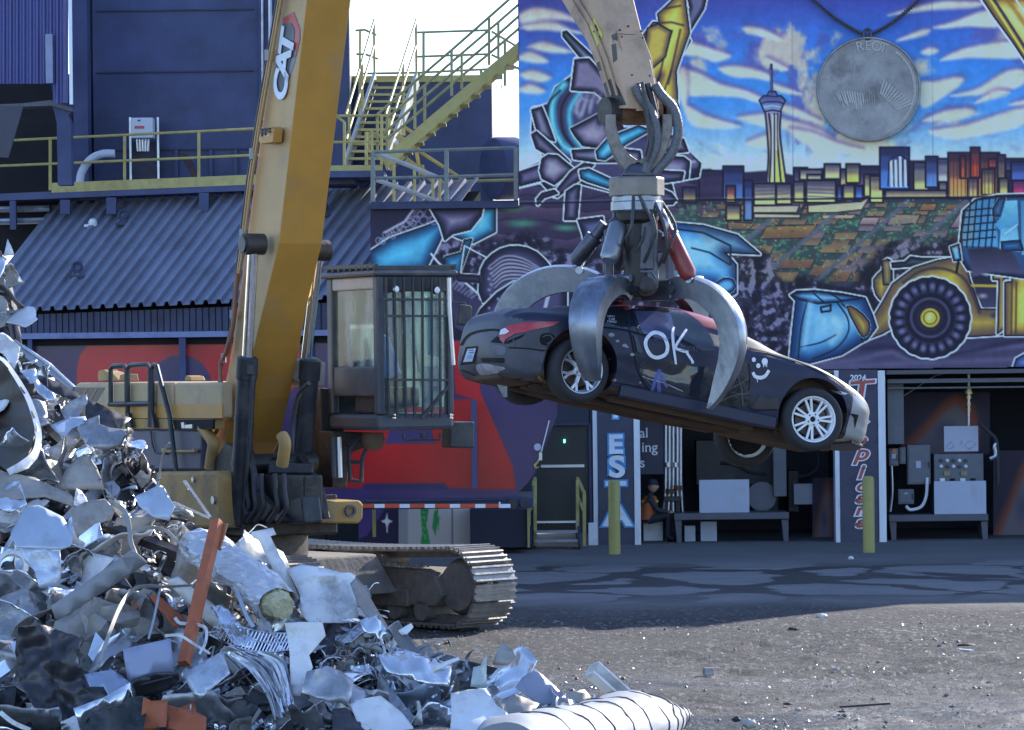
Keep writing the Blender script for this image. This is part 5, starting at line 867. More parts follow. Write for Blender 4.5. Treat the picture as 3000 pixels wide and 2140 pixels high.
for pts in ([(95, 205), (155, 200), (235, 235)], [(100, 362), (165, 365), (245, 395)]): MB().tube([qa(2, *p, 71.2) for p in pts], .028, 6).build('rail', RLG, S1)
MB().bar(qa(2, 125, 205, 71.2), qa(2, 120, 800, 71.2), .05).build('rail_post', YEL, S1)
# the long diagonal flight
S2 = thing('front_staircase', 'long yellow-green diagonal staircase climbing to the right beside the mural', 'stairs', qa(2, 300, 1110, 67))
def s2(x, y, far=0): return qa(2, x, y, 66.6 + (1.0 if far else 0))
for far in (0, 1):
    dx, dy = (26, 16) if far else (0, 0)
    MB().prism([s2(x + dx, y + dy, far) for x, y in ((270, 1060), (330, 1000), (1300, 178), (1300, 262), (360, 1075), (300, 1128))], (0, .05, 0)).build('stringer', YELG, S2)
for i in range(13):
    t = i / 12.; x, y = 330 + (1240 - 330) * t, 1068 - (1068 - 300) * t
    G = [s2(x, y, 0), s2(x + 62, y - 2, 0)]; mb = MB(); a, b = G; mb.hexa([a + Vector((0, .05, -.04)), b + Vector((0, .05, -.04)), b + Vector((0, 1.0, -.04)), a + Vector((0, 1.0, -.04)), a + Vector((0, .05, 0)), b + Vector((0, .05, 0)), b + Vector((0, 1.0, 0)), a + Vector((0, 1.0, 0))]); mb.build('tread', YELG, S2)
for pts in ([(240, 765), (490, 545), (735, 335), (980, 120), (1200, -75)], [(270, 905), (490, 700), (740, 490), (990, 280), (1250, 50)]): MB().tube([s2(*p) for p in pts], .03, 6).build('rail', RLG, S2)
for pts in ([(305, 790), (555, 572), (800, 360), (1045, 150), (1230, -10)], [(310, 925), (555, 720), (800, 510), (1045, 310), (1250, 135)]): MB().tube([s2(*p, 1) for p in pts], .03, 6).build('rail', RLG, S2)
for x, y0, y1 in ((240, 765, 1060), (490, 545, 860), (735, 335, 640), (985, 115, 435)): MB().bar(s2(x, y0), s2(x, y1), .055).build('rail_post', RLG, S2)
for x, y0, y1 in ((305, 790, 1000), (555, 572, 810), (802, 360, 595), (1047, 150, 392)): MB().bar(s2(x, y0, 1), s2(x, y1, 1), .055).build('rail_post', RLG, S2)
LD = thing('stair_landing', 'yellow-edged landing platform at the foot of the diagonal stairs', 'landing', qa(2, 140, 1140, 67))
mb = MB(); bx(mb, *Q(2, -140, 1103), *Q(2, 275, 1140), 66.5, 66.56); mb.build('toe_board', YELG, LD)
mb = MB(); bx(mb, *Q(2, -140, 1141), *Q(2, 285, 1182), 66.4, 68.4); mb.build('platform', NAVY, LD)
mb = MB(); bx(mb, *Q(2, -240, 1182), *Q(2, 90, 1230), 66.9, 68.4); mb.build('under_frame', NAVY2, LD)
for pts in ([(-140, 775), (265, 770)], [(-140, 950), (265, 945)]): MB().tube([qa(2, *p, 66.5) for p in pts], .028, 6).build('rail', YEL, LD)
for x, y in ((20, 815), (268, 770), (165, 880), (205, 880)): MB().bar(qa(2, x, y, 66.5), qa(2, x, 1104, 66.5), .055).build('rail_post', YEL, LD)
MB().tube([qa(2, -140, 700, 66.5), qa(2, 20, 815, 66.5)], .028, 6).build('rail', YEL, LD)
# the flight going down and the front railing
S3 = thing('lower_staircase', 'bright yellow handrails of a short flight descending behind the front railing', 'stairs', qa(2, 600, 1340, 68))
for a, b in (((430, 1065), (800, 1340)), ((370, 905), (520, 1010))): MB().bar(qa(2, *a, 68.6), qa(2, *b, 68.6), .05, .12).build('stringer', YEL, S3)
for pts in ([(190, 880), (330, 940), (360, 980)], [(415, 845), (470, 880)], [(520, 1010), (800, 1190), (848, 1232)], [(470, 1090), (640, 1190), (830, 1340)]): MB().tube([qa(2, *p, 68.9) for p in pts], .04, 6).build('rail', YEL, S3)
for x, y0, y1 in ((735, 1210, 1345), (798, 1190, 1345), (850, 1232, 1345), (180, 880, 1100), (415, 845, 905), (500, 1010, 1230), (540, 1100, 1250)): MB().bar(qa(2, x, y0, 68.9), qa(2, x + (38 if x in (500,) else 0), y1, 68.9), .07).build('rail_post', YEL, S3)
MB().tube([qa(2, 735, 1212, 69.5), qa(2, 1180, 1200, 69.5)], .035, 6).build('rail', RLG, S3)
FR = thing('front_railing', 'grey-yellow railing on the ledge left of the mural wall', 'railing', qa(2, 690, 1380, 64.2))
RG2 = mat('grey_yellow_rail', (.2, .22, .2), .5, 0, .2, 5)
for pts in ([(205, 1017), (690, 1000), (1165, 985)], [(215, 1190), (690, 1180), (1165, 1165)]): MB().tube([qa(2, *p, 64.2) for p in pts], .035, 6).build('rail', RG2, FR)
for x, y in ((210, 1017), (700, 1000), (1163, 985)): MB().bar(qa(2, x, y, 64.2), qa(2, x, 1345, 64.2), .08).build('rail_post', RG2, FR)
for pts in ([(222, 1018), (440, 1100), (660, 1192)], [(232, 1200), (440, 1270), (645, 1345)]): MB().tube([qa(2, *p, 65.6) for p in pts], .05, 6).build('stair_rail', SWH, FR)
for x, y in ((350, 1075), (487, 1125), (610, 1190), (655, 1192)): MB().bar(qa(2, x, y, 65.6), qa(2, x, 1345, 65.6), .055).build('rail_post', YEL, FR)
mb = MB(); bx(mb, *Q(2, 195, 1342), *Q(2, 1182, 1392), 64.0, 66); mb.build('ledge_beam', NAVY2, FR)
mb = MB(); bx(mb, *Q(2, 195, 1392), *Q(2, 1182, 1404), 63.7, 64.4); mb.build('ledge_edge', NAVY2, FR)
# ---------------------------------------------------------------- material handler: frame of reference
TH = R_(29); HD = Vector((math.sin(TH), -math.cos(TH), 0)); LD_ = Vector((math.cos(TH), math.sin(TH), 0)); UZ = Vector((0, 0, 1))
GR = at((1868, 600), 34.5); P0 = Vector((GR.x, GR.y, 0)) - HD * 10.0
def mc_(a, b, z): return P0 + HD * a + LD_ * b + UZ * z
def ray(p): return at(p, 1.0) - Vector((0, 0, CH))
O_ = Vector((0, 0, CH))
def onb(p, b):           # line of sight meets the upright plane b metres left of the machine's centre line
    d = ray(p); t = (b - (O_ - P0).dot(LD_)) / d.dot(LD_); return O_ + d * t
def ona(p, a):
    d = ray(p); t = (a - (O_ - P0).dot(HD)) / d.dot(HD); return O_ + d * t
CATY = mat('machine_yellow', (.5, .245, .04), .42, 0, .12, 1.4, .03, 30, dirt=(.31, .22, .13), damt=.38, dscale=1.1)
CATYD = mat('dusty_yellow', (.42, .25, .075), .6, 0, .18, 2, .04, 30, dirt=(.22, .18, .13), damt=.6, dscale=2.2)
STICK = mat('worn_stick_paint', (.5, .325, .195), .55, 0, .16, 2.2, .05, 25, dirt=(.2, .15, .12), damt=.5, dscale=2.4)
BLK = mat('black_machine_paint', (.03, .032, .038), .45, .1, .25, 3, dirt=(.1, .09, .08), damt=.5, dscale=3)
CHRO = mat('chrome_rod', (.78, .79, .82), .12, 1, .04, 8)
GREA = mat('greasy_steel', (.06, .055, .05), .5, .6, .4, 6, .25, 20, dirt=(.11, .09, .07), damt=.5)
HOSE = mat('rubber_hose', (.05, .05, .055), .5, 0, .25, 12, .15, 60)
STEEL = mat('worn_tine_steel', (.235, .265, .315), .33, .85, .22, 3, .12, 14, dirt=(.11, .1, .095), damt=.5, dscale=2.6, stretch=(1, 1, .5))
STEELD = mat('dark_grapple_steel', (.095, .098, .12), .4, .7, .3, 4, .12, 16, dirt=(.14, .12, .1), damt=.45)
MUD = mat('dried_mud_steel', (.17, .155, .14), .85, .1, .3, 4, .3, 12, dirt=(.26, .22, .18), damt=.5, dscale=2.5)
EX = thing('material_handler', 'big yellow tracked scrap handler with a caged cab and long raised boom', 'excavator', (P0.x, P0.y, 0))
def part(mb, name, m, smooth=False, bevel=0, parent=None): return mb.build(name, m, parent or EX, smooth, bevel)
def slabb(pts, b0, b1):   # outline read on plane b0, carried across to b1
    return MB().prism([onb(p, b0) for p in pts], LD_ * (b1 - b0))
# boom
L_e = [(1330, -1560), (1010, -1150), (905, -600), (817, 0), (769, 357), (721, 714), (700, 870), (679, 1022), (655, 1150), (630, 1290), (634, 1334)]
R_e = [(1390, -1400), (1085, -1040), (985, -560), (899, 0), (858, 357), (817, 714), (780, 870), (743, 1022), (702, 1170), (660, 1300), (640, 1338)]
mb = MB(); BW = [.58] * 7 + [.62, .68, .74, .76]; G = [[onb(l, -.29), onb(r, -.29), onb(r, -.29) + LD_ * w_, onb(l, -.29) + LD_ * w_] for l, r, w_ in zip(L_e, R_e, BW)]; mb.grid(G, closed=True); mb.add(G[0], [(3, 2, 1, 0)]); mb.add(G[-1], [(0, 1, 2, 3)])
mb.m = [1 if k < 4 * (len(G) - 1) and k % 4 in (0, 2) else 0 for k in range(len(mb.f))]; BOOM = part(mb, 'boom', [CATY, mat('paler_boom_side', (.53, .33, .135), .5, 0, .1, 1.2, .03, 30, dirt=(.4, .31, .2), damt=.5, dscale=1.)], bevel=.015)  # boom sides coloured paler to stand for the light they catch
for k in (1, 2): G_ = (onb(R_e[5 - k * 2 + 2], -.29), )
for v in (540, 1045):
    i = np.interp(v, [p[1] for p in R_e], [p[0] for p in R_e]); p = onb((i, v), -.28) + HD * .004; part(MB().bar(p, p + LD_ * .56, .012, .006), 'weld_seam', CATY, parent=BOOM)
# logo panel on the boom side
LOGO = thing('maker_badge', 'x', 'badge', onb(Q(1, 1915, 380), -.3)); LOGO.parent = EX; LOGO.location = onb(Q(1, 1915, 380), -.3) - Vector((P0.x, P0.y, 0)); del LOGO['label'], LOGO['category']
def badge(pts, off, name, m):
    mb = MB().prism([onb(Q(1, *p), -.29 - off) for p in pts], LD_ * .006); o = mb.build(name, m); o.parent = LOGO; o.matrix_parent_inverse = Matrix.Translation(-onb(Q(1, 1915, 380), -.3)); return o
GRY = mat('badge_grey', (.17, .19, .22), .45); DGR = mat('badge_dark', (.07, .085, .1), .45); REDB = mat('badge_red', (.5, .06, .05), .4); LWH = mat('badge_white', (.72, .76, .82), .45)
badge([(1960, 78), (2003, 195), (2003, 260), (1960, 440), (1880, 660), (1835, 600), (1818, 560), (1880, 200), (1885, 120)], .004, 'badge_plate', GRY); badge([(1958, 84), (1998, 200), (1998, 260), (1968, 385), (1962, 275), (1968, 200), (1945, 150), (1890, 160), (1892, 122)], .008, 'badge_roof', REDB)
badge([(1885, 165), (1942, 155), (1964, 205), (1955, 300), (1925, 450), (1915, 520), (1905, 640), (1878, 655), (1840, 600), (1822, 555), (1870, 310)], .011, 'badge_back', DGR)
up_ = (onb(Q(1, 1930, 180), -.3) - onb(Q(1, 1872, 640), -.3)).normalized(); nrm_ = -LD_; lf_ = nrm_.cross(up_)
for ch, x, y, s_ in (('C', 1874, 570, .52), ('A', 1890, 420, .54), ('T', 1915, 290, .54)):
    o = text_mesh('badge_letter', ch, s_, .003, LWH, bold=.018); p = onb(Q(1, x, y), -.318)
    Mx = Matrix((up_, lf_, nrm_)).transposed().to_4x4(); Mx.translation = p; o.matrix_world = Mx; me = o.data; me.transform(Mx); o.matrix_world = Matrix(); o.parent = LOGO; o.matrix_parent_inverse = Matrix.Translation(-onb(Q(1, 1915, 380), -.3)); o.scale = (1, 1, 1)
ZG = mat('clamp_grey', (.3, .31, .33), .5, .3)
# pipes down the boom edge, lamp box, clamps
PIPEY = mat('tan_pipe', (.42, .25, .1), .35, .1, .15, 5)
for off, m in ((0, PIPEY), (16, PIPEY), (-13, HOSE)): part(MB().tube([onb(Q(1, x + off, y), -.36) for x, y in ((1930, -400), (1862, 0), (1790, 420), (1725, 800), (1660, 1220), (1615, 1600))] + [onb(Q(4, x + off * .6, y), -.36) for x, y in ((1575, 280), (1548, 560), (1510, 740))], .02, 7), 'boom_pipe', m, True)
RH = mat('red_hose', (.3, .13, .08), .55); part(MB().tube([Vector(q) for q in crom([tuple(onb(Q(4, x, y), -.4)) for x, y in ((1580, 200), (1572, 320), (1550, 560), (1500, 740), (1470, 800), (1475, 930), (1492, 1030), (1475, 1150), (1440, 1260), (1390, 1260), (1350, 1215))], 5)], .025, 7), 'boom_hose', RH, True)
part(MB().tube([Vector(q) for q in crom([tuple(onb(Q(4, x, y), -.38)) for x, y in ((1480, 780), (1455, 1000), (1440, 1130), (1420, 1230))], 5)], .022, 7), 'boom_hose', HOSE, True)
for x, y in ((1782, 372), (1680, 1028), (1615, 1565)): part(MB().box(onb(Q(1, x, y), -.36), (.06, .12, .14)), 'pipe_clamp', ZG, bevel=.01)
for x, y in ((1550, 475), (1490, 765)): part(MB().box(onb(Q(4, x, y), -.36), (.06, .12, .12)), 'pipe_clamp', ZG, bevel=.01)
LB = part(slabb([Q(1, *p) for p in ((1722, 940), (1738, 858), (1812, 846), (1826, 868), (1818, 950), (1740, 962))], -.45, -.33), 'lamp_box', CATY, bevel=.008)
for x0, y0, x1, y1 in ((1738, 862, 1800, 858), (1735, 885, 1798, 878), (1750, 858, 1745, 910), (1772, 856, 1768, 905)): part(MB().bar(onb(Q(1, x0, y0), -.47), onb(Q(1, x1, y1), -.47), .018), 'lamp_guard', GREA, parent=LB)
part(MB().prism([onb(Q(1, *p), -.455) for p in ((1760, 885), (1795, 880), (1792, 908), (1758, 912))], LD_ * .004), 'lamp_lens', mat('lamp_glass', (.6, .55, .5), .2), parent=LB)
# lift cylinders
for (rt, rb, bb, b) in (((743, 716), (725, 1045), (698, 1540), -.52), ((934, 735), (897, 1045), (874, 1520), .5)):
    p, q, s_ = onb(rt, b), onb(rb, b), onb(bb, b); d = (p - s_).normalized()
    part(MB().cyl(p, q - d * .1, .066, n=20), 'cylinder_rod', CHRO, True); part(MB().lathe([(.09, 0), (.118, .02), (.118, (q - s_).length - .28), (.135, (q - s_).length - .27), (.135, (q - s_).length - .02), (.1, (q - s_).length)], s_, d, 24), 'cylinder_barrel', BLK, True)
    part(MB().cyl(p - LD_ * .13, p + LD_ * .13, .13, n=20), 'cylinder_eye', GREA, True); part(MB().cyl(p - LD_ * .16, p - LD_ * .12, .1, n=20), 'pin_cap', STEELD, True)
    c = q - d * .16; part(MB().box(c + HD * .12, (.1, .16, .14)), 'port_block', BLK, bevel=.015); part(MB().tube([c + HD * .18, c + HD * .2 - d * .5, c + HD * .16 - d * 1.3, c + HD * .12 - d * 2.0], .022, 7), 'cylinder_pipe', HOSE, True)
    for k in (.35, .62): part(MB().cyl(q - d * (q - s_).length * k, q - d * ((q - s_).length * k + .05), .126, n=20), 'barrel_band', BLK, True)
# stick with its end fork
SL = [(1290, -1500), (1480, -620), (1644, 0), (1721, 127), (1756, 220), (1776, 290), (1790, 318)]; SR_ = [(1400, -1560), (1600, -640), (1765, 0), (1791, 105), (1813, 176), (1831, 264), (1838, 318)]
mb = MB(); G = [[onb(l, -.19), onb(r, -.19), onb(r, -.19) + LD_ * .38, onb(l, -.19) + LD_ * .38] for l, r in zip(SL, SR_)]; mb.grid(G, closed=True); mb.add(G[0], [(3, 2, 1, 0)]); mb.add(G[-1], [(0, 1, 2, 3)]); ST_ = part(mb, 'stick', STICK, bevel=.012)
nf = HD * .96 + UZ * .15
def fplate(pts, off, name, m, th=.02, parent=ST_):
    a0 = (onb((1791, 105), -.19) - P0).dot(HD); a1 = (onb((1838, 318), -.19) - P0).dot(HD); P = []
    for (u, v) in pts: P.append(ona((u, v), np.interp(v, [-20, 105, 318], [a0 - .12, a0, a1]) + off))
    return part(MB().prism(P, -HD * th), name, m, bevel=.004, parent=parent)
fplate(QL(2, [(1845, 205), (1995, 190), (2068, 385), (2090, 520), (1925, 512), (1880, 380)]), .03, 'access_plate', STICK, .05); fplate(QL(2, [(1850, 225), (2020, 232), (2020, 237), (1850, 230)]), .036, 'plate_joint', BLACKV, .004)
for x, y in ((1862, 200), (2003, 208), (1872, 245), (2012, 252), (1940, 500), (2060, 505), (1918, 175)): fplate([(Q(2, x, y)[0] + 3 * math.cos(t), Q(2, x, y)[1] + 3 * math.sin(t)) for t in np.linspace(0, 6.28, 9)[:-1]], .045, 'bolt', GREA, .03)
fplate(QL(2, [(1800, 235), (1835, 220), (1850, 330), (1875, 400), (1860, 430), (1830, 360)]), .006, 'wear_mark', mat('rubbed_steel', (.12, .1, .09), .6, .3, .5, 20), .004); fplate(QL(2, [(1935, 525), (2095, 520), (2120, 640), (2090, 740), (1980, 740)]), .02, 'fork_face', STICK, .05)
lab = part(MB().prism([onb(Q(2, *p), -.196) for p in ((1657, 180), (1688, 118), (1742, 235), (1706, 318))], LD_ * .004), 'warning_label', mat('label_yellow', (.62, .55, .1), .5), parent=ST_)
part(MB().tube([onb(Q(2, *p), -.2) for p in ((1682, 215), (1694, 168), (1712, 205))], .006, 4, closed=True), 'warning_sign', BLACKV, parent=lab); part(MB().prism([onb(Q(2, *p), -.2) for p in ((1706, 235), (1724, 240), (1728, 265), (1712, 262))], LD_ * .003), 'label_print', BLACKV, parent=lab)
pl, pr = at(Q(2, 1800, 745), 34.55), at(Q(2, 2165, 750), 34.75); 
part(MB().cyl(pl, pr, .1, n=20), 'stick_pin', GREA, True); part(MB().cyl(pl.lerp(pr, .12), pl.lerp(pr, .86), .135, n=24), 'pin_sleeve', mat('rusty_sleeve', (.2, .11, .06), .6, .4, .4, 8, .2, 20), True)
for p in (pl, pr): part(MB().cyl(p - LD_ * .08, p + LD_ * .08, .145, n=20), 'pin_boss', GREA, True)
# ---- upper structure
def block(a0, a1, b0, b1, z0, z1): return MB().hexa([mc_(a1, b0, z0), mc_(a1, b1, z0), mc_(a0, b1, z0), mc_(a0, b0, z0), mc_(a1, b0, z1), mc_(a1, b1, z1), mc_(a0, b1, z1), mc_(a0, b0, z1)])
def zb_(p, b): return onb(p, b).z
BS = -.55
zt = zb_(Q(4, 900, 926), BS); zm = zb_(Q(4, 900, 1075), BS); zk = zb_(Q(4, 900, 1235), BS)
for x0, x1 in ((500, 1155), (1162, 1480)):
    part(slabb([Q(4, *p) for p in ((x0, 945 if x0 == 500 else 932), (x0 + 20, 928), (x1 - 12, 925), (x1, 935), (x1, 1165), (x0, 1165))], BS, .9 if x0 == 500 else BS + .15), 'engine_hood', mat('pale_hood_yellow', (.48, .34, .175), .5, 0, .1, 1.5, dirt=(.33, .27, .2), damt=.5), bevel=.03)
part(slabb([Q(4, *p) for p in ((500, 1072), (1480, 1072), (1480, 1166), (500, 1166))], BS - .006, BS + .02), 'hood_stripe', CATY, bevel=.004)
part(slabb([Q(4, *p) for p in ((250, 1167), (1425, 1167), (1425, 1240), (250, 1240))], BS, BS + .15), 'side_sill', CATYD, bevel=.02); part(slabb([Q(4, *p) for p in ((1150, 1175), (1420, 1172), (1418, 1235), (1165, 1238))], BS - .02, BS + .01), 'sill_opening', BLACKV)
for P in (((1205, 1195), (1225, 1190), (1228, 1232), (1212, 1232)), ((1230, 1210), (1280, 1205), (1280, 1232), (1230, 1232))): part(slabb([Q(4, *p) for p in P], BS - .05, BS - .02), 'valve_block', GALV)
part(slabb([Q(4, *p) for p in ((500, 960), (700, 960), (640, 1060), (470, 1060))], BS - .004, BS + .01), 'hood_grille', mat('grille_tan', (.2, .16, .13), .7), bevel=0)
for x in (575, 640): part(slabb([Q(4, *p) for p in ((x, 965), (x + 10, 965), (x - 42, 1058), (x - 54, 1058))], BS - .01, BS - .003), 'grille_bar', CATYD)
BDY = mat('dark_blue_body', (.05, .055, .1), .45, 0, .2, 2, dirt=(.12, .11, .11), damt=.45)
part(slabb([Q(4, *p) for p in ((250, 1242), (1335, 1242), (1345, 1260), (1335, 1512), (250, 1512))], BS + .02, BS + .15), 'side_door', BDY, bevel=.03); part(slabb([Q(4, *p) for p in ((1070, 1368), (1100, 1362), (1110, 1375), (1270, 1375), (1280, 1366), (1300, 1372), (1296, 1394), (1075, 1394))], BS - .05, BS + .0), 'door_handle', CATYD, bevel=.01)
part(MB().tube([onb(Q(4, *p), BS) for p in ((1005, 1250), (1015, 1340), (1035, 1395), (1110, 1402))], .012, 6), 'door_seam', BLK)
part(slabb([Q(4, *p) for p in ((1035, 1520), (1445, 1518), (1462, 1560), (1468, 1900), (1035, 1900))], BS - .25, BS + .12), 'tool_box', CATYD, bevel=.04); c = onb(Q(4, 1296, 1573), BS - .25); part(MB().cyl(c, c - LD_ * .03, .035, n=12), 'lock', GALV, True)
part(slabb([Q(7, *p) for p in ((1170, 132), (1480, 132), (1480, 232), (1170, 205))], BS - .22, BS + .1), 'step_plate', CATYD, bevel=.02)
c = onb(Q(7, 1430, 85), BS - .25); part(MB().cyl(c, c - LD_ * .03, .05, n=14), 'tie_ring', GALV, True)
for P in (((650, 880), (655, 850), (690, 840), (725, 915), (655, 918)), ((695, 850), (740, 860), (795, 915), (725, 918)), ((790, 915), (800, 875), (825, 870), (835, 915)), ((1228, 915), (1238, 880), (1262, 885), (1275, 915))): part(slabb([Q(4, *p) for p in P], BS + .15, BS + .35), 'hood_fitting', CATYD, bevel=.01)
for P in (((738, 1065), (738, 835), (755, 817), (828, 815), (843, 835), (845, 1070)), ((850, 1225), (852, 835), (870, 812), (982, 806), (1000, 830), (1000, 1225)), ((1012, 1225), (1016, 835), (1026, 808), (1044, 815), (1130, 1150), (1178, 1545)), ((730, 1072), (1000, 1066))): part(MB().tube([onb(Q(4, *p), BS - .06) for p in P], .033, 8), 'guard_rail', BLK, True)
for x in (848, 1005): part(slabb([Q(4, *p) for p in ((x - 14, 1228), (x - 6, 1130), (x + 6, 1130), (x + 24, 1228))], BS - .08, BS - .03), 'rail_foot', BLK)
# deck between, boom foot and its dark machinery
part(block(-3.6, 1.2, -.4, .9, 1.25, 1.75), 'main_frame', GREA, bevel=.03); part(block(-3.5, -.2, -.38, .85, 1.76, 2.4), 'engine_bay', GREA); part(block(-4.9, -3.85, -.6, 2.0, 1.2, 2.9), 'counterweight', CATY, bevel=.15)
for b in (-.42, .34): part(slabb([Q(4, *p) for p in ((1420, 1450), (1500, 1330), (1640, 1400), (1700, 1640), (1900, 1850), (1400, 1850), (1380, 1600))], b - .05, b + .05) if b < 0 else MB().prism([onb(Q(4, *p), -.42) + LD_ * .72 for p in ((1440, 1480), (1640, 1420), (1760, 1640), (1800, 1850), (1420, 1850))], LD_ * .1), 'boom_bracket', GREA, bevel=.02)
part(MB().cyl(onb(Q(4, 1560, 1470), -.5), onb(Q(4, 1560, 1470), -.5) + LD_ * 1.1, .12), 'boom_pin', GREA, True)
for x, y0, y1, w_ in ((1700, 1500, 1700, .18), (1940, 1500, 1690, .2)):
    p = onb(Q(4, x, y0), .1); part(MB().box(p, (.55, .3, .12)), 'cross_bracket', BLK, bevel=.02)
for i, (x, b) in enumerate(((1722, .05), (1762, .05), (1845, .2), (1885, .2))):
    part(MB().tube([Vector(q) for q in crom([tuple(onb(Q(4, x, y), b)) for x, y in ((x, 1500), (x + 4, 1600), (x + 8 * (i % 2 * 2 - 1), 1680), (x - 5, 1760))], 4)], .024, 7), 'hydraulic_hose', HOSE, True); part(MB().cyl(onb(Q(4, x, 1560), b), onb(Q(4, x, 1590), b), .034, n=10), 'hose_coupling', GALV, True)
part(MB().tube([Vector(q) for q in crom([tuple(onb(Q(4, x, y), .0)) for x, y in ((1690, 960), (1690, 1100), (1672, 1300), (1680, 1390), (1720, 1430), (1800, 1430), (1900, 1415), (1945, 1380), (1950, 1200), (1990, 1010), (2060, 930))], 5)], .028, 8), 'loop_hose', HOSE, True)
for P in (((1350, 1225), (1380, 1265), (1420, 1330), (1410, 1420), (1400, 1500)), ((1880, 1280), (1900, 1330), (1890, 1420), (1880, 1480))): part(MB().tube([Vector(q) for q in crom([tuple(onb(Q(4, *p), -.5)) for p in P], 5)], .075, 10), 'foot_hose', CATYD, True)
for P, b, m in ((((1470, -80), (2030, -80), (2030, 245), (1500, 250), (1480, 200)), -.3, GREA), (((1500, 100), (1520, 60), (1600, 70), (1640, 180), (1610, 246), (1530, 246)), -.55, BLK), (((1940, 80), (2010, 60), (2030, 240), (1930, 246), (1900, 180)), -.35, BLK)): part(slabb([Q(7, *p) for p in P], b, b + .25), 'swing_housing', m, bevel=.03)
for i, x in enumerate((1640, 1690, 1740, 1830, 1890)): part(MB().tube([Vector(q) for q in crom([tuple(onb(Q(7, x + dx, y), -.5 - .02 * i)) for dx, y in ((0, -90), (8, 40), (20, 130), (-10, 190), (-40, 230))], 4)], .03, 7), 'swing_hose', HOSE, True)
yb = ona(Q(8, 0, 100), 1.75); part(MB().prism([ona(p, 1.75) for p in (Q(7, 2025, 140), Q(7, 2060, 100), Q(8, 120, 88), Q(8, 150, 110), Q(8, 148, 205), Q(8, 118, 244), Q(7, 2040, 238))], -HD * 1.3), 'front_frame', CATYD, bevel=.03)
for p in (Q(8, 57, 158), Q(7, 2060, 160)): c = ona(p, 1.76); part(MB().lathe([(.045, 0), (.075, .0), (.075, .03), (.045, .03)], c, HD, 18, cap=False), 'tie_ring', STEELD, True)
part(MB().lathe([(.75, 0), (.95, 0), (.95, .3), (.7, .3)], mc_(0, 0, .95), UZ, 40), 'slew_ring', GREA, True)
# ---- cab
CABM = mat('cab_grey_paint', (.07, .075, .09), .45, .1, .2, 3, dirt=(.16, .15, .14), damt=.5, dscale=2.5); CF, CB = 2.0, 1.1
CABT = thing('cab', 'x', 'cab', ona((1110, 1000), CF)); del CABT['label'], CABT['category']; cl = CABT.location.copy(); CABT.parent = EX; CABT.location = cl - Vector((P0.x, P0.y, 0))
def cpart(mb, name, m, smooth=False, bevel=0):
    o = mb.build(name, m, None, smooth, bevel); o.parent = CABT; o.matrix_parent_inverse = Matrix.Translation(-cl); return o
def fr(u, v): return ona((u, v), CF)
def c5(x, y): return fr(*Q(5, x, y))
xl, xr_ = 240, 748; zt_, zb2 = c5(250, 215).z, c5(250, 1250).z; bl = (c5(xl, 600) - P0).dot(LD_); br = (c5(xr_, 600) - P0).dot(LD_); ab = CF - 1.42
def cb(a0, a1, b0, b1, z0, z1): return block(a0, a1, b0, b1, z0, z1)
cpart(cb(ab, CF, bl, br, zb2, c5(250, 1140).z), 'cab_skirt', CABM, bevel=.05)
for a0, a1, b0, b1 in ((CF - .12, CF, bl, bl + .1), (CF - .12, CF, br - .09, br), (ab, ab + .14, bl, bl + .1), (ab, ab + .14, br - .1, br)): cpart(cb(a0, a1, b0, b1, c5(250, 1141).z, zt_), 'cab_post', CABM, bevel=.02)
cpart(cb(ab - .1, CF + .06, bl - .06, br + .05, zt_, zt_ + .07), 'cab_roof', CABM, bevel=.03); cpart(cb(CF - .1, CF - .01, bl + .1, br - .09, c5(250, 320).z, zt_ - .005), 'front_header', BLK, bevel=.01)
cpart(cb(ab + .14, CF - .12, bl + .02, bl + .09, c5(250, 900).z * .5 + c5(250, 1141).z * .5, c5(250, 820).z), 'side_lower_panel', CABM, bevel=.02); cpart(cb(ab + .14, CF - .12, bl + .01, bl + .08, zt_ - .16, zt_ - .004), 'side_header', mat('pale_cab_trim', (.35, .34, .32), .5), bevel=.02)
cpart(cb(ab + .02, ab + .06, bl + .1, br - .1, c5(250, 1141).z, c5(250, 900).z), 'rear_panel', BLK)
GLS = glass('cab_glass', (.8, .95, .96), .02, .6)
cpart(cb(CF - .06, CF - .05, bl + .1, br - .09, c5(250, 1135).z, c5(250, 322).z), 'front_glass', GLS); cpart(cb(ab + .14, CF - .12, bl + .05, bl + .06, c5(250, 818).z, zt_ - .165), 'side_glass', GLS)
cpart(cb(ab + .03, ab + .04, bl + .1, br - .1, c5(250, 895).z, zt_ - .1), 'rear_glass', GLS); cpart(cb(ab + .15, CF - .13, br - .05, br - .04, c5(250, 1100).z, zt_ - .1), 'door_glass', GLS)
for i in range(9): a_ = ab + .1 + i * (CF - ab - .1) / 8; cpart(MB().bar(mc_(a_, bl - .04, zt_ + .1), mc_(a_, br + .03, zt_ + .1), .035, .05), 'roof_guard_bar', BLK)
for b in (bl - .02, br + .01): cpart(MB().bar(mc_(ab, b, zt_ + .14), mc_(CF + .04, b, zt_ + .12), .04, .05), 'roof_guard_rail', BLK)
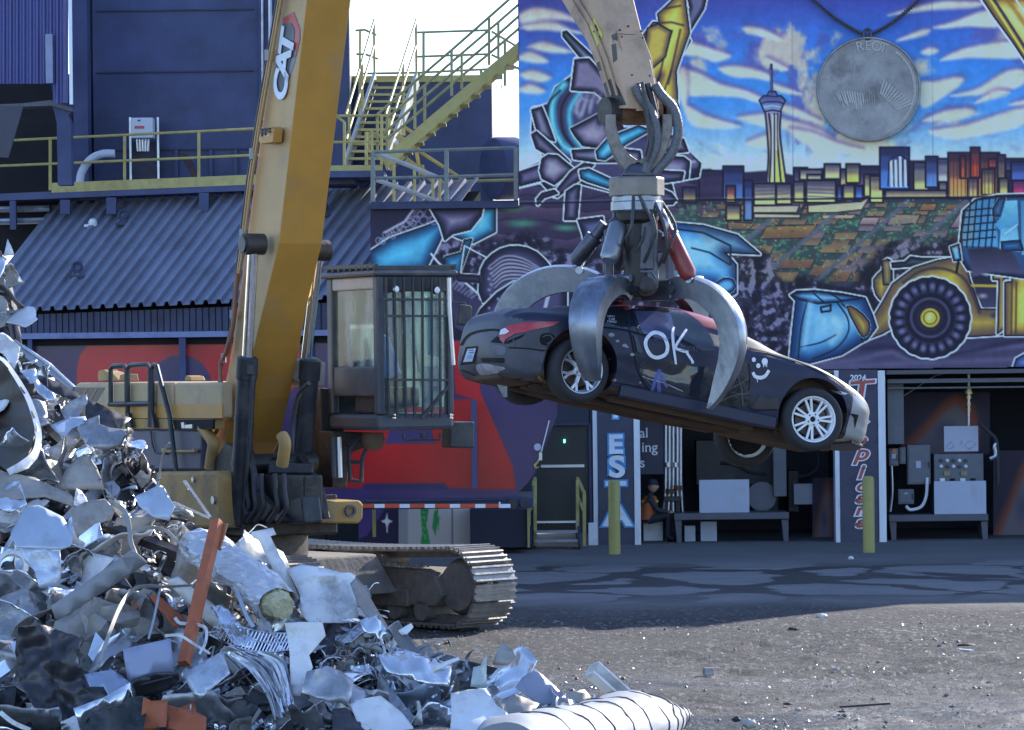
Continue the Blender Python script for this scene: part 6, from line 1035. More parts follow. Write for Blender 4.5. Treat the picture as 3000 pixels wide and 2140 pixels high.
# front cage
for x0, x1 in ((296, 318), (352, 372), (415, 432), (476, 488), (540, 545), (602, 604), (655, 662), (712, 716)): cpart(MB().bar(ona(Q(5, x0, 225), CF + .09), ona(Q(5, x1, 1160), CF + .09), .024), 'cage_bar', BLK)
for y, xa_, xb_ in ((372, 285, 700), (482, 290, 705), (908, 310, 715)): cpart(MB().bar(ona(Q(5, xa_, y), CF + .1), ona(Q(5, xb_, y + 2), CF + .1), .026), 'cage_bar', BLK)
cpart(MB().tube([ona(Q(5, *p), CF + .1) for p in ((715, 228), (718, 420), (732, 640), (745, 810))], .03, 6), 'cage_post', mat('bright_post_metal', (.5, .5, .5), .35, .6), True)  # right cage post in a brighter metal than the bars
cpart(MB().bar(ona(Q(5, 530, 1165), CF + .1), ona(Q(5, 712, 955), CF + .1), .035), 'wiper_arm', BLK); cpart(MB().bar(ona(Q(5, 545, 1165), CF + .1), ona(Q(5, 690, 985), CF + .1), .02), 'wiper_blade', BLK)
for x, y in ((358, 306), (634, 312)):
    c = ona(Q(5, x, y), CF + .06); hl = cpart(MB().lathe([(.03, -.09), (.05, -.03), (.052, .02), (.045, .03)], c, HD, 16), 'work_lamp', BLK, True); cpart(MB().lathe([(.043, 0), (.03, .012), (.002, .014)], c + HD * .03, HD, 16), 'lamp_lens', mat('lamp_lens_white', (.85, .85, .82), .2), True); cpart(MB().bar(c, c + UZ * .14, .02), 'lamp_bracket', BLK)
for x, y in ((343, 1140), (356, 1142), (343, 1160), (356, 1162), (726, 1140), (738, 1142), (726, 1160), (738, 1162)): c = ona(Q(5, x, y), CF + .012); cpart(MB().cyl(c, c + HD * .015, .012, n=8), 'bolt', CHRO)
cpart(MB().prism([ona(Q(5, *p), CF - .03) for p in ((470, 225), (512, 228), (510, 258), (472, 256))], HD * .01), 'yellow_sticker', mat('sticker_yellow', (.6, .55, .2), .5)); cpart(MB().prism([ona(Q(5, *p), CF - .03) for p in ((535, 230), (570, 230), (568, 256), (537, 256))], HD * .01), 'grey_sticker', GREYP)
# inside: seat, console, levers, a blue jacket and pale reflection panels
cpart(cb(CF - .95, CF - .4, bl + .3, bl + .8, c5(250, 1100).z, c5(250, 960).z), 'seat_base', BLK, bevel=.05); cpart(cb(CF - 1.1, CF - .92, bl + .32, bl + .78, c5(250, 1000).z, c5(250, 620).z), 'seat_back', BLK, bevel=.06); cpart(cb(CF - 1.12, CF - .98, bl + .42, bl + .68, c5(250, 610).z, c5(250, 540).z), 'headrest', BLK, bevel=.04)
cpart(cb(CF - .9, CF - .35, bl + .12, bl + .26, c5(250, 1140).z, c5(250, 900).z), 'console', BLK, bevel=.03); cpart(MB().tube([mc_(CF - .45, bl + .2, c5(250, 900).z), mc_(CF - .42, bl + .22, c5(250, 780).z)], [.02, .035], 8), 'joystick', BLK, True); cpart(MB().bar(ona(Q(5, 520, 860), CF - .3), ona(Q(5, 470, 560), CF - .3), .02), 'lever', BLK)
JK = mat('blue_cloth', (.1, .2, .5), .8); cpart(MB().hexa([mc_(CF - .3, bl + .2, c5(250, 900).z), mc_(CF - .3, bl + .5, c5(250, 880).z), mc_(CF - .6, bl + .5, c5(250, 890).z), mc_(CF - .6, bl + .2, c5(250, 900).z), mc_(CF - .5, bl + .22, c5(250, 560).z), mc_(CF - .45, bl + .42, c5(250, 640).z), mc_(CF - .6, bl + .4, c5(250, 600).z), mc_(CF - .6, bl + .25, c5(250, 560).z)]), 'hanging_jacket', JK, bevel=.03)
REFP = mat('pale_reflection', (.5, .6, .68), .6); cpart(MB().prism([ona(Q(5, *p), CF - .11) for p in ((552, 815), (672, 820), (650, 1090), (540, 1060))], -HD * .01), 'reflection_sheet', REFP); cpart(MB().prism([ona(Q(5, *p), CF - .1) for p in ((560, 360), (640, 350), (660, 760), (575, 740))], -HD * .02), 'reflection_panel', mat('green_reflection', (.45, .6, .66), .6)); cpart(MB().prism([ona(Q(5, *p), CF - .12) for p in ((425, 350), (465, 350), (450, 620), (410, 600))], -HD * .02), 'reflection_panel', REFP)  # pale panels behind the glass stand in for its bright reflections
# mirror, under-cab steps
cpart(MB().tube([ona(Q(5, *p), CF + .0) for p in ((735, 390), (825, 395), (828, 460), (842, 478))], .014, 6), 'mirror_arm', BLK, True); cpart(MB().prism([ona(Q(5, *p), CF + .05) for p in ((790, 405), (865, 412), (876, 425), (868, 545), (855, 552), (772, 540))], -HD * .05), 'mirror', BLK, bevel=.02)
for P in (((415, 1262), (415, 1300), (425, 1308), (528, 1308), (545, 1300), (546, 1262)), ((530, 1262), (532, 1305), (650, 1308), (660, 1300), (662, 1262))): cpart(MB().tube([ona(Q(5, *p), CF - .05) for p in P], .016, 6), 'step_loop', BLK, True)
part(MB().prism([ona(Q(5, *p), 1.6) for p in ((758, 1188), (890, 1188), (888, 1365), (725, 1362), (730, 1225))], -HD * .25), 'side_step_box', BLK, bevel=.02)
for P in (((250, 1285), (125, 1290), (55, 1370), (52, 1440), (60, 1585)), ((178, 1340), (140, 1430), (132, 1590)), ((45, 1458), (135, 1460)), ((62, 1580), (135, 1588)), ((40, 1345), (175, 1300))): part(MB().tube([ona(Q(5, *p), 1.2) for p in P], .026, 7), 'ladder_rail', BLK, True)
part(MB().lathe([(.13, 0), (.15, -.1), (.11, -.2), (.02, -.22)], ona(Q(5, 210, 1262), 1.3), UZ, 16), 'cab_mount', mat('brown_mount', (.12, .08, .05), .6), True)
for P, a_ in ((((-140, 960), (20, 980), (30, 1625), (-130, 1625)), .6), (((-60, 1250), (250, 1262), (240, 1330), (60, 1400), (40, 1630), (-60, 1630)), 1.0)): part(MB().prism([ona(Q(5, *p), a_) for p in P], -HD * .4), 'lower_housing', GREA, bevel=.02)
for x in (-60, -20): part(MB().tube([ona(Q(5, x, 1290), 1.25), ona(Q(5, x + 8, 1560), 1.25)], .04, 8), 'pump_hose', HOSE if x < -30 else GALV, True)
part(MB().prism([ona(p, 1.0) for p in (Q(4, 1905, 770), Q(4, 1935, 762), Q(4, 2175, 790), Q(4, 2170, 960), Q(4, 2080, 955), Q(4, 1920, 900))], -HD * .6), 'cab_bracket', mat('tan_bracket', (.42, .36, .3), .5), bevel=.03)
# ---------------------------------------------------------------- undercarriage
PH = R_(45); UD = Vector((math.sin(PH), -math.cos(PH), 0)); ND = Vector((math.cos(PH), math.sin(PH), 0))
fg_ = ground(V(1078, 1404)); CU = fg_ - ND * 1.55 - UD * 2.35; CU.z = 0
def u_(s_, n_, z): return CU + UD * s_ + ND * n_ + UZ * z
UC = thing('undercarriage', 'x', 'undercarriage', CU); del UC['label'], UC['category']; UC.parent = EX; UC.location = CU - Vector((P0.x, P0.y, 0))
def upart(mb, name, m, smooth=False, bevel=0, parent=None):
    o = mb.build(name, m, None, smooth, bevel); o.parent = UC; o.matrix_parent_inverse = Matrix.Translation(-CU); return o
SHOE = mat('polished_track_shoe', (.3, .28, .26), .42, .6, .3, 5, .15, 20, dirt=(.2, .16, .12), damt=.45, dscale=4)
rI, half = .46, 2.06; path = []
for t in np.linspace(-math.pi / 2, math.pi / 2, 40): path.append((half + rI * math.cos(t), 0.555 + rI * math.sin(t)))
for t in np.linspace(0, 1, 40)[1:-1]: path.append((half - 2 * half * t, 1.015 - .05 * math.sin(t * math.pi)))
for t in np.linspace(math.pi / 2, 3 * math.pi / 2, 40): path.append((-half + rI * math.cos(t), 0.555 + rI * math.sin(t)))
for t in np.linspace(0, 1, 30)[1:-1]: path.append((-half + 2 * half * t, .095))
path = np.array(path); seg = np.sqrt((np.diff(np.vstack([path, path[:1]]), axis=0) ** 2).sum(1)); cum = np.concatenate([[0], np.cumsum(seg)]); tot = cum[-1]; NSH = 50; pit = tot / NSH; pp_ = np.vstack([path, path[:1]])
def tp(s_): s_ = s_ % tot; return np.array([np.interp(s_, cum, pp_[:, 0]), np.interp(s_, cum, pp_[:, 1])])
mb = MB(); W2 = .36
mb.bb((-pit * .47, -W2, 0), (pit * .47, W2, .028))
for k in (-.4, 0., .4): mb.bb((pit * k - .012, -W2, .0285), (pit * k + .012, W2, .058))
mb.bb((-pit * .5, -.12, -.09), (pit * .5, -.07, -.001)); mb.bb((-pit * .5, .07, -.09), (pit * .5, .12, -.001))
proto = mb.build('track_shoe', SHOE)
first = True
for n_ in (1.55, -1.55):
    for i in range(NSH):
        if n_ < 0 and i % 1: continue
        p, q = tp(i * pit), tp(i * pit + .02); d = (q - p) / np.linalg.norm(q - p); o = proto if first else proto.copy()
        if not first: COL.objects.link(o)
        first = False; x = UD * d[0] + UZ * d[1]; y = ND; z = x.cross(y) * -1 if (x.cross(y)).dot(UD * d[1] - UZ * d[0]) < 0 else x.cross(y)
        z = UD * d[1] - UZ * d[0]; y = z.cross(x)
        Mx = Matrix((x, y, z)).transposed().to_4x4(); Mx.translation = u_(p[0], n_, p[1]) - CU; o.parent = UC; o.matrix_parent_inverse = Matrix(); o.matrix_basis = Mx
    sd_ = -1
    upart(MB().prism([u_(s_, n_ - .3, z) for s_, z in ((-2.0, .3), (1.75, .3), (1.9, .45), (1.75, .72), (1.45, .76), (-1.9, .76))], ND * .6), 'track_frame', MUD, bevel=.02)
    upart(MB().prism([u_(s_, n_ - .34, z) for s_, z in ((-1.2, .28), (1.3, .28), (1.3, .5), (-1.2, .5))], ND * .05), 'track_guard', MUD, bevel=.015)
    for s_ in np.linspace(-1.5, 1.5, 7): upart(MB().lathe([(.1, -.3), (.13, -.3), (.13, .3), (.1, .3)], u_(s_, n_, .24), ND, 18), 'track_roller', MUD, True)
    for s_ in (-.6, .65): upart(MB().lathe([(.06, -.26), (.09, -.26), (.09, .26), (.06, .26)], u_(s_, n_, .88), ND, 16), 'carrier_roller', MUD, True)
    for s_ in (half, -half): upart(MB().lathe([(.08, -.2), (.3, -.2), (.36, -.1), (.36, .1), (.3, .2), (.08, .2)], u_(s_, n_, .555), ND, 28), 'idler_wheel', MUD, True)
    upart(MB().prism([u_(s_, n_ - .32, z) for s_, z in ((-2.0, .765), (.6, .765), (.35, .88), (-2.0, .88))], ND * .34), 'frame_step', MUD, bevel=.02)
upart(MB().hexa([u_(-1.1, -1.25, .45), u_(1.1, -1.25, .45), u_(1.1, 1.25, .45), u_(-1.1, 1.25, .45), u_(-.9, -1.25, .95), u_(.9, -1.25, .95), u_(.9, 1.05, .95), u_(-.9, 1.05, .95)]), 'car_body', MUD, bevel=.03)
mb = MB(); rr = np.random.default_rng(3)
for i in range(60):
    s_, n_ = rr.uniform(-.4, 1.6), 1.55 + rr.uniform(-.4, -.1); r_ = rr.uniform(.02, .07); P = [Vector(rr.normal(size=3)).normalized() * r_ * rr.uniform(.6, 1.2) for _ in range(6)]; c = u_(s_, n_, .78 + r_ * .2)
    mb.add([c + Vector((-r_, 0, 0)), c + Vector((r_, 0, 0)), c + Vector((0, -r_, 0)), c + Vector((0, r_, 0)), c + P[0] * .3 + UZ * r_], [(0, 2, 4), (2, 1, 4), (1, 3, 4), (3, 0, 4), (0, 3, 1, 2)])
o = upart(mb, 'caked_soil', MUD); o['kind'] = 'stuff'
# ---------------------------------------------------------------- the grapple
GP = thing('orange_peel_grapple', 'grey steel claw grapple with curved tines hanging on the boom and gripping the black car', 'grapple', GR)
sg = 34.5 / FP
def g_(u, v, dy=0.): p = at((u, v), 34.5); p.y += dy; return p
def gp(mb, name, m, smooth=False, bevel=0): return mb.build(name, m, GP, smooth, bevel)
for P in (((1795, 770), (1800, 870), (1832, 980), (1880, 1060), (1930, 1110), (1960, 1140)), ((2172, 770), (2165, 880), (2130, 990), (2085, 1060), (2030, 1110), (1990, 1140))):
    c = crom([Q(2, *p) for p in P], 5); mb = MB(); n = len(c); G = []
    for i, (u, v) in enumerate(c):
        t = np.array(c[min(i + 1, n - 1)]) - np.array(c[max(i - 1, 0)]); t /= np.linalg.norm(t); nn = np.array((-t[1], t[0])); w_ = 15 + 16 * (i / n) ** 2; ring = []
        for q, dy in ((-w_, -.13), (w_, -.13), (w_, .13), (-w_, .13)): ring.append(g_(u + nn[0] * q, v + nn[1] * q, dy))
        G.append(ring)
    mb.grid(G, closed=True); mb.add(G[0], [(0, 1, 2, 3)]); mb.add(G[-1], [(3, 2, 1, 0)]); gp(mb, 'yoke_arm', mat('yoke_steel', (.24, .21, .18), .5, .5, .25, 5, .15, 20, dirt=(.1, .09, .08), damt=.45), bevel=.015)
gp(MB().hexa([g_(*Q(2, 1860, 1180), -.2), g_(*Q(2, 2090, 1180), -.2), g_(*Q(2, 2090, 1180), .2), g_(*Q(2, 1860, 1180), .2), g_(*Q(2, 1925, 1095), -.15), g_(*Q(2, 2030, 1095), -.15), g_(*Q(2, 2030, 1095), .15), g_(*Q(2, 1925, 1095), .15)]), 'yoke_foot', STEELD, bevel=.03)
hc = Q(2, 1968, 1180); c = g_(*hc); Rh = 186 / 2.2755 * sg
gp(MB().lathe([(Rh * .9, 0), (Rh, -.02), (Rh, -.19), (Rh * .95, -.21)], c, UZ, 8), 'rotator_head', mat('head_tan_steel', (.22, .19, .16), .5, .5, .2, 4, .1, 16, dirt=(.1, .09, .08), damt=.4), bevel=.012)
gp(MB().lathe([(Rh * .8, 0), (Rh * .9, 0), (Rh * .9, -.05), (Rh * .94, -.06), (Rh * .94, -.14), (Rh * .88, -.16), (Rh * .8, -.16)], c - UZ * .2, UZ, 40), 'rotator_ring', STEEL, True)
gp(MB().lathe([(Rh * .8, 0), (Rh * .78, -.08), (.15, -.12), (.14, -.75), (.2, -.8), (.05, -.8)], c - UZ * .36, UZ, 14), 'hub_body', mat('hub_dark', (.035, .033, .032), .5, .4, .3, 5), True)
for i, (x, yt, yb_, ph_) in enumerate(((1810, 1400, 1560, 200), (2110, 1400, 1500, -20))): pass
def radial(ph): return Vector((math.cos(ph), math.sin(ph), 0))
AX = at((1868, 600), 34.9)
TINES = [(R_(-30), 2, 1.13, .24), (R_(-122), 14, .93, .44), (R_(172), 27, 1.3, .26), (R_(48), 6, .9, .22), (R_(108), 6, .9, .22)]
OUT = [(.32, -.80), (.5, -.755), (.7, -.80), (.88, -.90), (1.02, -1.06), (1.09, -1.25), (1.08, -1.46), (.99, -1.68), (.86, -1.86), (.735, -1.97)]
INN = [(.36, -.99), (.5, -.965), (.63, -.99), (.75, -1.08), (.84, -1.2), (.87, -1.35), (.85, -1.52), (.79, -1.7), (.74, -1.86), (.70, -1.955)]
def tine(ph, rot, sc, wd):
    rv = radial(ph); tv = Vector((-rv.y, rv.x, 0)); piv = (.42, -.9); cR, sR = math.cos(R_(rot)), math.sin(R_(rot))
    def X(p):
        x, z = (p[0] - piv[0]) * sc, (p[1] - piv[1]) * sc; return AX + rv * (piv[0] + x * cR - z * sR) + UZ * (piv[1] + x * sR + z * cR)
    O, I = crom(OUT, 3), crom(INN, 3); n = len(O); G = []
    for i in range(n):
        t = i / (n - 1); w_ = wd * (1.0 - .55 * t ** 1.6) * (1 if t > .12 else .75 + 2 * t); o, k = X(O[i]), X(I[i]); d = (o - k).normalized()
        G.append([o - tv * w_ / 2 - d * .015, o - tv * w_ * .3, o + d * .012, o + tv * w_ * .3, o + tv * w_ / 2 - d * .015, k + tv * w_ * .38, k + tv * w_ * .1 + d * .05, k - tv * w_ * .1 + d * .05, k - tv * w_ * .38])
    mb = MB(); mb.grid(G, closed=True); mb.add(G[0], [tuple(range(9))]); mb.add(G[-1], [tuple(range(8, -1, -1))]); o = gp(mb, 'tine', STEEL, True)
    p = X((.42, -.88)); gp(MB().cyl(p - tv * (wd / 2 + .03), p + tv * (wd / 2 + .03), .055, n=16), 'tine_pin', STEELD, True)
    q = X((.62, -.80)); gp(MB().cyl(q - tv * (wd / 2 + .02), q + tv * (wd / 2 + .02), .04, n=14), 'rod_pin', STEEL, True)
    return X, rv, tv
RC = mat('red_cylinder', (.25, .035, .03), .35, 0, .2, 4, dirt=(.12, .06, .05), damt=.35); GC = mat('grey_cylinder', (.22, .23, .25), .32, .7, .15, 4)
for (ph, rot, sc, wd) in TINES:
    X, rv, tv = tine(ph, rot, sc, wd)
for p0, y0, p1, y1, r, m in (((1830, 600), 34.62, (1783, 766), 34.3, .1, GC), ((1772, 655), 34.85, (1684, 772), 34.95, .085, STEELD), ((1930, 622), 34.7, (2022, 815), 34.45, .088, RC), ((1905, 640), 35.1, (1975, 790), 35.4, .085, STEELD), ((1840, 640), 35.1, (1815, 790), 35.4, .085, STEELD)):
    a, b = at(p0, y0), at(p1, y1); k = a.lerp(b, .32); gp(MB().lathe([(r * .6, 0), (r, .01), (r, (b - k).length * .9), (r * .7, (b - k).length)], k, b - k, 20), 'tine_cylinder', m, True); gp(MB().cyl(a, k.lerp(b, .05), r * .72, n=16), 'cylinder_neck', m, True); gp(MB().cyl(k.lerp(b, .02), k.lerp(b, .08), r * 1.08, n=20), 'cylinder_band', STEELD, True)
P = [(1862, 600), (1920, 602), (1926, 640), (1930, 820), (1928, 845), (1916, 862), (1898, 868), (1878, 866), (1860, 852), (1854, 830), (1856, 700)]; gp(MB().prism([at(p, 34.4) for p in P], (0, .14, 0)), 'lug_plate', STEELD, bevel=.02); gp(MB().prism([at(p, 34.36) for p in ((1868, 640), (1912, 640), (1916, 790), (1866, 790))], (0, .04, 0)), 'lug_web', STEELD, bevel=.012)
c = at((1893, 840), 34.4); gp(MB().lathe([(.1, 0), (.1, .03), (.07, .04), (.07, .09), (.055, .1), (.002, .1)], c, (0, -1, 0), 20, cap=False), 'lug_pin', GREA, True); gp(MB().tube([c + Vector((-.1, -.02, .08)), c + Vector((-.06, -.03, .15)), c + Vector((.06, -.03, .15)), c + Vector((.1, -.02, .08))], .012, 6), 'lug_handle', STEEL, True)
for p0, p1 in (((1818, 622), (1806, 740)), ((1938, 630), (1948, 740))): a, b = at(p0, 34.85), at(p1, 34.85); gp(MB().bar(a, b, .08, .16), 'side_web', STEELD, bevel=.015)
for ph in (R_(-178), R_(20)):
    rv = radial(ph); tv = Vector((-rv.y, rv.x, 0)); c = AX + rv * .36 + UZ * -.84
    P = [AX + rv * .26 + tv * q + UZ * z for q, z in ((-.07, -.2), (.07, -.2), (.125, -.7), (.14, -.86), (.1, -.93), (0, -.96), (-.1, -.93), (-.14, -.86), (-.125, -.7))]; gp(MB().prism(P, rv * .1), 'hinge_plate', STEELD, bevel=.02)
    gp(MB().lathe([(.07, 0), (.1, .0), (.1, .05), (.06, .06), (.06, .08), (.002, .08)], AX + rv * .36 + UZ * -.8, rv, 20, cap=False), 'hinge_pin', GREA, True)
for ph in (R_(-30), R_(172), R_(-127), R_(48)):
    rv = radial(ph); gp(MB().bar(AX + rv * .1 + UZ * -.88, AX + rv * .44 + UZ * -.88, .26, .2), 'hub_bracket', STEELD, bevel=.02)
for P, dy, r in ((((1960, 580), (1985, 650), (2060, 760), (2095, 880), (2085, 1000), (2040, 1100), (2020, 1160)), -.16, .05), (((2085, 570), (2130, 640), (2205, 720), (2240, 830), (2235, 930), (2190, 1040), (2110, 1130), (2080, 1170)), -.1, .052), (((2000, 560), (2020, 700), (2045, 860), (2060, 960), (2030, 1090)), -.22, .02), (((2040, 560), (2090, 760), (2110, 900), (2100, 1060), (2060, 1150)), -.05, .035)):
    gp(MB().tube([Vector(q) for q in crom([tuple(g_(*Q(2, *p), dy)) for p in P], 7)], r, 10), 'hydraulic_hose', HOSE if r < .05 else mat('wrapped_hose', (.13, .13, .14), .45, .2, .3, 30, .4, 45), True)
for P in (((2085, 1420), (2130, 1450), (2160, 1490), (2150, 1560), (2110, 1540)), ((2095, 1410), (2150, 1430), (2175, 1500), (2140, 1580))): gp(MB().tube([Vector(q) for q in crom([tuple(g_(*Q(2, *p), -.1)) for p in P], 5)], .014, 6), 'snagged_wire', GALV, True)
rr = np.random.default_rng(9)
for i in range(7):
    a = at((1820 + i * 18, 575), 34.5 + rr.uniform(-.25, .1)); m1 = a + Vector((rr.uniform(-.2, .2), -.12, -.3)); b = at((1800 + i * 24, 760 + rr.uniform(-60, 40)), 34.5); gp(MB().tube([Vector(q) for q in crom([tuple(a), tuple(m1), tuple((m1 + b) / 2 + Vector((rr.uniform(-.06, .06), -.1, 0))), tuple(b)], 5)], .017, 7), 'hub_hose', HOSE, True)
for i in range(4):
    P = [Q(2, 1975 + i * 32, 560 + i * 6), Q(2, 2010 + i * 34, 720), Q(2, 2050 + i * 26, 900 + i * 20), Q(2, 2020 + i * 16, 1060), Q(2, 2000 + i * 14, 1170)]; gp(MB().tube([Vector(q) for q in crom([tuple(g_(*p, -.1 + .06 * i)) for p in P], 6)], .018, 7), 'hub_hose', [HOSE, GALV][i == 2], True)
for b_ in (-.2, -.21): part(MB().tube([onb(Q(2, x + (40 if b_ < -.2 else 0), y), b_) for x, y in ((1500, -60), (1640, 170), (1730, 400), (1800, 640))], .014, 6), 'stick_pipe', STICK, True, parent=ST_)
GRM = mat('grease_stain', (.06, .05, .045), .5, .2, .4, 12)
for P in ([(1745, 560), (1800, 520), (1850, 590), (1900, 700), (1790, 715)], [(1800, 300), (1830, 290), (1840, 400), (1812, 420)], [(1700, 420), (1720, 410), (1735, 470), (1715, 480)]): part(MB().prism([onb(Q(2, *p), -.1915) for p in P], LD_ * .001), 'grease_patch', GRM, parent=ST_)
# ---------------------------------------------------------------- the black coupe in the claw
from mathutils.bvhtree import BVHTree
from mathutils import noise as MN
from mathutils.geometry import delaunay_2d_cdt
CR = Matrix.Rotation(R_(19), 3, 'Z') @ Matrix.Rotation(R_(12.0), 3, 'Y') @ Matrix.Rotation(R_(-2.0), 3, 'X')
HUBR, HUBF = Vector((.82, -.80, .33)), Vector((3.42, -.80, .33))
CO = at((2035, 1154), 34.75) - CR @ ((HUBR + HUBF) / 2)
CM = CR.to_4x4(); CM.translation = CO
CAR = thing('wrecked_coupe', 'crushed black sports coupe with white spray paint held nose-down in the claw', 'car'); CAR.matrix_world = CM
def kpart(mb, name, m, smooth=False, bevel=0, parent=None): return mb.build(name, m, parent or CAR, smooth, bevel, True, 35)
PAINTB = mat('matt_black_paint', (.012, .015, .038), .48, 0, .2, 1.5, .02, 8, dirt=(.04, .042, .06), damt=.2, dscale=1.6); PLAS = mat('scuffed_bumper', (.05, .052, .066), .5, 0, .2, 2, .03, 12, dirt=(.11, .11, .13), damt=.4, dscale=2.2); REDP = mat('red_roof_paint', (.26, .02, .03), .3, 0, .15, 3, coat=.3)
UND = mat('rusty_underbody', (.1, .06, .04), .8, .2, .4, 4, .2, 10, dirt=(.035, .03, .028), damt=.55); TYRE = mat('tyre_rubber', (.022, .022, .024), .75, 0, .2, 10, .1, 30); RIMG = mat('grey_rim', (.5, .52, .56), .35, .6, .1, 5); RIMW = mat('white_rim', (.78, .79, .8), .35, 0, .06, 5, dirt=(.4, .38, .36), damt=.2)
STA = [(0.0, .34, .62, .68, .56, .42), (.05, .22, .70, .77, .72, .5), (.16, .14, .76, .84, .83, .56), (.35, .13, .80, .885, .885, .58), (.6, .15, .835, .95, .915, .58), (.87, .17, .865, 1.03, .925, .57), (1.3, .17, .885, 1.15, .915, .56), (1.7, .17, .885, 1.225, .9, .56), (2.05, .17, .88, 1.24, .89, .56), (2.4, .17, .875, 1.2, .888, .57), (2.72, .17, .87, 1.07, .89, .6), (2.98, .17, .87, .955, .9, .66), (3.2, .18, .865, .915, .912, .68), (3.42, .19, .845, .885, .918, .68), (3.75, .19, .76, .8, .885, .64), (4.0, .19, .67, .71, .79, .55), (4.15, .21, .59, .63, .65, .45), (4.24, .26, .5, .54, .42, .3)]
def section(x, zb, zs, zt, ws, wt):
    h = zs - zb; g = zt - zs
    return [(0, zb), (ws * .6, zb), (ws * .9, zb + .02), (ws * .965, zb + .22 * h), (ws * .985, zb + .45 * h), (ws, zb + .68 * h), (ws * .985, zb + .88 * h), (ws * .93, zs), (ws * .93 + (wt - ws * .93) * .35, zs + g * .36), (ws * .93 + (wt - ws * .93) * .72, zs + g * .74), (wt * .93, zt - g * .1 - .008), (wt * .5, zt - .008), (0, zt)]
xs = np.concatenate([np.linspace(0, .35, 10)[:-1], np.linspace(.35, 3.75, 46)[:-1], np.linspace(3.75, 4.24, 12)]); A = np.array(STA); G = []
C_ = np.array(crom([tuple(r) for r in STA], 10)); xi = C_[:, 0]
for x in xs:
    r = [np.interp(x, xi, C_[:, k]) for k in range(1, 6)]; s_ = crom(section(x, *r), 4); half = [(float(q[0]), float(q[1])) for q in s_]
    half = [(y * (1 + .022 * MN.fractal(Vector((x * 1.9, z * 3.4, 5.)), .6, 2., 3) * (z < 1.02)), z - (.05 * max(0, MN.noise(Vector((x * 2.6, y * 3, 1.5)))) + .02) * sstep(.98, 1.12, z)) for y, z in half]
    ring = [Vector((x, -y, z)) for y, z in half] + [Vector((x, y, z)) for y, z in half[::-1][1:-1]]; G.append(ring)
mb = MB(); mb.grid(G, closed=True); n_ = len(G[0]); N_ = len(G)
mb.add(G[0], [tuple(range(n_))]); mb.add(G[-1], [tuple(range(n_ - 1, -1, -1))])
me = bpy.data.meshes.new('body'); me.from_pydata(mb.v, [], mb.f); me.validate()
import bmesh
bm = bmesh.new(); bm.from_mesh(me); bmesh.ops.remove_doubles(bm, verts=bm.verts, dist=1e-4); bmesh.ops.recalc_face_normals(bm, faces=bm.faces); bm.to_mesh(me); bm.free()
body = bpy.data.objects.new('body', me); COL.objects.link(body); cuts = []
for hx_ in (.82, 3.42):
    for sg_ in (-1, 1):
        q = MB().cyl((hx_, sg_ * .62, .36), (hx_, sg_ * 1.2, .36), .385, n=48).build('cut', PAINTB); cuts.append(q)
        md = body.modifiers.new('arch', 'BOOLEAN'); md.object = q; md.operation = 'DIFFERENCE'; md.solver = 'EXACT'
dg = bpy.context.evaluated_depsgraph_get(); dg.update(); bme = bpy.data.meshes.new_from_object(body.evaluated_get(dg)); bpy.data.objects.remove(body)
for q in cuts: bpy.data.objects.remove(q)
bme.name = 'body'; bme.materials.clear()
FRB = mat('sun_glare_bumper', (.3, .3, .29), .32, 0, .15, 3, dirt=(.12, .12, .12), damt=.3)  # bumper coloured lighter, standing in for the sun's glare on it
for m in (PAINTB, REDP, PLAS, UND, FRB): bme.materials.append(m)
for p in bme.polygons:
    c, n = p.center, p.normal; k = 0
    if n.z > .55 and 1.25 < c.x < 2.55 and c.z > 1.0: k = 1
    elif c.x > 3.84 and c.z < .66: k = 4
    elif c.x < .42 and c.z < .7: k = 2
    elif n.z < -.7 or (abs(c.y) < .8 and c.z < .72 and (abs(c.x - .82) < .39 or abs(c.x - 3.42) < .39)): k = 3
    p.material_index = k
bme.polygons.foreach_set('use_smooth', [True] * len(bme.polygons)); bme.set_sharp_from_angle(angle=R_(38))
body = bpy.data.objects.new('body', bme); COL.objects.link(body); body.parent = CAR
bvh = BVHTree.FromPolygons([CM @ v.co for v in bme.vertices], [tuple(p.vertices) for p in bme.polygons]); CMI = CM.inverted()
def hit(p, off):                  # where a photo pixel lands on the bodywork, in the car's own axes
    d = ray(p).normalized(); h = bvh.ray_cast(O_, d)
    if h[0] is None: return None
    n = h[1] if h[1].dot(d) < 0 else -h[1]; return CMI @ (h[0] + n * off)
def decal(pts, name, m, off=.005, step=9, sm=0, parent=None):
    P = [tuple(q) for q in (crom(pts, sm, True) if sm else pts)]; Q_ = []
    for i in range(len(P)):
        a, b = np.array(P[i], float), np.array(P[(i + 1) % len(P)], float); k = max(1, int(np.linalg.norm(b - a) / step)); Q_ += [tuple(a + (b - a) * j / k) for j in range(k)]
    us, vs = [q[0] for q in Q_], [q[1] for q in Q_]; inner = []
    for u in np.arange(min(us) + step / 2, max(us), step):
        for v in np.arange(min(vs) + step / 2, max(vs), step): inner.append((u, v))
    n = len(Q_); R = delaunay_2d_cdt([Vector(q) for q in Q_ + inner], [(i, (i + 1) % n) for i in range(n)], [list(range(n))], 2, 1e-4)
    H = [hit(tuple(q), off) for q in R[0]]; mb = MB(); idx = {}
    for f in R[2]:
        if any(H[i] is None for i in f): continue
        if max((H[i] - H[f[0]]).length for i in f) > .25: continue
        for i in f:
            if i not in idx: idx[i] = len(mb.v); mb.v.append(tuple(H[i]))
        mb.f.append(tuple(idx[i] for i in reversed(f))); mb.m.append(0)
    return kpart(mb, name, m, True, parent=parent) if mb.f else None
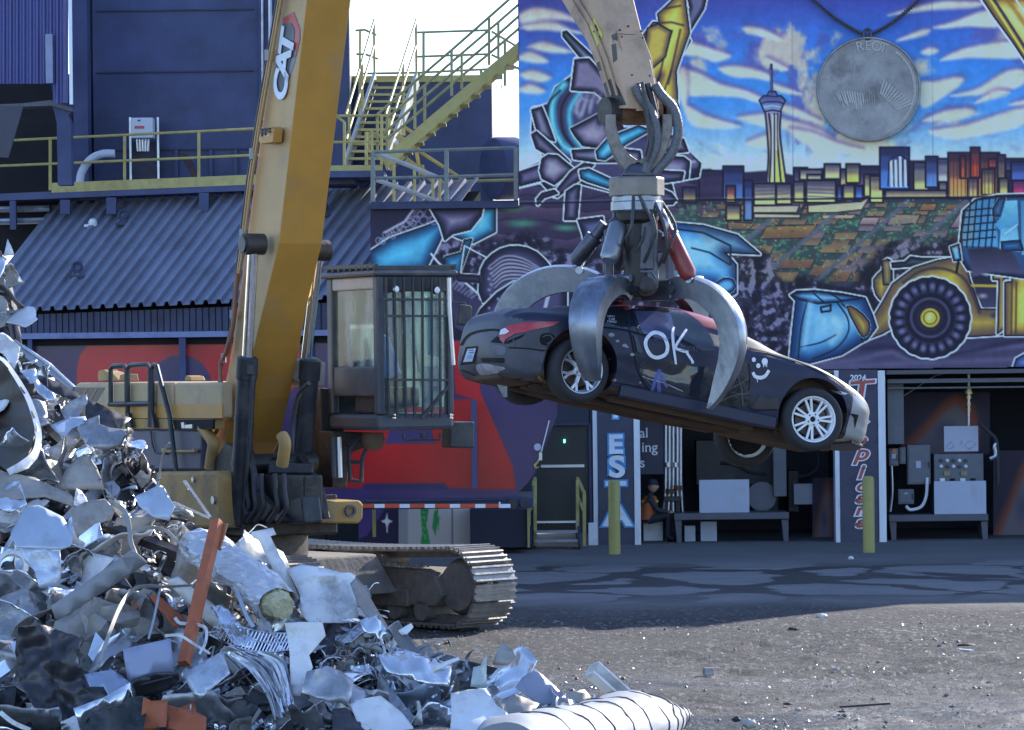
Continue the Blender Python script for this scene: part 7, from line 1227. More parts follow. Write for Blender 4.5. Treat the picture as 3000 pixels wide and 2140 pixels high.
def stroke(pts, wd, name, m, off=.006, sm=5, taper=0, parent=None):
    P = [np.array(q) for q in (crom(pts, sm) if sm else pts)]; L, R = [], []; k = len(P)
    for i in range(k):
        t = P[min(i + 1, k - 1)] - P[max(i - 1, 0)]; t = t / (np.linalg.norm(t) + 1e-9); nn = np.array((-t[1], t[0])) * wd * .62 * (1 - taper * abs(2 * i / (k - 1) - 1)); L.append(hit(tuple(P[i] + nn), off)); R.append(hit(tuple(P[i] - nn), off))
    mb = MB()
    for i in range(k - 1):
        q = (L[i], L[i + 1], R[i + 1], R[i])
        if all(x is not None for x in q): mb.add(q, [(0, 1, 2, 3)])
    return kpart(mb, name, m, False, parent=parent) if mb.f else None
def dtext(body_, x, y, hpx, name, m, rot=0., off=.007, wide=1.):
    o = text_mesh(name, body_, 1., 0, m); me = o.data; bpy.data.objects.remove(o); H = []
    for v in me.vertices:
        a, b = v.co.x * hpx * 1.4 * wide, -v.co.y * hpx * 1.4; H.append(hit((x + a * math.cos(rot) - b * math.sin(rot), y + a * math.sin(rot) + b * math.cos(rot)), off))
    mb = MB(); mb.v = [tuple(h) if h is not None else (0, 0, 0) for h in H]
    for p in me.polygons:
        if all(H[i] is not None for i in p.vertices): mb.f.append(tuple(p.vertices)); mb.m.append(0)
    return kpart(mb, name, m)
CGL = mat('dark_car_glass', (.02, .024, .034), .06, 0, .2, 2, spec=.8, dirt=(.06, .065, .08), damt=.2); CGL2 = mat('painted_reflection', (.075, .085, .17), .12, 0, .2, 2, spec=.8); SEAM = mat('panel_gap', (.006, .006, .008), .9); SPW = mat('white_spray', (.75, .77, .82), .6, 0, .1, 20); SPB = mat('blue_spray', (.08, .1, .3), .6); SCUF = mat('scuffed_plastic', (.3, .3, .33), .6, 0, .6, 8); BLKI = mat('torn_black_trim', (.012, .012, .014), .35, 0, .4, 6, .5, 12); TLR = mat('tail_light_red', (.42, .012, .02), .15, 0, .15, 6, spec=.7)
win = decal(QL(5, [(1735, 500), (1790, 468), (1890, 448), (2000, 430), (2130, 428), (2240, 440)]) + QL(6, [(30, 465), (110, 520), (170, 590), (205, 660), (215, 720), (120, 715), (0, 690)]) + QL(5, [(2200, 650), (2050, 610), (1930, 580), (1830, 562), (1745, 552)]), 'side_window', CGL, .006)
decal(QL(5, [(1955, 455), (2100, 455), (2195, 475), (2215, 560), (2230, 640), (2130, 640), (2010, 600), (1985, 560)]), 'window_reflection', CGL2, .009, parent=win)  # bluish patch painted on as the pane's reflection
for a in ([(1895, 450), (1912, 520), (1922, 580)], [(1945, 455), (1960, 520), (1980, 590)]): stroke(QL(5, a), 5, 'window_pillar', PAINTB, .011, parent=win)
stroke(QL(5, [(1905, 450), (1918, 560), (1945, 700), (1970, 830), (2010, 920), (2070, 990), (2160, 1035), (2275, 1045)]) + QL(6, [(80, 1050), (200, 1060)]), 3.2, 'door_seam', SEAM); stroke(QL(5, [(1745, 560), (1840, 570), (1940, 590), (2060, 625), (2200, 660)]), 3, 'belt_moulding', SEAM)
decal(QL(5, [(1990, 800), (2060, 770), (2180, 780), (2300, 800)]) + QL(6, [(60, 820), (190, 830), (200, 900), (150, 1010), (60, 1040), (-60, 1010)]) + QL(5, [(2160, 1000), (2060, 950), (2000, 880)]), 'door_hollow', CGL, .005, sm=3); stroke(QL(5, [(2005, 885), (2060, 905), (2150, 930), (2275, 985)]), 2.2, 'door_reflection', SCUF); stroke(QL(5, [(1990, 830), (2030, 900), (2080, 960)]), 5, 'door_reflection', PLAS, taper=.6)  # light lines across the door are painted in as a reflection
h_ = decal(QL(5, [(1945, 615), (1962, 612), (2002, 715), (1998, 732), (1968, 722)]), 'door_handle', PLAS, .02)
stroke(QL(5, [(2110, 598), (2070, 600), (2030, 640), (2028, 690), (2060, 745), (2110, 760), (2160, 735), (2170, 680), (2145, 620), (2108, 598)]), 8.5, 'spray_letter', SPW, .012); stroke(QL(5, [(2215, 560), (2205, 600), (2213, 700), (2228, 805)]), 7, 'spray_letter', SPW, .012, taper=.3); stroke(QL(5, [(2300, 575), (2270, 620), (2225, 690), (2262, 712), (2300, 722)]) + QL(6, [(30, 735), (60, 780), (65, 800)]), 7, 'spray_letter', SPW, .012, taper=.2)
for a, w_ in (([(2070, 980), (2095, 900), (2120, 840)], 8), ([(2120, 840), (2140, 900), (2170, 960)], 6), ([(2112, 900), (2118, 1000), (2115, 1110)], 8)): stroke(QL(5, a), w_, 'blue_spray_mark', SPB)
for t_, x, y, h, rt in (('NIFTY', 1797, 494, 6, .06), ('CAR', 1800, 511, 7, .03), ('THINGS', 1800, 527, 5.6, .05)): dtext(t_, *Q(5, x, y), h, 'sticker_text', SPW, rt, .013)
dtext('SLIDES', *Q(6, 42, 704), 13, 'window_text', mat('faded_text', (.12, .12, .14), .6), .05, .013); dtext('@DOGS', *Q(5, 2130, 640), 9, 'window_text', MATS['faded_text'], .1, .013)
tl = decal(QL(5, [(1062, 600), (1080, 570), (1130, 545), (1230, 527), (1330, 520), (1455, 524), (1410, 548), (1300, 572), (1230, 590), (1160, 602), (1100, 640), (1085, 668), (1062, 640)]), 'tail_light', TLR, .012); decal(QL(5, [(1064, 612), (1070, 580), (1100, 566), (1128, 590), (1100, 606)]), 'broken_lens', mat('broken_lens_white', (.6, .6, .62), .3), .02, 4, parent=tl)
decal(QL(5, [(995, 660), (1040, 618), (1090, 665), (1120, 645), (1230, 600), (1205, 625), (1110, 668)]), 'light_cavity', SEAM, .008)
decal(QL(5, [(1322, 640), (1335, 605), (1375, 595), (1415, 610), (1425, 640), (1405, 670), (1360, 680), (1330, 668)]), 'filler_hole', SEAM, .005, sm=3); stroke(QL(5, [(1340, 625), (1370, 610), (1400, 620), (1405, 650), (1370, 668)]), 3, 'filler_rim', PLAS, .01)
decal(QL(5, [(832, 690), (912, 684), (895, 800), (795, 812)]), 'plate_recess', SEAM, .005); pl_ = decal(QL(5, [(850, 705), (905, 700), (880, 785), (818, 790)]), 'number_plate', WHITEB, .012); 
for y in (715, 730): stroke(QL(5, [(858, y), (892, y - 2)]), 3, 'plate_print', SPB, .016, 0, parent=pl_)
stroke(QL(5, [(845, 755), (878, 752)]), 8, 'plate_print', mat('plate_blue', (.2, .35, .6), .5), .016, 0, parent=pl_)
decal(QL(5, [(930, 772), (940, 762), (1080, 762), (1092, 775), (1085, 796), (945, 792)]), 'bumper_slot', SEAM, .006); decal(QL(5, [(900, 815), (960, 800), (1040, 815), (1095, 830), (1060, 850), (1000, 885), (930, 880)]), 'scuff_mark', SCUF, .004, sm=3); decal(QL(5, [(1010, 685), (1060, 680), (1100, 700), (1090, 735), (1040, 740)]), 'scuff_mark', mat('light_scuff', (.11, .11, .13), .6, 0, .4, 8), .004, sm=3)
stroke(QL(5, [(735, 820), (850, 860), (960, 905), (1100, 915), (1200, 900)]), 3, 'bumper_crease', SEAM); stroke(QL(5, [(1115, 695), (1240, 700), (1350, 715), (1440, 722)]), 3.2, 'bumper_seam', SEAM); stroke(QL(5, [(760, 760), (800, 680), (840, 620), (900, 590), (1000, 575), (1060, 580)]), 5, 'hatch_gap', SEAM); decal(QL(5, [(905, 975), (930, 930), (940, 940), (920, 1000), (905, 1005)]), 'bumper_tear', SEAM, .006, 5)
for a in ([(1150, 640), (1152, 690)], [(1440, 740), (1520, 690), (1600, 670), (1690, 700), (1760, 790), (1800, 900)]): stroke(QL(5, a), 3, 'arch_lip', PLAS, .01)
stroke(QL(5, [(1800, 925), (1900, 940), (2030, 965)]), 2.5, 'sill_seam', SEAM)
for x, y, r in ((1800, 610, 16), (1840, 650, 10), (1888, 680, 13), (1790, 770, 7), (1940, 740, 11), (1905, 690, 8), (1992, 928, 6), (1820, 910, 10)): decal([(Q(5, x, y)[0] + r / 2.3 * math.cos(t) * 1.3, Q(5, x, y)[1] + r / 2.6 * math.sin(t)) for t in np.linspace(0, 6.28, 11)[:-1]], 'paint_chip', SCUF, .005, 4)
for x, y, r in ((472, 776, 13), (545, 788, 20), (502, 815, 14)): decal([(Q(6, x, y)[0] + r / 2.2 * math.cos(t), Q(6, x, y)[1] + r / 2.0 * math.sin(t)) for t in np.linspace(0, 6.28, 15)[:-1]], 'spray_dot', SPW, .008, 4)
for x in (537, 548, 558): stroke(QL(6, [(x, 795), (x, 815 + (x % 7) * 2)]), 2, 'paint_drip', SPW, .008, 0)
stroke(QL(6, [(466, 858), (480, 885), (515, 895), (550, 882), (574, 845)]), 9, 'spray_smile', SPW, .008, 6, .25); stroke(QL(6, [(492, 902), (498, 925)]), 1.5, 'paint_drip', SPW, .008, 0)
decal(QL(6, [(235, 800), (330, 790), (420, 780), (440, 830), (448, 1095), (330, 1095), (215, 1075), (160, 1030), (190, 960)]), 'torn_door_opening', BLKI, .006); 
for a in ([(250, 1010), (330, 960), (430, 900)], [(230, 1060), (340, 1010), (440, 1000)], [(330, 830), (380, 930), (400, 1080)]): stroke(QL(6, a), 4, 'torn_trim', PLAS, .015)
stroke(QL(6, [(438, 800), (446, 900), (448, 1095), (630, 1108)]), 3, 'wing_seam', SEAM); decal(QL(6, [(460, 1090), (520, 1005), (570, 1040), (600, 1030), (640, 1020), (635, 1105), (450, 1098)]), 'wing_stain', mat('dusty_stain', (.055, .05, .045), .8), .004); stroke(QL(6, [(440, 700), (600, 740), (760, 790), (900, 850), (1000, 900), (1080, 960)]), 3, 'bonnet_gap', SEAM)
decal(QL(6, [(985, 970), (1045, 985), (1100, 1000), (1080, 1010), (1010, 990)]), 'headlight', mat('headlight_lens', (.5, .52, .55), .1, 0, .1, 4), .008, 5)
decal(QL(6, [(1110, 1130), (1170, 1142), (1165, 1160), (1145, 1235), (1140, 1160)]), 'bumper_intake', SEAM, .006, 5)
rs = stroke(QL(5, [(1880, 446), (2000, 412), (2120, 398), (2275, 404)]), 7, 'roof_trim', REDP, .012)
# lips, sills, underbody
kpart(MB().prism([(3.95, -.76, .17), (4.18, -.55, .17), (4.3, -.2, .17), (4.32, .2, .17), (4.18, .55, .17), (3.95, .76, .17)], (0, 0, .035)), 'front_lip', PLAS, bevel=.01)
for s_ in (-1, 1): kpart(MB().prism([(1.28, s_ * .86, .14), (3.02, s_ * .86, .14), (3.02, s_ * .9, .17), (3.02, s_ * .9, .25), (1.28, s_ * .9, .25)][::s_], (0, -.04 * s_, 0)) if 0 else MB().bb((1.28, s_ * .84, .13), (3.02, s_ * .905, .26)), 'side_skirt', PAINTB, bevel=.02)
for x0, x1, y, z0, z1 in ((1.3, 2.9, -.55, .1, .17), (1.3, 2.9, .55, .1, .17), (.55, 1.3, 0, .1, .19), (2.9, 3.9, -.3, .08, .18), (2.9, 3.9, .3, .08, .18)): kpart(MB().bb((x0, y - .09, z0), (x1, y + .09, z1)), 'chassis_member', UND, bevel=.02)
for y in (-.18, .18): kpart(MB().tube([(3.1, y, .14), (2.2, y, .09), (1.2, y * 1.6, .1), (.5, y * 2, .13)], .045, 10), 'exhaust_pipe', UND, True)
kpart(MB().bb((.12, -.45, .1), (.5, .45, .2)), 'silencer', UND, bevel=.05); kpart(MB().bb((2.95, -.35, .07), (3.7, .35, .16)), 'undertray', UND, bevel=.03)
for x in (.82, 3.42): kpart(MB().bar((x, -.75, .33), (x, .75, .33), .07, .07), 'axle', UND); kpart(MB().bb((x - .2, -.45, .12), (x + .2, .45, .2)), 'subframe', UND, bevel=.02)
def wheel(hub, kind, steer, side):
    W = bpy.data.objects.new('wheel', None); COL.objects.link(W); W.parent = CAR; W.location = hub; W.rotation_euler = (0, 0, steer); W.empty_display_size = .2
    def wp(mb, name, m, smooth=True): o = mb.build(name, m, None, smooth); o.parent = W; return o
    ax = (0, side, 0); RT = .325
    wp(MB().lathe([(.235, -.11), (.27, -.122), (RT - .02, -.112), (RT, -.085), (RT + .002, 0), (RT, .085), (RT - .02, .112), (.27, .122), (.235, .11)], (0, 0, 0), ax, 56, cap=False), 'tyre', TYRE)
    m = RIMW if kind == 'f' else RIMG
    wp(MB().lathe([(.232, -.1), (.225, -.06), (.205, -.05), (.205, .07), (.222, .085), (.238, .108), (.238, .112), (.226, .108)], (0, 0, 0), ax, 56, cap=False), 'rim_barrel', m)
    wp(MB().lathe([(.02, .0), (.17, .0), (.17, .02), (.02, .02)], (0, 0, 0), ax, 32), 'brake_disc', mat('brake_steel', (.1, .08, .07), .5, .7)); wp(MB().lathe([(.2, -.06), (.2, -.05), (.002, -.05)], (0, 0, 0), ax, 32, cap=False), 'wheel_back', BLACKV)
    mb = MB(); A2 = Vector(ax)
    if kind == 'f':
        for k in range(7):
            a = k * 2 * math.pi / 7 + .2
            for d0, d1 in ((-.13, -.16), (.13, .16)):
                p = Vector((math.cos(a + d0) * .055, 0, math.sin(a + d0) * .055)) + A2 * .07; q = Vector((math.cos(a + d1 * .9) * .215, 0, math.sin(a + d1 * .9) * .215)) + A2 * .09; mb.bar(p, q, .022, .022, A2)
    else:
        for k in range(7):
            a = k * 2 * math.pi / 7; mid = Vector((math.cos(a) * .14, 0, math.sin(a) * .14)) + A2 * .085; mb.bar(Vector((math.cos(a) * .03, 0, math.sin(a) * .03)) + A2 * .075, mid, .04, .025, A2)
            for d in (-.14, .14): mb.bar(mid, Vector((math.cos(a + d) * .22, 0, math.sin(a + d) * .22)) + A2 * .095, .026, .022, A2)
    mb.lathe([(.075, .05), (.075, .085), (.06, .095), (.035, .095), (.03, .08), (.002, .08)], (0, 0, 0), ax, 24, cap=False); wp(mb, 'spokes', m, False)
    for k in range(5): a = k * 2 * math.pi / 5; c = Vector((math.cos(a) * .055, 0, math.sin(a) * .055)) + A2 * .09; wp(MB().cyl(c, c + A2 * .008, .009, n=8), 'wheel_nut', BLK)
    wp(MB().lathe([(.028, .081), (.002, .081)], (0, 0, 0), ax, 16, cap=False), 'hub_bore', BLACKV)
wheel(Vector((.82, -.80, .315)), 'r', .16, -1); wheel(Vector((3.42, -.82, .315)), 'f', -.08, -1); wheel(Vector((.82, .76, .33)), 'r', .05, 1); wheel(Vector((3.42, .82, .17)), 'f', -.05, 1)
decal(QL(5, [(1285, 905), (1340, 835), (1400, 800), (1365, 900), (1375, 965), (1445, 1045), (1245, 1055), (1268, 965)]), 'torn_arch_cavity', UND, .006, 7)
for a in ([(1290, 930), (1340, 950), (1350, 1020)], [(1310, 880), (1360, 920)]): stroke(QL(5, a), 5, 'hanging_bracket', mat('old_yellow_bracket', (.2, .13, .03), .6), .02)
for P in ([(1560, 1100), (1660, 1110), (1640, 1150), (1570, 1140)], [(1900, 1170), (2000, 1180), (1980, 1210), (1890, 1200)]): decal(QL(5, P), 'mud_patch', UND, .006, 7)
# ---------------------------------------------------------------- the scrap heap
def Yp(v): return 31.3 + (2140 - v) / 1317.5 * 7.0
def pp3(u, v, d=0.): return at((u, v), Yp(v) + d)
ALU = mat('bare_aluminium', (.68, .69, .7), .2, .88, .14, 3, .1, 7, dirt=(.3, .3, .31), damt=.35, dscale=3); ZINC = mat('dull_zinc_sheet', (.4, .4, .405), .36, .7, .2, 4, .1, 9, dirt=(.16, .15, .14), damt=.55, dscale=2.5); WSH = mat('white_coated_sheet', (.72, .71, .69), .42, .05, .1, 3, .08, 6, dirt=(.26, .24, .22), damt=.5, dscale=2.5)
TAN = mat('tan_grey_sheet', (.33, .3, .265), .5, .3, .2, 3, .1, 8, dirt=(.14, .12, .1), damt=.45); DKS = mat('dark_scorched_sheet', (.055, .052, .055), .4, .5, .35, 2, .08, 6, dirt=(.15, .145, .16), damt=.42, dscale=2.5); BRN = mat('brown_stained_steel', (.055, .042, .03), .6, .1, .35, 3, .15, 9, dirt=(.1, .08, .06), damt=.4); BLS = mat('pale_blue_sheet', (.42, .49, .58), .4, .3, .12, 3, .08, 6, dirt=(.25, .25, .27), damt=.35); SHN = mat('shiny_crumpled_foil', (.74, .75, .77), .2, .95, .1, 6, .5, 11)
ORNG = mat('orange_rack_paint', (.42, .1, .028), .5, 0, .2, 3, dirt=(.14, .06, .04), damt=.5, dscale=3); FOIL = mat('white_foil_wrap', (.52, .53, .55), .4, .25, .12, 4, .9, 9, dirt=(.4, .4, .4), damt=.3, dscale=5); WOOL = mat('yellow_wool', (.5, .46, .28), .95, 0, .3, 18, .9, 30); CORE = mat('scrap_core', (.04, .04, .043), .6, .4, .6, 5, .8, 6)
# what lies underneath: one dense mass of small fragments
SIL = [V(*p) for p in ((-140, 500), (0, 545), (22, 620), (28, 760), (105, 815), (200, 890), (290, 960), (330, 1030), (440, 1160), (480, 1185), (560, 1210), (640, 1250), (720, 1270), (795, 1310), (860, 1410), (1000, 1440), (1120, 1470), (1170, 1520), (1290, 1575), (1480, 1612))]
su, sv = [p[0] for p in SIL], [p[1] for p in SIL]
def sil(u): return float(np.interp(u, su, sv))
mb = MB(); G = []; nn = fbm(60, 90, 7, 21, 4); NU = 88
for i in range(NU + 1):
    u = -190 + i * (1960 + 190) / NU; vs = sil(u) + 26; col = []
    for j in range(26):
        v = 2290 + (vs - 2290) * j / 25.; p = pp3(u, v, .85 + (nn[j, i] - .5) * .9); p.z = max(p.z, -.05); col.append(p)
    q = col[-1]; col += [q + Vector((0, .5, -.1)), Vector((q.x, q.y + 1.3, q.z * .55)), Vector((q.x, q.y + 2.2, -.05))]; G.append(col)
mb.grid(G); o = mb.build('scrap_heap_core', CORE, smooth=False); o['kind'] = 'stuff'; o['label'] = 'dense dark mass of small fragments inside the scrap heap'; o['category'] = 'scrap heap'
from mathutils import noise as MN
def thick(o, t):
    m = o.modifiers.new('thickness', 'SOLIDIFY'); m.thickness = t; m.offset = 0; return o
def sheet(name, label, pts, m, tu=0., tv=-1., crumple=.03, step=26, sm=0, d=0., t=.008, cat='metal sheet', fold=None, freq=4., smooth=True, group=None):
    # a torn plate: outline, slope across and down, crumpling; fold = (p, q, depth) a crease line
    P = [tuple(q) for q in (crom(pts, sm, True) if sm else pts)]; Q_ = []
    for i in range(len(P)):
        a, b = np.array(P[i], float), np.array(P[(i + 1) % len(P)], float); k = max(1, int(np.linalg.norm(b - a) / step)); Q_ += [tuple(a + (b - a) * j / k) for j in range(k)]
    us, vs = [q[0] for q in Q_], [q[1] for q in Q_]; cu, cv = (min(us) + max(us)) / 2, (min(vs) + max(vs)) / 2
    inner = [(u + (step / 4 if int(v / step) % 2 else -step / 4), v) for u in np.arange(min(us) + step / 2, max(us), step) for v in np.arange(min(vs) + step / 2, max(vs), step)]; n = len(Q_)
    R = delaunay_2d_cdt([Vector(q) for q in Q_ + inner], [(i, (i + 1) % n) for i in range(n)], [list(range(n))], 2, 1e-4); Yc = Yp(cv) + d - .35; px = Yc / FP; mb = MB(); sd_ = (hash(label) if 0 else sum(map(ord, label))) % 97
    for q in R[0]:
        u, v = q[0], q[1]; y = Yc + tu * (u - cu) * px + tv * (v - cv) * px + crumple * 2 * MN.fractal(Vector((u * px * freq, v * px * freq, sd_)), .6, 2., 3)
        if fold: (a, b, k) = fold; e = ((b[0] - a[0]) * (v - a[1]) - (b[1] - a[1]) * (u - a[0])) / math.hypot(b[0] - a[0], b[1] - a[1]); y += k * max(0, e) * px
        mb.v.append(tuple(at((u, v), y)))
    for f in R[2]: mb.f.append(tuple(reversed(f))); mb.m.append(0)
    mb.compact(); o = thick(mb.build(name, m, smooth=smooth), t); return tag(o, label, cat, group)
def band(name, label, pts, wpx, m, twist=0., d=0., t=.006, cat='metal strip', dz=None, group=None, n=8, tilt=0.):
    C = crom([tuple(p) + ((0.,) if len(p) == 2 else ()) for p in pts], n); k = len(C); G = []
    for i, c in enumerate(C):
        a, b = C[max(i - 1, 0)], C[min(i + 1, k - 1)]; tt = np.array((b[0] - a[0], b[1] - a[1])); tt /= np.linalg.norm(tt) + 1e-9; nrm = np.array((-tt[1], tt[0])); an = tilt + twist * i / k; w_ = wpx / 2 * max(.18, abs(math.cos(an))); Y = Yp(c[1]) + d - .35 + c[2]; dy = math.sin(an) * wpx / 2 * Y / FP
        G.append([at((c[0] - nrm[0] * w_, c[1] - nrm[1] * w_), Y - dy), at((c[0] + nrm[0] * w_, c[1] + nrm[1] * w_), Y + dy)])
    mb = MB(); mb.slab(G, t); return tag(mb.build(name, m, smooth=True), label, cat, group)
# --- pieces one can point at
t = thing('orange_post', 'tall orange perforated steel post standing tilted out of the scrap heap', 'post', pp3(*Q(7, 1240, 1200), -.3)); a, b = pp3(*Q(7, 1448, 230), -1.9), pp3(*Q(7, 1225, 1180), -.75); dd = (b - a).normalized(); sx = Vector((.8, -.6, 0)); sx = (sx - dd * sx.dot(dd)).normalized(); sy = dd.cross(sx)
sec = [(-.05, -.045), (.05, -.045), (.05, .045), (-.05, .045)]; mb = MB(); mb.prism([a + sx * p + sy * q for p, q in sec], b - a); mb.build('post', ORNG, t, bevel=.004)
mb = MB(); mb.prism([a + sx * p + sy * q for p, q in ((-.085, -.065), (.09, -.065), (.09, -.052), (-.085, -.052))], dd * .3 - sx * .02); mb.build('end_plate', mat('faded_orange', (.42, .17, .09), .55, 0, .3, 8), t)
for i in range(6):
    for j in (-1, 1): c = a + dd * (.06 + i * .045) + sx * (.045 * j) - sy * .078; mb = MB(); mb.cyl(c + sy * .006, c - sy * .006, .014, n=8); mb.build('hole', BLACKV, t)
sheet('orange_bracket', 'broken orange perforated bracket lying behind the orange post', QL(7, [(1000, 725), (1050, 715), (1110, 770), (1230, 870), (1175, 945), (1130, 905), (1080, 830), (1030, 800)]), ORNG, .6, -.6, .02, 12, d=-.25, t=.012, cat='bracket')
sheet('orange_scrap', 'dull orange torn corner left of the broken orange bracket', QL(7, [(870, 760), (935, 715), (1000, 725), (1010, 790), (930, 800), (880, 830)]), mat('dull_orange', (.3, .12, .06), .6, 0, .3, 4), .4, -.5, .03, 14, d=-.15)
sheet('orange_shelf', 'upright folded orange shelf end at the bottom of the heap', QL(7, [(955, 1398), (1010, 1425), (1115, 1418), (1112, 1600), (1060, 1600), (950, 1640), (930, 1640)]), ORNG, -.35, -.2, .015, 16, d=-.6, t=.01, cat='shelf', fold=(Q(7, 1010, 1400), Q(7, 1000, 1640), -.7))
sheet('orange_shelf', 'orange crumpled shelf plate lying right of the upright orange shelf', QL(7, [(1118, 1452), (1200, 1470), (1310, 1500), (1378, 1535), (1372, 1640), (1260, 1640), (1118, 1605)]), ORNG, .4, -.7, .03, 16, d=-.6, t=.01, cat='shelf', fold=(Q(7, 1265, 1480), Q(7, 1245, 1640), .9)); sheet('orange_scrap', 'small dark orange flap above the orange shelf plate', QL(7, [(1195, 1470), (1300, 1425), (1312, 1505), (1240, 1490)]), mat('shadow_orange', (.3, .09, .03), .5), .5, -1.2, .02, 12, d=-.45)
t = thing('wrapped_duct', 'large white foil-wrapped duct lying across the heap, torn open at its lower end', 'duct', pp3(*Q(7, 1550, 600), -.3)); a, b = pp3(*Q(7, 1250, 350), -.75), pp3(*Q(7, 1850, 780), -1.0); G = []; rr = np.random.default_rng(2); ax = (b - a).normalized(); x_ = ax.cross(UZ).normalized(); y_ = x_.cross(ax)
for i in range(40):
    f = i / 39.; c = a.lerp(b, f) + UZ * (.07 * math.sin(f * 3)); r0 = .27 * min(1, .25 + 5 * f) * (1 - .16 * f) if f < .2 else .27 * (1 - .16 * f); ring = []
    for j in range(40): th_ = 2 * math.pi * j / 40; q = c + x_ * math.cos(th_) * 2 + y_ * math.sin(th_) * 2; ring.append(c + (x_ * math.cos(th_) + y_ * math.sin(th_)) * r0 * (1 + .2 * MN.fractal(Vector((math.cos(th_) * 2.2, math.sin(th_) * 2.2, f * 9)), .7, 2.2, 4) + .2 * MN.noise(Vector((math.cos(th_), math.sin(th_), f * 3)))))
    G.append(ring)
G = [[q - y_ * .3 * (q - a.lerp(b, i / 39.)).dot(y_) for q in ring] for i, ring in enumerate(G)]
mb = MB(); mb.grid(G, closed=True); mb.build('foil_cover', FOIL, t); mb = MB(); G2 = []
for i in range(8):
    ring = []
    for j in range(24): th_ = 2 * math.pi * j / 24; ring.append(b - ax * (.1 - i * .03) + (x_ * math.cos(th_) + y_ * math.sin(th_)) * .17 * (1 - .05 * i) * (1 + .25 * MN.fractal(Vector((math.cos(th_) * 3, math.sin(th_) * 3, i * .8)), .7, 2.2, 3)))
    G2.append(ring)
mb.grid(G2, closed=True); mb.add(G2[-1], [tuple(range(24))]); mb.build('insulation', WOOL, t, smooth=True)
sheet('grey_plank', 'long flat grey plank of sheet slanting across the left of the heap', QL(7, [(338, 795), (870, 425), (900, 425), (985, 500), (960, 520), (400, 885), (370, 880)]), mat('plank_grey', (.27, .27, .28), .5, .2, .1, 2), .3, .2, .008, 40, d=-.6, t=.015)
sheet('rounded_sheet', 'large pale blue rounded panel near the left edge of the heap', QL(7, [(70, 310), (170, 130), (260, 120), (420, 200), (490, 320), (470, 395), (405, 418), (240, 410), (110, 402)]), BLS, .15, -.7, .012, 26, d=-.5, t=.012); sheet('frosted_sheet', 'frosted blue-white sheet hanging below the rounded pale blue panel', QL(7, [(125, 408), (400, 420), (410, 560), (395, 680), (260, 670), (230, 560), (170, 500)]), mat('frosted_sheet', (.5, .55, .62), .4, .4, .25, 7, .4, 14), .1, -.2, .04, 22, d=-.4)
sheet('square_plate', 'flat square blue-grey plate facing forward in the middle of the heap', QL(7, [(818, 1078), (1138, 1008), (1158, 1230), (1020, 1235), (850, 1290)]), mat('plate_blue_grey', (.3, .33, .45), .5, .2, .06, 2), .1, -.15, .006, 40, d=-.75, t=.012)
sheet('scorched_sheet', 'large black scorched and crumpled panel at the lower left of the heap', QL(7, [(118, 930), (290, 918), (440, 970), (570, 1000), (545, 1055), (500, 1160), (650, 1280), (810, 1420), (720, 1500), (600, 1560), (560, 1610), (400, 1600), (250, 1500), (140, 1330), (100, 1100)]), DKS, .2, -.35, .08, 11, d=-.6, freq=2.3)
sheet('scorched_box', 'open black box corner beside the upright orange shelf', QL(7, [(520, 1640), (620, 1500), (780, 1470), (860, 1410), (950, 1390), (975, 1500), (950, 1640)]), mat('black_box_steel', (.03, .032, .03), .5, .4, .4, 5, .3, 10, dirt=(.1, .11, .1), damt=.35), .3, -1.1, .06, 16, d=-.7, fold=(Q(7, 950, 1390), Q(7, 620, 1520), 1.4))
sheet('white_sheet', 'wide crumpled white sheet right of the wrapped duct', QL(7, [(1915, 545), (2010, 515), (2180, 545), (2277, 570)]) + QL(8, [(60, 570), (95, 590), (80, 640), (120, 850), (90, 900), (0, 905)]) + QL(7, [(2060, 905), (2010, 850), (2000, 720)]), WSH, .3, -.9, .07, 22, d=-.1, freq=2.5); sheet('torn_hatch', 'dark folded hatch leaning on the right of the crumpled white sheet', QL(8, [(60, 640), (100, 600), (150, 660), (240, 820), (330, 960), (250, 925), (170, 860), (110, 780)]), mat('grey_hatch', (.24, .23, .22), .5, .3, .2, 4), 1.2, -.8, .02, 20, d=-.05)
sheet('tee_strip', 'flat white T-shaped strip standing on top of the heap', QL(7, [(1670, 300), (1820, 270), (1842, 315), (1802, 328), (1920, 560), (2000, 745), (1935, 765), (1720, 350), (1690, 342)]), WSH, .1, -.3, .01, 24, d=-.35, t=.01)
sheet('curled_sheet', 'pale curled rectangular panel at the right of the wire rack', QL(7, [(1898, 905), (2000, 898), (2150, 900), (2172, 990), (2060, 1120), (2085, 1200), (2050, 1290), (2000, 1395), (1940, 1385), (1930, 1100)]), WSH, .25, -.1, .02, 24, d=-.8, fold=(Q(7, 1900, 985), Q(7, 2180, 985), -.5)); sheet('grey_flap', 'broad grey flap right of the curled rectangular panel', QL(7, [(2045, 1230), (2180, 1190), (2277, 1230)]) + QL(8, [(80, 1300), (60, 1440)]) + QL(7, [(2190, 1430), (2010, 1370)]), ZINC, .35, -.6, .03, 24, d=-.85)
sheet('bent_plate', 'pale triangular plate bent over a corner left of the curled panel', QL(7, [(1215, 1245), (1330, 1180), (1480, 1095), (1535, 1240), (1440, 1320), (1335, 1415), (1290, 1380)]), mat('mottled_alloy', (.5, .52, .55), .4, .7, .3, 7, .3, 12), .2, -.5, .025, 22, d=-.85, fold=(Q(7, 1490, 1100), Q(7, 1330, 1410), .6))
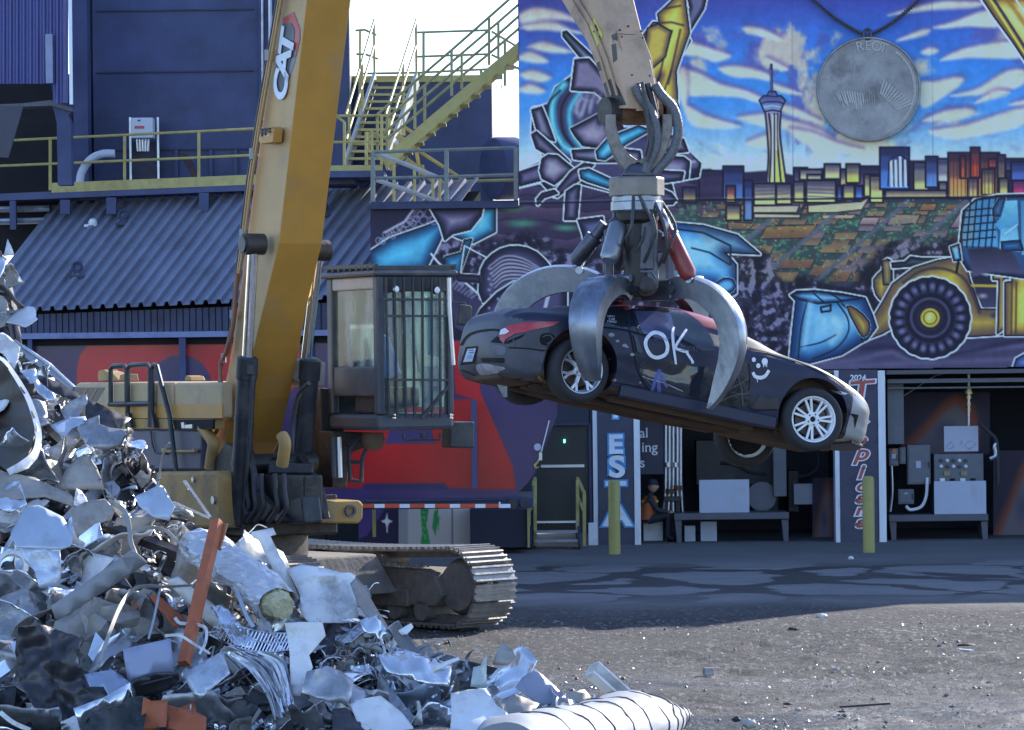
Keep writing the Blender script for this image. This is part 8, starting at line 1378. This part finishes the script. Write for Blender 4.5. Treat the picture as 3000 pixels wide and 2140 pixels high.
sheet('pale_flap', 'creased pale blue flap between the scorched panel and the square plate', QL(7, [(560, 1250), (740, 1215), (860, 1295), (868, 1400), (740, 1420), (690, 1330), (600, 1330)]), mat('flap_blue_grey', (.3, .34, .44), .4, .4, .15, 3), .2, -.8, .04, 20, d=-.6); sheet('dark_trough', 'dark curved trough below the square blue-grey plate', QL(7, [(880, 1300), (1050, 1240), (1190, 1240), (1170, 1320), (1060, 1370), (900, 1400)]), DKS, .2, .6, .04, 20, d=-.5, sm=2)
sheet('white_beam_cover', 'long white beam cover running down behind the orange post', QL(7, [(1105, 625), (1190, 598), (1420, 780), (1690, 1010), (1650, 1085), (1380, 900)]), mat('beam_white', (.6, .56, .5), .5, 0, .15, 3), .1, -.7, .012, 26, d=-.3, t=.02, fold=(Q(7, 1150, 612), Q(7, 1670, 1045), .9)); sheet('shiny_sheet', 'shiny rumpled strip of bright metal under the wire rack', QL(7, [(1400, 800), (1480, 780), (1720, 1010), (1690, 1080), (1560, 1050)]), SHN, .2, -.9, .04, 16, d=-.42)
sheet('tan_plate', 'flat tan-grey plate at the upper middle of the heap', QL(7, [(470, 155), (560, 100), (700, 78), (765, 150), (745, 215), (640, 240), (515, 335), (490, 260)]), TAN, .2, -.4, .015, 26, d=-.5, t=.012); sheet('blue_white_sheet', 'sharp-cornered pale blue sheet below the digger tool box', QL(7, [(895, 65), (1050, -10), (1090, 0), (1165, 130), (1130, 225), (1020, 200), (930, 130)]), BLS, .1, -.5, .015, 24, d=-.45)
sheet('bright_shard', 'bright white pointed shard above the tan-grey plate', QL(7, [(490, 115), (508, 5), (545, 30), (575, 75), (592, 135), (560, 152)]), WSH, .6, -.6, .01, 12, d=-.55); sheet('arched_plate', 'tall arched grey plate at the left centre of the heap', QL(4, [(370, 1640), (450, 1490), (560, 1402), (600, 1415), (650, 1500), (700, 1640)]), TAN, .3, -.35, .02, 24, d=-.3, fold=(Q(4, 560, 1400), Q(4, 530, 1640), .7)); sheet('grey_panel_sheet', 'grey stained panel at the upper edge of the heap below the guard rails', QL(4, [(510, 1235), (560, 1180), (660, 1145), (665, 1205), (740, 1230), (860, 1240), (830, 1310), (760, 1370), (700, 1382), (570, 1335)]), ZINC, .1, -.5, .02, 24, d=-.2)
sheet('blue_plates', 'stack of pale blue cut plates at the upper left of the heap', QL(4, [(335, 1215), (450, 1165), (570, 1152), (578, 1190), (480, 1232), (432, 1288), (380, 1260)]), BLS, .2, -1.2, .025, 18, d=-.3); sheet('black_sheet', 'dark triangular sheet above the grey stained panel', QL(4, [(575, 1040), (640, 1060), (875, 1168), (800, 1235), (690, 1220), (560, 1200)]), DKS, .2, -.9, .03, 24, d=0.); sheet('black_sheet', 'long dark curved sheet below the pale girder at the upper left', QL(4, [(90, 880), (270, 880), (400, 930), (560, 1030), (600, 1090), (450, 1030), (300, 960), (150, 960)]), DKS, .1, -1.2, .03, 24, d=.0)
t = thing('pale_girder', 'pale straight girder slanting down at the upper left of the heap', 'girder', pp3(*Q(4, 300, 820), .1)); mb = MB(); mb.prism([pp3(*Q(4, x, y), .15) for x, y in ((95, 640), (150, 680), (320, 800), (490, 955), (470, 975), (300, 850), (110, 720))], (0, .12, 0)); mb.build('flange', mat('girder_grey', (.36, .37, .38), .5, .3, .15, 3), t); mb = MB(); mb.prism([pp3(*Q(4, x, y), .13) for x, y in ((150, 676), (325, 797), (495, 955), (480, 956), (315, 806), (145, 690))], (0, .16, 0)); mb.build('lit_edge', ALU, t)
# brown ribbed drum at the far left
t = thing('torn_drum', 'brown ribbed half drum with a white curled rim at the left edge of the heap', 'drum', pp3(*Q(4, 60, 1300), -.4)); mb = MB(); G = []; RIM = crom(QL(4, [(-40, 742), (60, 850), (140, 965), (200, 1080), (232, 1200), (222, 1310), (180, 1410), (60, 1525)]), 5)
for i, (u, v) in enumerate(RIM):
    row = []
    for j in range(22): f = j / 21.; cu, cv = Q(4, -330, 1180); q = at((u + (cu - u) * f, v + (cv - v) * f * .9), Yp(v) - .95 + 1.3 * math.sin(f * 1.5) + .05 * math.cos(i * .9)); row.append(q)
    G.append(row)
mb.slab(G, .015); mb.build('drum_shell', BRN, t, smooth=True)
o = band('x', 'x', QL(4, [(55, 1525), (150, 1470), (230, 1400), (258, 1300), (245, 1200), (200, 1060), (150, 960), (80, 850), (20, 775), (-60, 740)]), 20, WSH, 1.2, d=-.62); o.name = 'white_rim'; del o['label'], o['category']; adopt(o, t)
sheet('white_flange', 'wide curled white flange below the torn drum at the left', QL(4, [(50, 1530), (160, 1470), (225, 1400), (240, 1190), (262, 1250), (278, 1350), (250, 1430), (190, 1500), (110, 1530)]), WSH, .6, -.8, .02, 18, d=-.6, smooth=True)
for lab, pts, m in (('white curled sheet at the top of the heap on the left edge', [(-60, 600), (20, 595), (60, 620), (135, 690), (120, 780), (95, 840), (60, 800), (30, 740), (-60, 700)], WSH), ('pointed white shard near the top left corner of the heap', [(25, 85), (50, -30), (75, 20), (95, 75)], WSH), ('bright upright strip falling over the girder at the left', [(130, 850), (235, 830), (260, 920), (370, 1010), (365, 1065), (310, 1050), (220, 970), (180, 900)], ALU), ('tan rounded sheet on the left edge below the topmost shards', [(-60, 340), (20, 350), (50, 390), (45, 440), (0, 460), (60, 490), (30, 550), (-60, 590)], TAN),
                    ('grey torn sheet beside the torn drum', [(200, 1040), (240, 1035), (300, 1060), (330, 1200), (230, 1240), (210, 1120)], ZINC), ('mottled grey scrap beside the pale girder', [(470, 1050), (580, 1005), (585, 1060), (520, 1160), (440, 1180), (400, 1110)], ZINC), ('brown shadowed plate behind the torn drum', [(110, 930), (230, 930), (240, 1010), (180, 1020), (130, 980)], BRN), ('grey jagged scraps at the topmost left corner', [(-60, 60), (10, 90), (40, 100), (30, 170), (5, 230), (-60, 260)], ALU), ('large grey curved sheet at the left edge below the drum', [(-60, 1500), (60, 1530), (230, 1560), (480, 1680), (500, 1760), (300, 1690), (-60, 1720)], TAN), ('white broad blade across the left edge of the heap', [(-60, 1740), (60, 1600), (130, 1570), (180, 1740), (60, 1800)], ALU)):
    sheet('torn_sheet', lab, QL(4, pts), m, .3, -.6, .03, 16, d=-.35)
t = thing('wire_rack', 'bent wire rack of thin parallel bars lying in the heap', 'wire rack', pp3(*Q(7, 1680, 1000), -.6))
def rk(f, g_): x = 1400 + f * 530 + g_ * 60; y = 985 - g_ * 110 + f * 90 + 60 * math.sin(f * 3) * (1 - g_ * .3); return pp3(*Q(7, x, y), -.62 - .1 * g_)
for i in range(24): MB().tube([rk(i / 23, 0), rk(i / 23, .5), rk(i / 23, 1)], .007, 5).build('bar', CHRO, t, True)
for g_ in (0, .5, 1.): MB().tube([rk(f, g_) for f in np.linspace(0, 1, 20)], .01, 5).build('frame_wire', CHRO, t, True)
t = thing('steel_ring', 'flat white ring at the left edge of the heap', 'ring', pp3(*Q(7, 85, 530), -.5)); c = pp3(*Q(7, 80, 530), -.6); MB().lathe([(.115, 0), (.16, .0), (.16, .05), (.115, .05), (.115, 0)], c, (.15, -.8, .5), 36, cap=False).build('ring', WSH, t, True)
# fan of thin slats
t = thing('slat_bundle', 'fan of many thin bent slats spilling down the heap right of the bent plate', 'slats', pp3(*Q(7, 1750, 1300), -.5)); rr = np.random.default_rng(6)
for i in range(26):
    f = i / 25.; P = [(1490 + f * 250 + rr.uniform(-8, 8), 1105 - f * 5), (1640 + f * 240, 1190 - f * 30 + rr.uniform(-12, 12)), (1760 + f * 160, 1340 - f * 60), (1850 + f * 90 + rr.uniform(-20, 20), 1530 - f * 110 + rr.uniform(-30, 30))]
    o = band('x', 'x', [Q(7, *p) + (rr.uniform(-.08, .08),) for p in P], 9, [ALU, ZINC, WSH, SHN][i % 4], rr.uniform(.3, 1.4), d=-.75, n=5, tilt=rr.uniform(-.4, .6)); o.name = 'slat'; del o['label'], o['category']; adopt(o, t)
# white ribbed cone at the foot of the heap
t = thing('ribbed_cone', 'long white ribbed sheet cone lying at the right foot of the heap', 'cone', pp3(*Q(8, 1700, 1560), 0)); tipw, basw = ground(Q(9, 38, 1530), .06), ground(Q(8, 1090, 1790), .33); ax = (tipw - basw).normalized(); Lc = (tipw - basw).length; x_ = ax.cross(UZ).normalized(); y_ = x_.cross(ax); G = []
prof = [(0, .3), (.04, .37), (.3, .37), (.45, .37), (.56, .38), (.62, .41), (.66, .4), (.76, .29), (.85, .2), (.93, .1), (1., .008)]
for i in range(64):
    f = i / 63.; r0 = np.interp(f, [p[0] for p in prof], [p[1] for p in prof]); ring = []
    for j in range(36): th_ = 2 * math.pi * j / 36; ring.append(basw.lerp(tipw, f) + y_ * .03 + (x_ * math.cos(th_) + y_ * math.sin(th_) * .72) * r0 * (1 + .09 * MN.fractal(Vector((math.cos(th_) * 1.3, math.sin(th_) * 1.3, f * 9)), .7, 2., 3)))
    G.append(ring)
mb = MB(); mb.grid(G, closed=True); mb.add(G[0], [tuple(range(35, -1, -1))]); mb.build('sheet', mat('cone_white', (.26, .27, .29), .7, 0, .08, 3, .05, 6, dirt=(.4, .4, .4), damt=.25), t, smooth=True); SM_ = mat('seam_grey', (.12, .12, .13), .5, .4)
for f in (.12, .22, .32, .42, .52, .61, .7, .78, .85, .92):
    i = int(f * 63); ring = [basw.lerp(tipw, f + .012 * math.sin(2 * math.pi * j / 36)) + (G[i][j] - basw.lerp(tipw, i / 63.)) * 1.012 for j in range(36)]; MB().tube(ring, .008, 5, closed=True).build('rib', SM_, t, True)
for lab, pts, m, kw in (('broad pale sheet curving down at the bottom of the heap left of the ribbed cone', [(728, 1375), (850, 1350), (965, 1340), (1030, 1450), (1100, 1500), (1180, 1595), (1180, 1680), (720, 1680), (735, 1500)], WSH, dict(tu=.1, tv=-.7, crumple=.02, fold=(Q(8, 720, 1470), Q(8, 1040, 1470), -.6))), ('white dented sheet with shadow stripes at the bottom of the heap', [(60, 1450), (140, 1410), (260, 1390), (400, 1500), (480, 1600), (470, 1680), (150, 1680)], WSH, dict(tu=.2, tv=-.9, crumple=.03)), ('purple-grey plate leaning behind the ribbed cone', [(1205, 1268), (1290, 1213), (1350, 1260), (1525, 1425), (1320, 1455), (1160, 1335)], mat('purple_grey_plate', (.28, .29, .36), .5, .2, .1, 3), dict(tu=.3, tv=-.6, crumple=.01)), ('crumpled grey scraps at the left end of the ribbed cone', [(1130, 1560), (1180, 1500), (1260, 1490), (1300, 1540), (1250, 1620), (1240, 1680), (1120, 1680)], ZINC, dict(tu=.5, tv=-.7, crumple=.09)), ('tan leaning box end right of the purple-grey plate', [(1500, 1370), (1620, 1350), (1665, 1400), (1600, 1440), (1490, 1440)], TAN, dict(tu=.4, tv=-.6, crumple=.02)), ('tan square plate curled at its edge near the foot of the heap', [(1068, 1030), (1135, 1075), (1168, 1142), (1100, 1190), (1005, 1182), (1030, 1110)], TAN, dict(tu=-.3, tv=-.5, crumple=.02)), ('dark tan scraps in the shade between the purple-grey plate and the pale sheet', [(1030, 1430), (1160, 1380), (1330, 1450), (1230, 1530), (1150, 1560), (1060, 1500)], TAN, dict(tu=.2, tv=-1.2, crumple=.05)), ('greenish glassy sheet standing near the foot of the heap', [(860, 1330), (880, 1200), (930, 1190), (970, 1100), (965, 1340)], mat('pale_green_sheet', (.45, .5, .47), .35, .2, .15, 4), dict(tu=.2, tv=-.2, crumple=.02)), ('wide pale sheet under the tangle of strips', [(240, 1120), (420, 1080), (600, 1140), (740, 1180), (720, 1330), (520, 1300), (300, 1230)], ALU, dict(tu=.2, tv=-1., crumple=.05)), ('black ribbed plate at the bottom edge of the heap', [(-60, 1480), (30, 1470), (180, 1570), (260, 1680), (-60, 1680)], DKS, dict(tu=.2, tv=-1., crumple=.02)), ('long grey blade at the left of the white dented sheet', [(-40, 1250), (60, 1300), (220, 1390), (150, 1410), (40, 1470), (-60, 1380)], ZINC, dict(tu=.4, tv=-.8, crumple=.02)), ('thin stepped bracket plate above the tangle of strips', [(380, 955), (465, 905), (480, 935), (440, 980), (400, 985)], WSH, dict(tu=.2, tv=-.3, crumple=.01)), ('slotted white bar crossing the tangle of strips', [(590, 1160), (640, 1180), (780, 1130), (790, 1150), (640, 1220), (540, 1280), (400, 1285), (520, 1250)], WSH, dict(tu=.2, tv=-.3, crumple=.01)), ('crumpled bright sheet at the right shoulder of the heap', [(120, 890), (240, 850), (270, 900), (340, 1000), (240, 1010), (150, 960)], ALU, dict(tu=.4, tv=-.6, crumple=.05))):
    sheet('torn_sheet', lab, QL(8, pts), m, kw['tu'], kw['tv'], kw['crumple'], 20, d=-1.3 if 'broad pale' in lab or 'left end' in lab else -.5, fold=kw.get('fold'))
for lab, P, m in (('upper thin bright angle bar sticking out under the digger tool box', [(1155, 100), (1280, 150), (1400, 205)], ALU), ('slanted thin bright angle bar meeting the upper one at a point', [(1230, -40), (1310, 90), (1402, 205)], ALU)):
    a, b = pp3(*Q(7, *P[0]), -.3), pp3(*Q(7, *P[-1]), -.3); tag(MB().bar(a, b, .035, .02).build('angle_bar', m), lab, 'metal bar')
for lab, P, w_, m, tw in (('broad curled grey strip left of the orange post', [(660, 1170), (720, 1000), (800, 800), (880, 690), (980, 660), (1100, 665), (1280, 655)], 26, TAN, 1.1), ('curled white strip looping over the orange post', [(1165, 870), (1200, 905), (1290, 915), (1370, 940), (1370, 1030), (1330, 1110)], 22, WSH, .8), ('thin pale strip crossing left of the orange post', [(1075, 640), (1050, 760), (1020, 900), (990, 1010)], 16, ZINC, .4), ('bent tan strip below the blue-white sheet', [(720, 90), (820, 150), (860, 260), (870, 360), (900, 440)], 34, TAN, .7), ('pale strip arching over the middle of the heap', [(880, 300), (1000, 270), (1100, 290), (1170, 350), (1240, 425)], 26, TAN, .9), ('white strip looping at the left of the wire rack', [(1100, 990), (1200, 990), (1300, 1050), (1400, 1110)], 18, WSH, .6), ('straight pale strip lying along the wrapped duct', [(1480, 440), (1560, 640), (1640, 850), (1690, 930)], 26, BLS, .3), ('long grey strip along the edge of the wrapped duct', [(1490, 430), (1620, 600), (1700, 760), (1760, 900), (1850, 1020)], 18, ZINC, .5), ('thin hooked white wire strip at the top of the heap', [(1595, 360), (1680, 285), (1720, 250), (1780, 270)], 6, WSH, .2), ('dark slim trim curving down the right of the bent plate', [(1500, 1110), (1600, 1210), (1700, 1330), (1840, 1420), (1900, 1530)], 9, DKS, .5), ('white strip along the left bottom of the heap', [(0, 1500), (90, 1570), (200, 1620)], 30, WSH, .4), ('light edge strip beside the scorched panel', [(470, 1090), (500, 1120), (515, 1200)], 26, WSH, .3)):
    band('metal_strip', lab, QL(7, P), w_ / 2.27, m, tw, d=-.75 if w_ < 30 else -.6)
# --- the many look-alike offcuts: copies of a few prototypes strewn over the heap
rr = np.random.default_rng(12); PROT = {}
def proto_sheet(k):
    n = rr.integers(4, 8); w_, h_ = rr.uniform(.5, .95), rr.uniform(.35, .95); st = rr.uniform(0, 6.28); P = []
    for i in range(n): a = st + 2 * math.pi * (i + rr.uniform(-.28, .28)) / n; q = rr.uniform(.7, 1.1); P.append((math.cos(a) * w_ * .5 * q, math.sin(a) * h_ * .5 * q))
    if k % 3 == 0: m_ = ((P[0][0] + P[1][0]) / 2 * .6, (P[0][1] + P[1][1]) / 2 * .6); P = [P[0], m_] + P[1:]
    Q_ = []
    for i in range(len(P)):
        a, b = np.array(P[i]), np.array(P[(i + 1) % len(P)]); e = rr.normal(0, .007, (6, 2)); Q_ += [tuple(a + (b - a) * q / 6 + (e[q] if q else 0)) for q in range(6)]
    inn = [(x + rr.uniform(-.01, .01), y) for x in np.arange(-.5, .5, .07) for y in np.arange(-.5, .5, .07)]; n2 = len(Q_); R = delaunay_2d_cdt([Vector(q) for q in Q_ + inn], [(i, (i + 1) % n2) for i in range(n2)], [list(range(n2))], 2, 1e-4)
    an = rr.uniform(0, 3.14); cb = rr.uniform(-1.6, 1.6) if k % 2 else 0; fo = rr.uniform(-1.1, 1.1); fx = rr.uniform(-.12, .12); mb = MB(); ca, sa = math.cos(an), math.sin(an)
    for q in R[0]: d = q[0] * ca + q[1] * sa; mb.v.append((q[0], q[1], cb * d * d + fo * max(0, d - fx) + .1 * MN.fractal(Vector((q[0] * 2.4, q[1] * 2.4, k * 3.7)), .6, 2., 2)))
    mb.f = [tuple(f) for f in R[2]]; mb.m = [0] * len(mb.f); return mb.compact()
def proto_strip(k):
    mb = MB(); P = [Vector((0, 0, 0))]; d = Vector((1, 0, 0)); G = []; cur = Vector(rr.normal(0, 1, 3)) * .25
    for i in range(16):
        if i % 4 == 0: cur = Vector(rr.normal(0, 1, 3)) * (.12 + .22 * (k % 3))
        d = (d + cur).normalized(); P.append(P[-1] + d * .08)
    c = P[8]; tw = rr.uniform(-.25, .25)
    for i, p in enumerate(P):
        t_ = (P[min(i + 1, 16)] - P[max(i - 1, 0)]).normalized(); s_ = t_.orthogonal() if i == 0 else (s_ - t_ * s_.dot(t_)).normalized(); s_ = Matrix.Rotation(tw, 3, t_) @ s_; G.append([p - c - s_ * .034, p - c + s_ * .034])
    mb.grid(G); return mb
def proto_wire(k):
    mb = MB(); P = [Vector((0, 0, 0))]; d = Vector((1, 0, 0)); cur = Vector(rr.normal(0, 1, 3)) * .3
    for i in range(22):
        if i % 5 == 0: cur = Vector(rr.normal(0, 1, 3)) * .3
        d = (d + cur).normalized(); P.append(P[-1] + d * .07)
    c = P[11]; mb.tube([p - c for p in P], .011, 5); return mb
def proto_bar(k):
    mb = MB(); L_ = rr.uniform(.7, 1.2); a = .05; sec = [(-a, -a), (a, -a), (a, -a + .012), (-a + .012, -a + .012), (-a + .012, a), (-a, a)] if k % 2 else [(-a, -a), (a, -a), (a, a), (a - .012, a), (a - .012, -a + .012), (-a + .012, -a + .012), (-a + .012, a), (-a, a)]
    mb.prism([(-L_ / 2, p, q) for p, q in sec], (L_, 0, 0)); return mb
def proto_foil(k):
    mb = MB(); G = []
    for i in range(9):
        row = []
        for j in range(12): th_, ph_ = j / 12 * 2 * math.pi, (i / 8 - .5) * math.pi; v = Vector((math.cos(ph_) * math.cos(th_), math.cos(ph_) * math.sin(th_), math.sin(ph_) * .6)); row.append(v * .3 * (1 + .8 * MN.fractal(v * 1.7 + Vector((k * 5, 0, 0)), .7, 2.2, 4)))
        G.append(row)
    mb.grid(G, closed=True); return mb
KIND = {'bent_sheet': (proto_sheet, 14, 'small bent sheet offcut of {} among the scrap heap', 'metal sheet'), 'curled_strip': (proto_strip, 8, 'narrow curled strip of {} tangled in the scrap heap', 'metal strip'), 'bent_wire': (proto_wire, 5, 'thin bent wire of {} tangled in the scrap heap', 'wire'), 'metal_profile': (proto_bar, 4, 'short folded profile of {} lying in the scrap heap', 'metal bar'), 'crumpled_foil': (proto_foil, 4, 'crumpled lump of {} in the scrap heap', 'crumpled metal')}
MV = {'bare aluminium': ALU, 'dull zinc': ZINC, 'white coated metal': WSH, 'tan-grey metal': TAN, 'dark scorched metal': DKS, 'shiny bright metal': SHN, 'pale blue metal': BLS}
PM = {}; stuffv = {m: MB() for m in MV}
for kn, (fn, cnt, lab, cat) in KIND.items(): PM[kn] = [fn(k) for k in range(cnt)]
KEEP = [QL(4, [(-80, 745), (140, 900), (240, 1080), (285, 1300), (200, 1500), (60, 1540), (-80, 1540)]), QL(7, [(1150, 330), (1330, 200), (1480, 300), (1960, 760), (1900, 860), (1700, 800), (1300, 520)]), QL(7, [(1920, 520), (2277, 560), (2277, 900), (2010, 900)]), QL(7, [(130, 940), (540, 1000), (520, 1150), (800, 1420), (560, 1600), (260, 1500), (110, 1200)]), QL(7, [(820, 1075), (1135, 1010), (1155, 1230), (850, 1290)]), QL(7, [(80, 300), (260, 120), (490, 330), (390, 650), (250, 640)]), QL(8, [(730, 1370), (960, 1340), (1180, 1600), (720, 1620)]), QL(8, [(80, 1430), (250, 1390), (480, 1600), (200, 1620)]), QL(7, [(340, 790), (880, 430), (985, 500), (400, 880)])]
def inside(p, P):
    r = False
    for i in range(len(P)):
        a, b = P[i - 1], P[i]
        if (a[1] > p[1]) != (b[1] > p[1]) and p[0] < (b[0] - a[0]) * (p[1] - a[1]) / (b[1] - a[1]) + a[0]: r = not r
    return r
def inpile():
    while True:
        u, v = rr.uniform(-120, 1900), rr.uniform(680, 2240)
        if any(inside((u, v), P) for P in KEEP): continue
        if v > sil(u) + 30 and (u < 1330 or rr.random() < .55): return u, v
OBJ = {}; NIND = 285; NST = 1500; wts = (.7, .12, .05, .06, .07)
for i in range(NIND + NST):
    u, v = inpile(); big = i < NIND; right = sstep(850, 1250, u); p_ = np.array(wts) * np.array((1 - .45 * right, 1 + 1.1 * right, 1 + 1.4 * right, 1, 1 - .5 * right)); kn = list(KIND)[rr.choice(5, p=p_ / p_.sum())]
    mp = np.array((.28, .25, .09 + .4 * right, .19, .12 * (1 - right), .08 + .1 * right, .07)); mk = list(MV)[rr.choice(7, p=mp / mp.sum())]; k = rr.integers(len(PM[kn])); sc = rr.uniform(.6, 1.35) * (1 if kn != 'curled_strip' else .7) if big else rr.uniform(.14, .4) * (1.25 if kn in ('curled_strip', 'bent_wire') else 1)
    if kn in ('curled_strip', 'bent_wire') and big: sc *= 1.05
    c = pp3(u, v, rr.uniform(-.15, .35) if big else rr.uniform(-.2, .5)); 
    if c.z < .04: c.z = .04 + rr.uniform(0, .08)
    Rm_ = Matrix.Rotation(rr.uniform(0, 6.28), 3, 'Z') @ Matrix.Rotation(rr.uniform(.2, 1.5), 3, 'X') @ Matrix.Rotation(rr.uniform(0, 6.28), 3, 'Z')
    if big:
        if (kn, mk, k) not in OBJ:
            o = PM[kn][k].build(kn, MV[mk], smooth=kn != 'metal_profile' and kn != 'crumpled_foil'); 
            if kn in ('bent_sheet', 'curled_strip'): thick(o, .008)
            tag(o, lab.format(mk), cat, cat + 's of ' + mk + ' in the scrap heap'); OBJ[(kn, mk, k)] = o
        else: o = OBJ[(kn, mk, k)].copy(); COL.objects.link(o)
        Mx = (Rm_ * sc).to_4x4(); Mx.translation = c; o.matrix_world = Mx
    else:
        P = PM[kn][k]; mb = stuffv[mk]; mb.add([c + Rm_ @ (Vector(q) * sc) for q in P.v], P.f)
for mk, mb in stuffv.items():
    o = mb.build('scrap_fragments', MV[mk]); o['kind'] = 'stuff'; o['label'] = 'countless small fragments of ' + mk + ' filling the scrap heap'; o['category'] = 'scrap fragments'
# --- gravel, stones and litter on the yard
def pebbles(n, y0, y1, x0, x1, s0, s1, seed, m, nm):
    r = np.random.default_rng(seed); mb = MB()
    for i in range(n):
        y = y0 + (y1 - y0) * r.random() ** 1.4; x = r.uniform(x0, x1); s_ = r.uniform(s0, s1) * (1 + 2 * (r.random() < .03)); a = r.uniform(0, 6.28); ca, sa = math.cos(a), math.sin(a); e = r.uniform(.6, 1.3, 6) * s_
        P = [(e[0], 0, 0), (0, e[1], 0), (-e[2], 0, 0), (0, -e[3], 0), (e[4] * .2, 0, e[5] * .7), (0, 0, -s_ * .4)]; ii = int(np.clip(np.searchsorted(GY, y) - 1, 0, len(GY) - 2)); jj = int(np.clip(np.searchsorted(GX, x) - 1, 0, len(GX) - 2)); z = gz(ii, jj)
        mb.add([(x + p[0] * ca - p[1] * sa, y + p[0] * sa + p[1] * ca, z + .012 + p[2]) for p in P], [(0, 1, 4), (1, 2, 4), (2, 3, 4), (3, 0, 4), (1, 0, 5), (2, 1, 5), (3, 2, 5), (0, 3, 5)])
    o = mb.build(nm, m); o['kind'] = 'stuff'; o['label'] = 'loose gravel and crumbs strewn over the sunlit yard'; o['category'] = 'gravel'; return o
pebbles(9000, 31, 44, -3, 9, .004, .011, 1, mat('grey_gravel', (.13, .125, .12), .7, 0, .5, 3), 'gravel'); pebbles(3000, 31, 43, -2, 8, .003, .009, 2, mat('pale_glinting_grit', (.5, .5, .5), .25, .3, .2, 5), 'bright_grit')
def stone(name, label, p, s_, m, flat=.6, box=False, cat='stone'):
    c = ground(p); mb = MB()
    if box: mb.box(c + Vector((0, 0, s_ * .6)), (s_ * 1.6, s_ * 1.2, s_ * 1.2), Matrix.Rotation(.2, 3, 'Z')); return tag(mb.build(name, m, bevel=.01), label, cat)
    G = []
    for i in range(9): ph_ = (i / 8 - .5) * math.pi; G.append([c + Vector((0, 0, s_ * flat * .8)) + Vector((math.cos(ph_) * math.cos(t), math.cos(ph_) * math.sin(t) * .8, math.sin(ph_) * flat)) * s_ * (1 + .35 * MN.fractal(Vector((math.cos(t) * 1.3 + s_ * 40, math.sin(t) * 1.3, ph_)), .6, 2., 3)) for t in np.linspace(0, 2 * np.pi, 15)[:-1]])
    mb.grid(G, closed=True); return tag(mb.build(name, m, smooth=True), label, cat)
PST = mat('pale_stone', (.42, .4, .33), .7, 0, .25, 12, .2, 30); DST = mat('dark_lump', (.04, .036, .035), .8, 0, .3, 10)
stone('stone', 'large pale rounded stone at the bottom of the yard', Q(9, 440, 1600), .075, PST); stone('white_lump', 'white lump at the bottom of the yard right of the cone tip', Q(9, 10, 1530), .06, WSH); stone('stone', 'small pale stone in the middle of the lower yard', Q(9, 768, 1490), .03, PST); stone('dark_lump', 'dark lump beside the large pale stone', Q(9, 358, 1560), .04, DST); stone('grey_block', 'small grey block lying on the gravel', Q(9, 172, 1255), .07, ZINC, box=True, cat='block'); stone('white_scrap', 'white crumpled scrap at the edge of the building shadow', Q(9, 928, 868), .07, WSH, .4, cat='scrap'); stone('white_scrap', 'tiny white scrap in front of the red lettered pillar', Q(9, 1122, 482), .045, WSH, .7, cat='scrap'); stone('dark_lump', 'black clod on the lit gravel near the shadow edge', Q(9, 735, 955), .07, DST, .35)
for lab, x, y, w_ in (('dark flat clod at the far right of the gravel', 1890, 1065, .1), ('dark flat clod in the middle of the gravel', 700, 1450, .05), ('thin dark stick lying low on the gravel', 1062, 1500, .04)): stone('dark_lump', lab, Q(9, x, y), w_, DST, .25)
tag(MB().bar(ground(Q(9, 1050, 1465), .01), ground(Q(9, 1380, 1442), .01), .02, .02).build('dark_stick', DST), 'long thin dark stick lying on the wet gravel', 'stick'); tag(MB().bar(ground(Q(9, 1840, 1082), .01), ground(Q(9, 1935, 1092), .01), .05, .02).build('pale_stick', WSH), 'pale flat sliver on the gravel at the right', 'sliver')
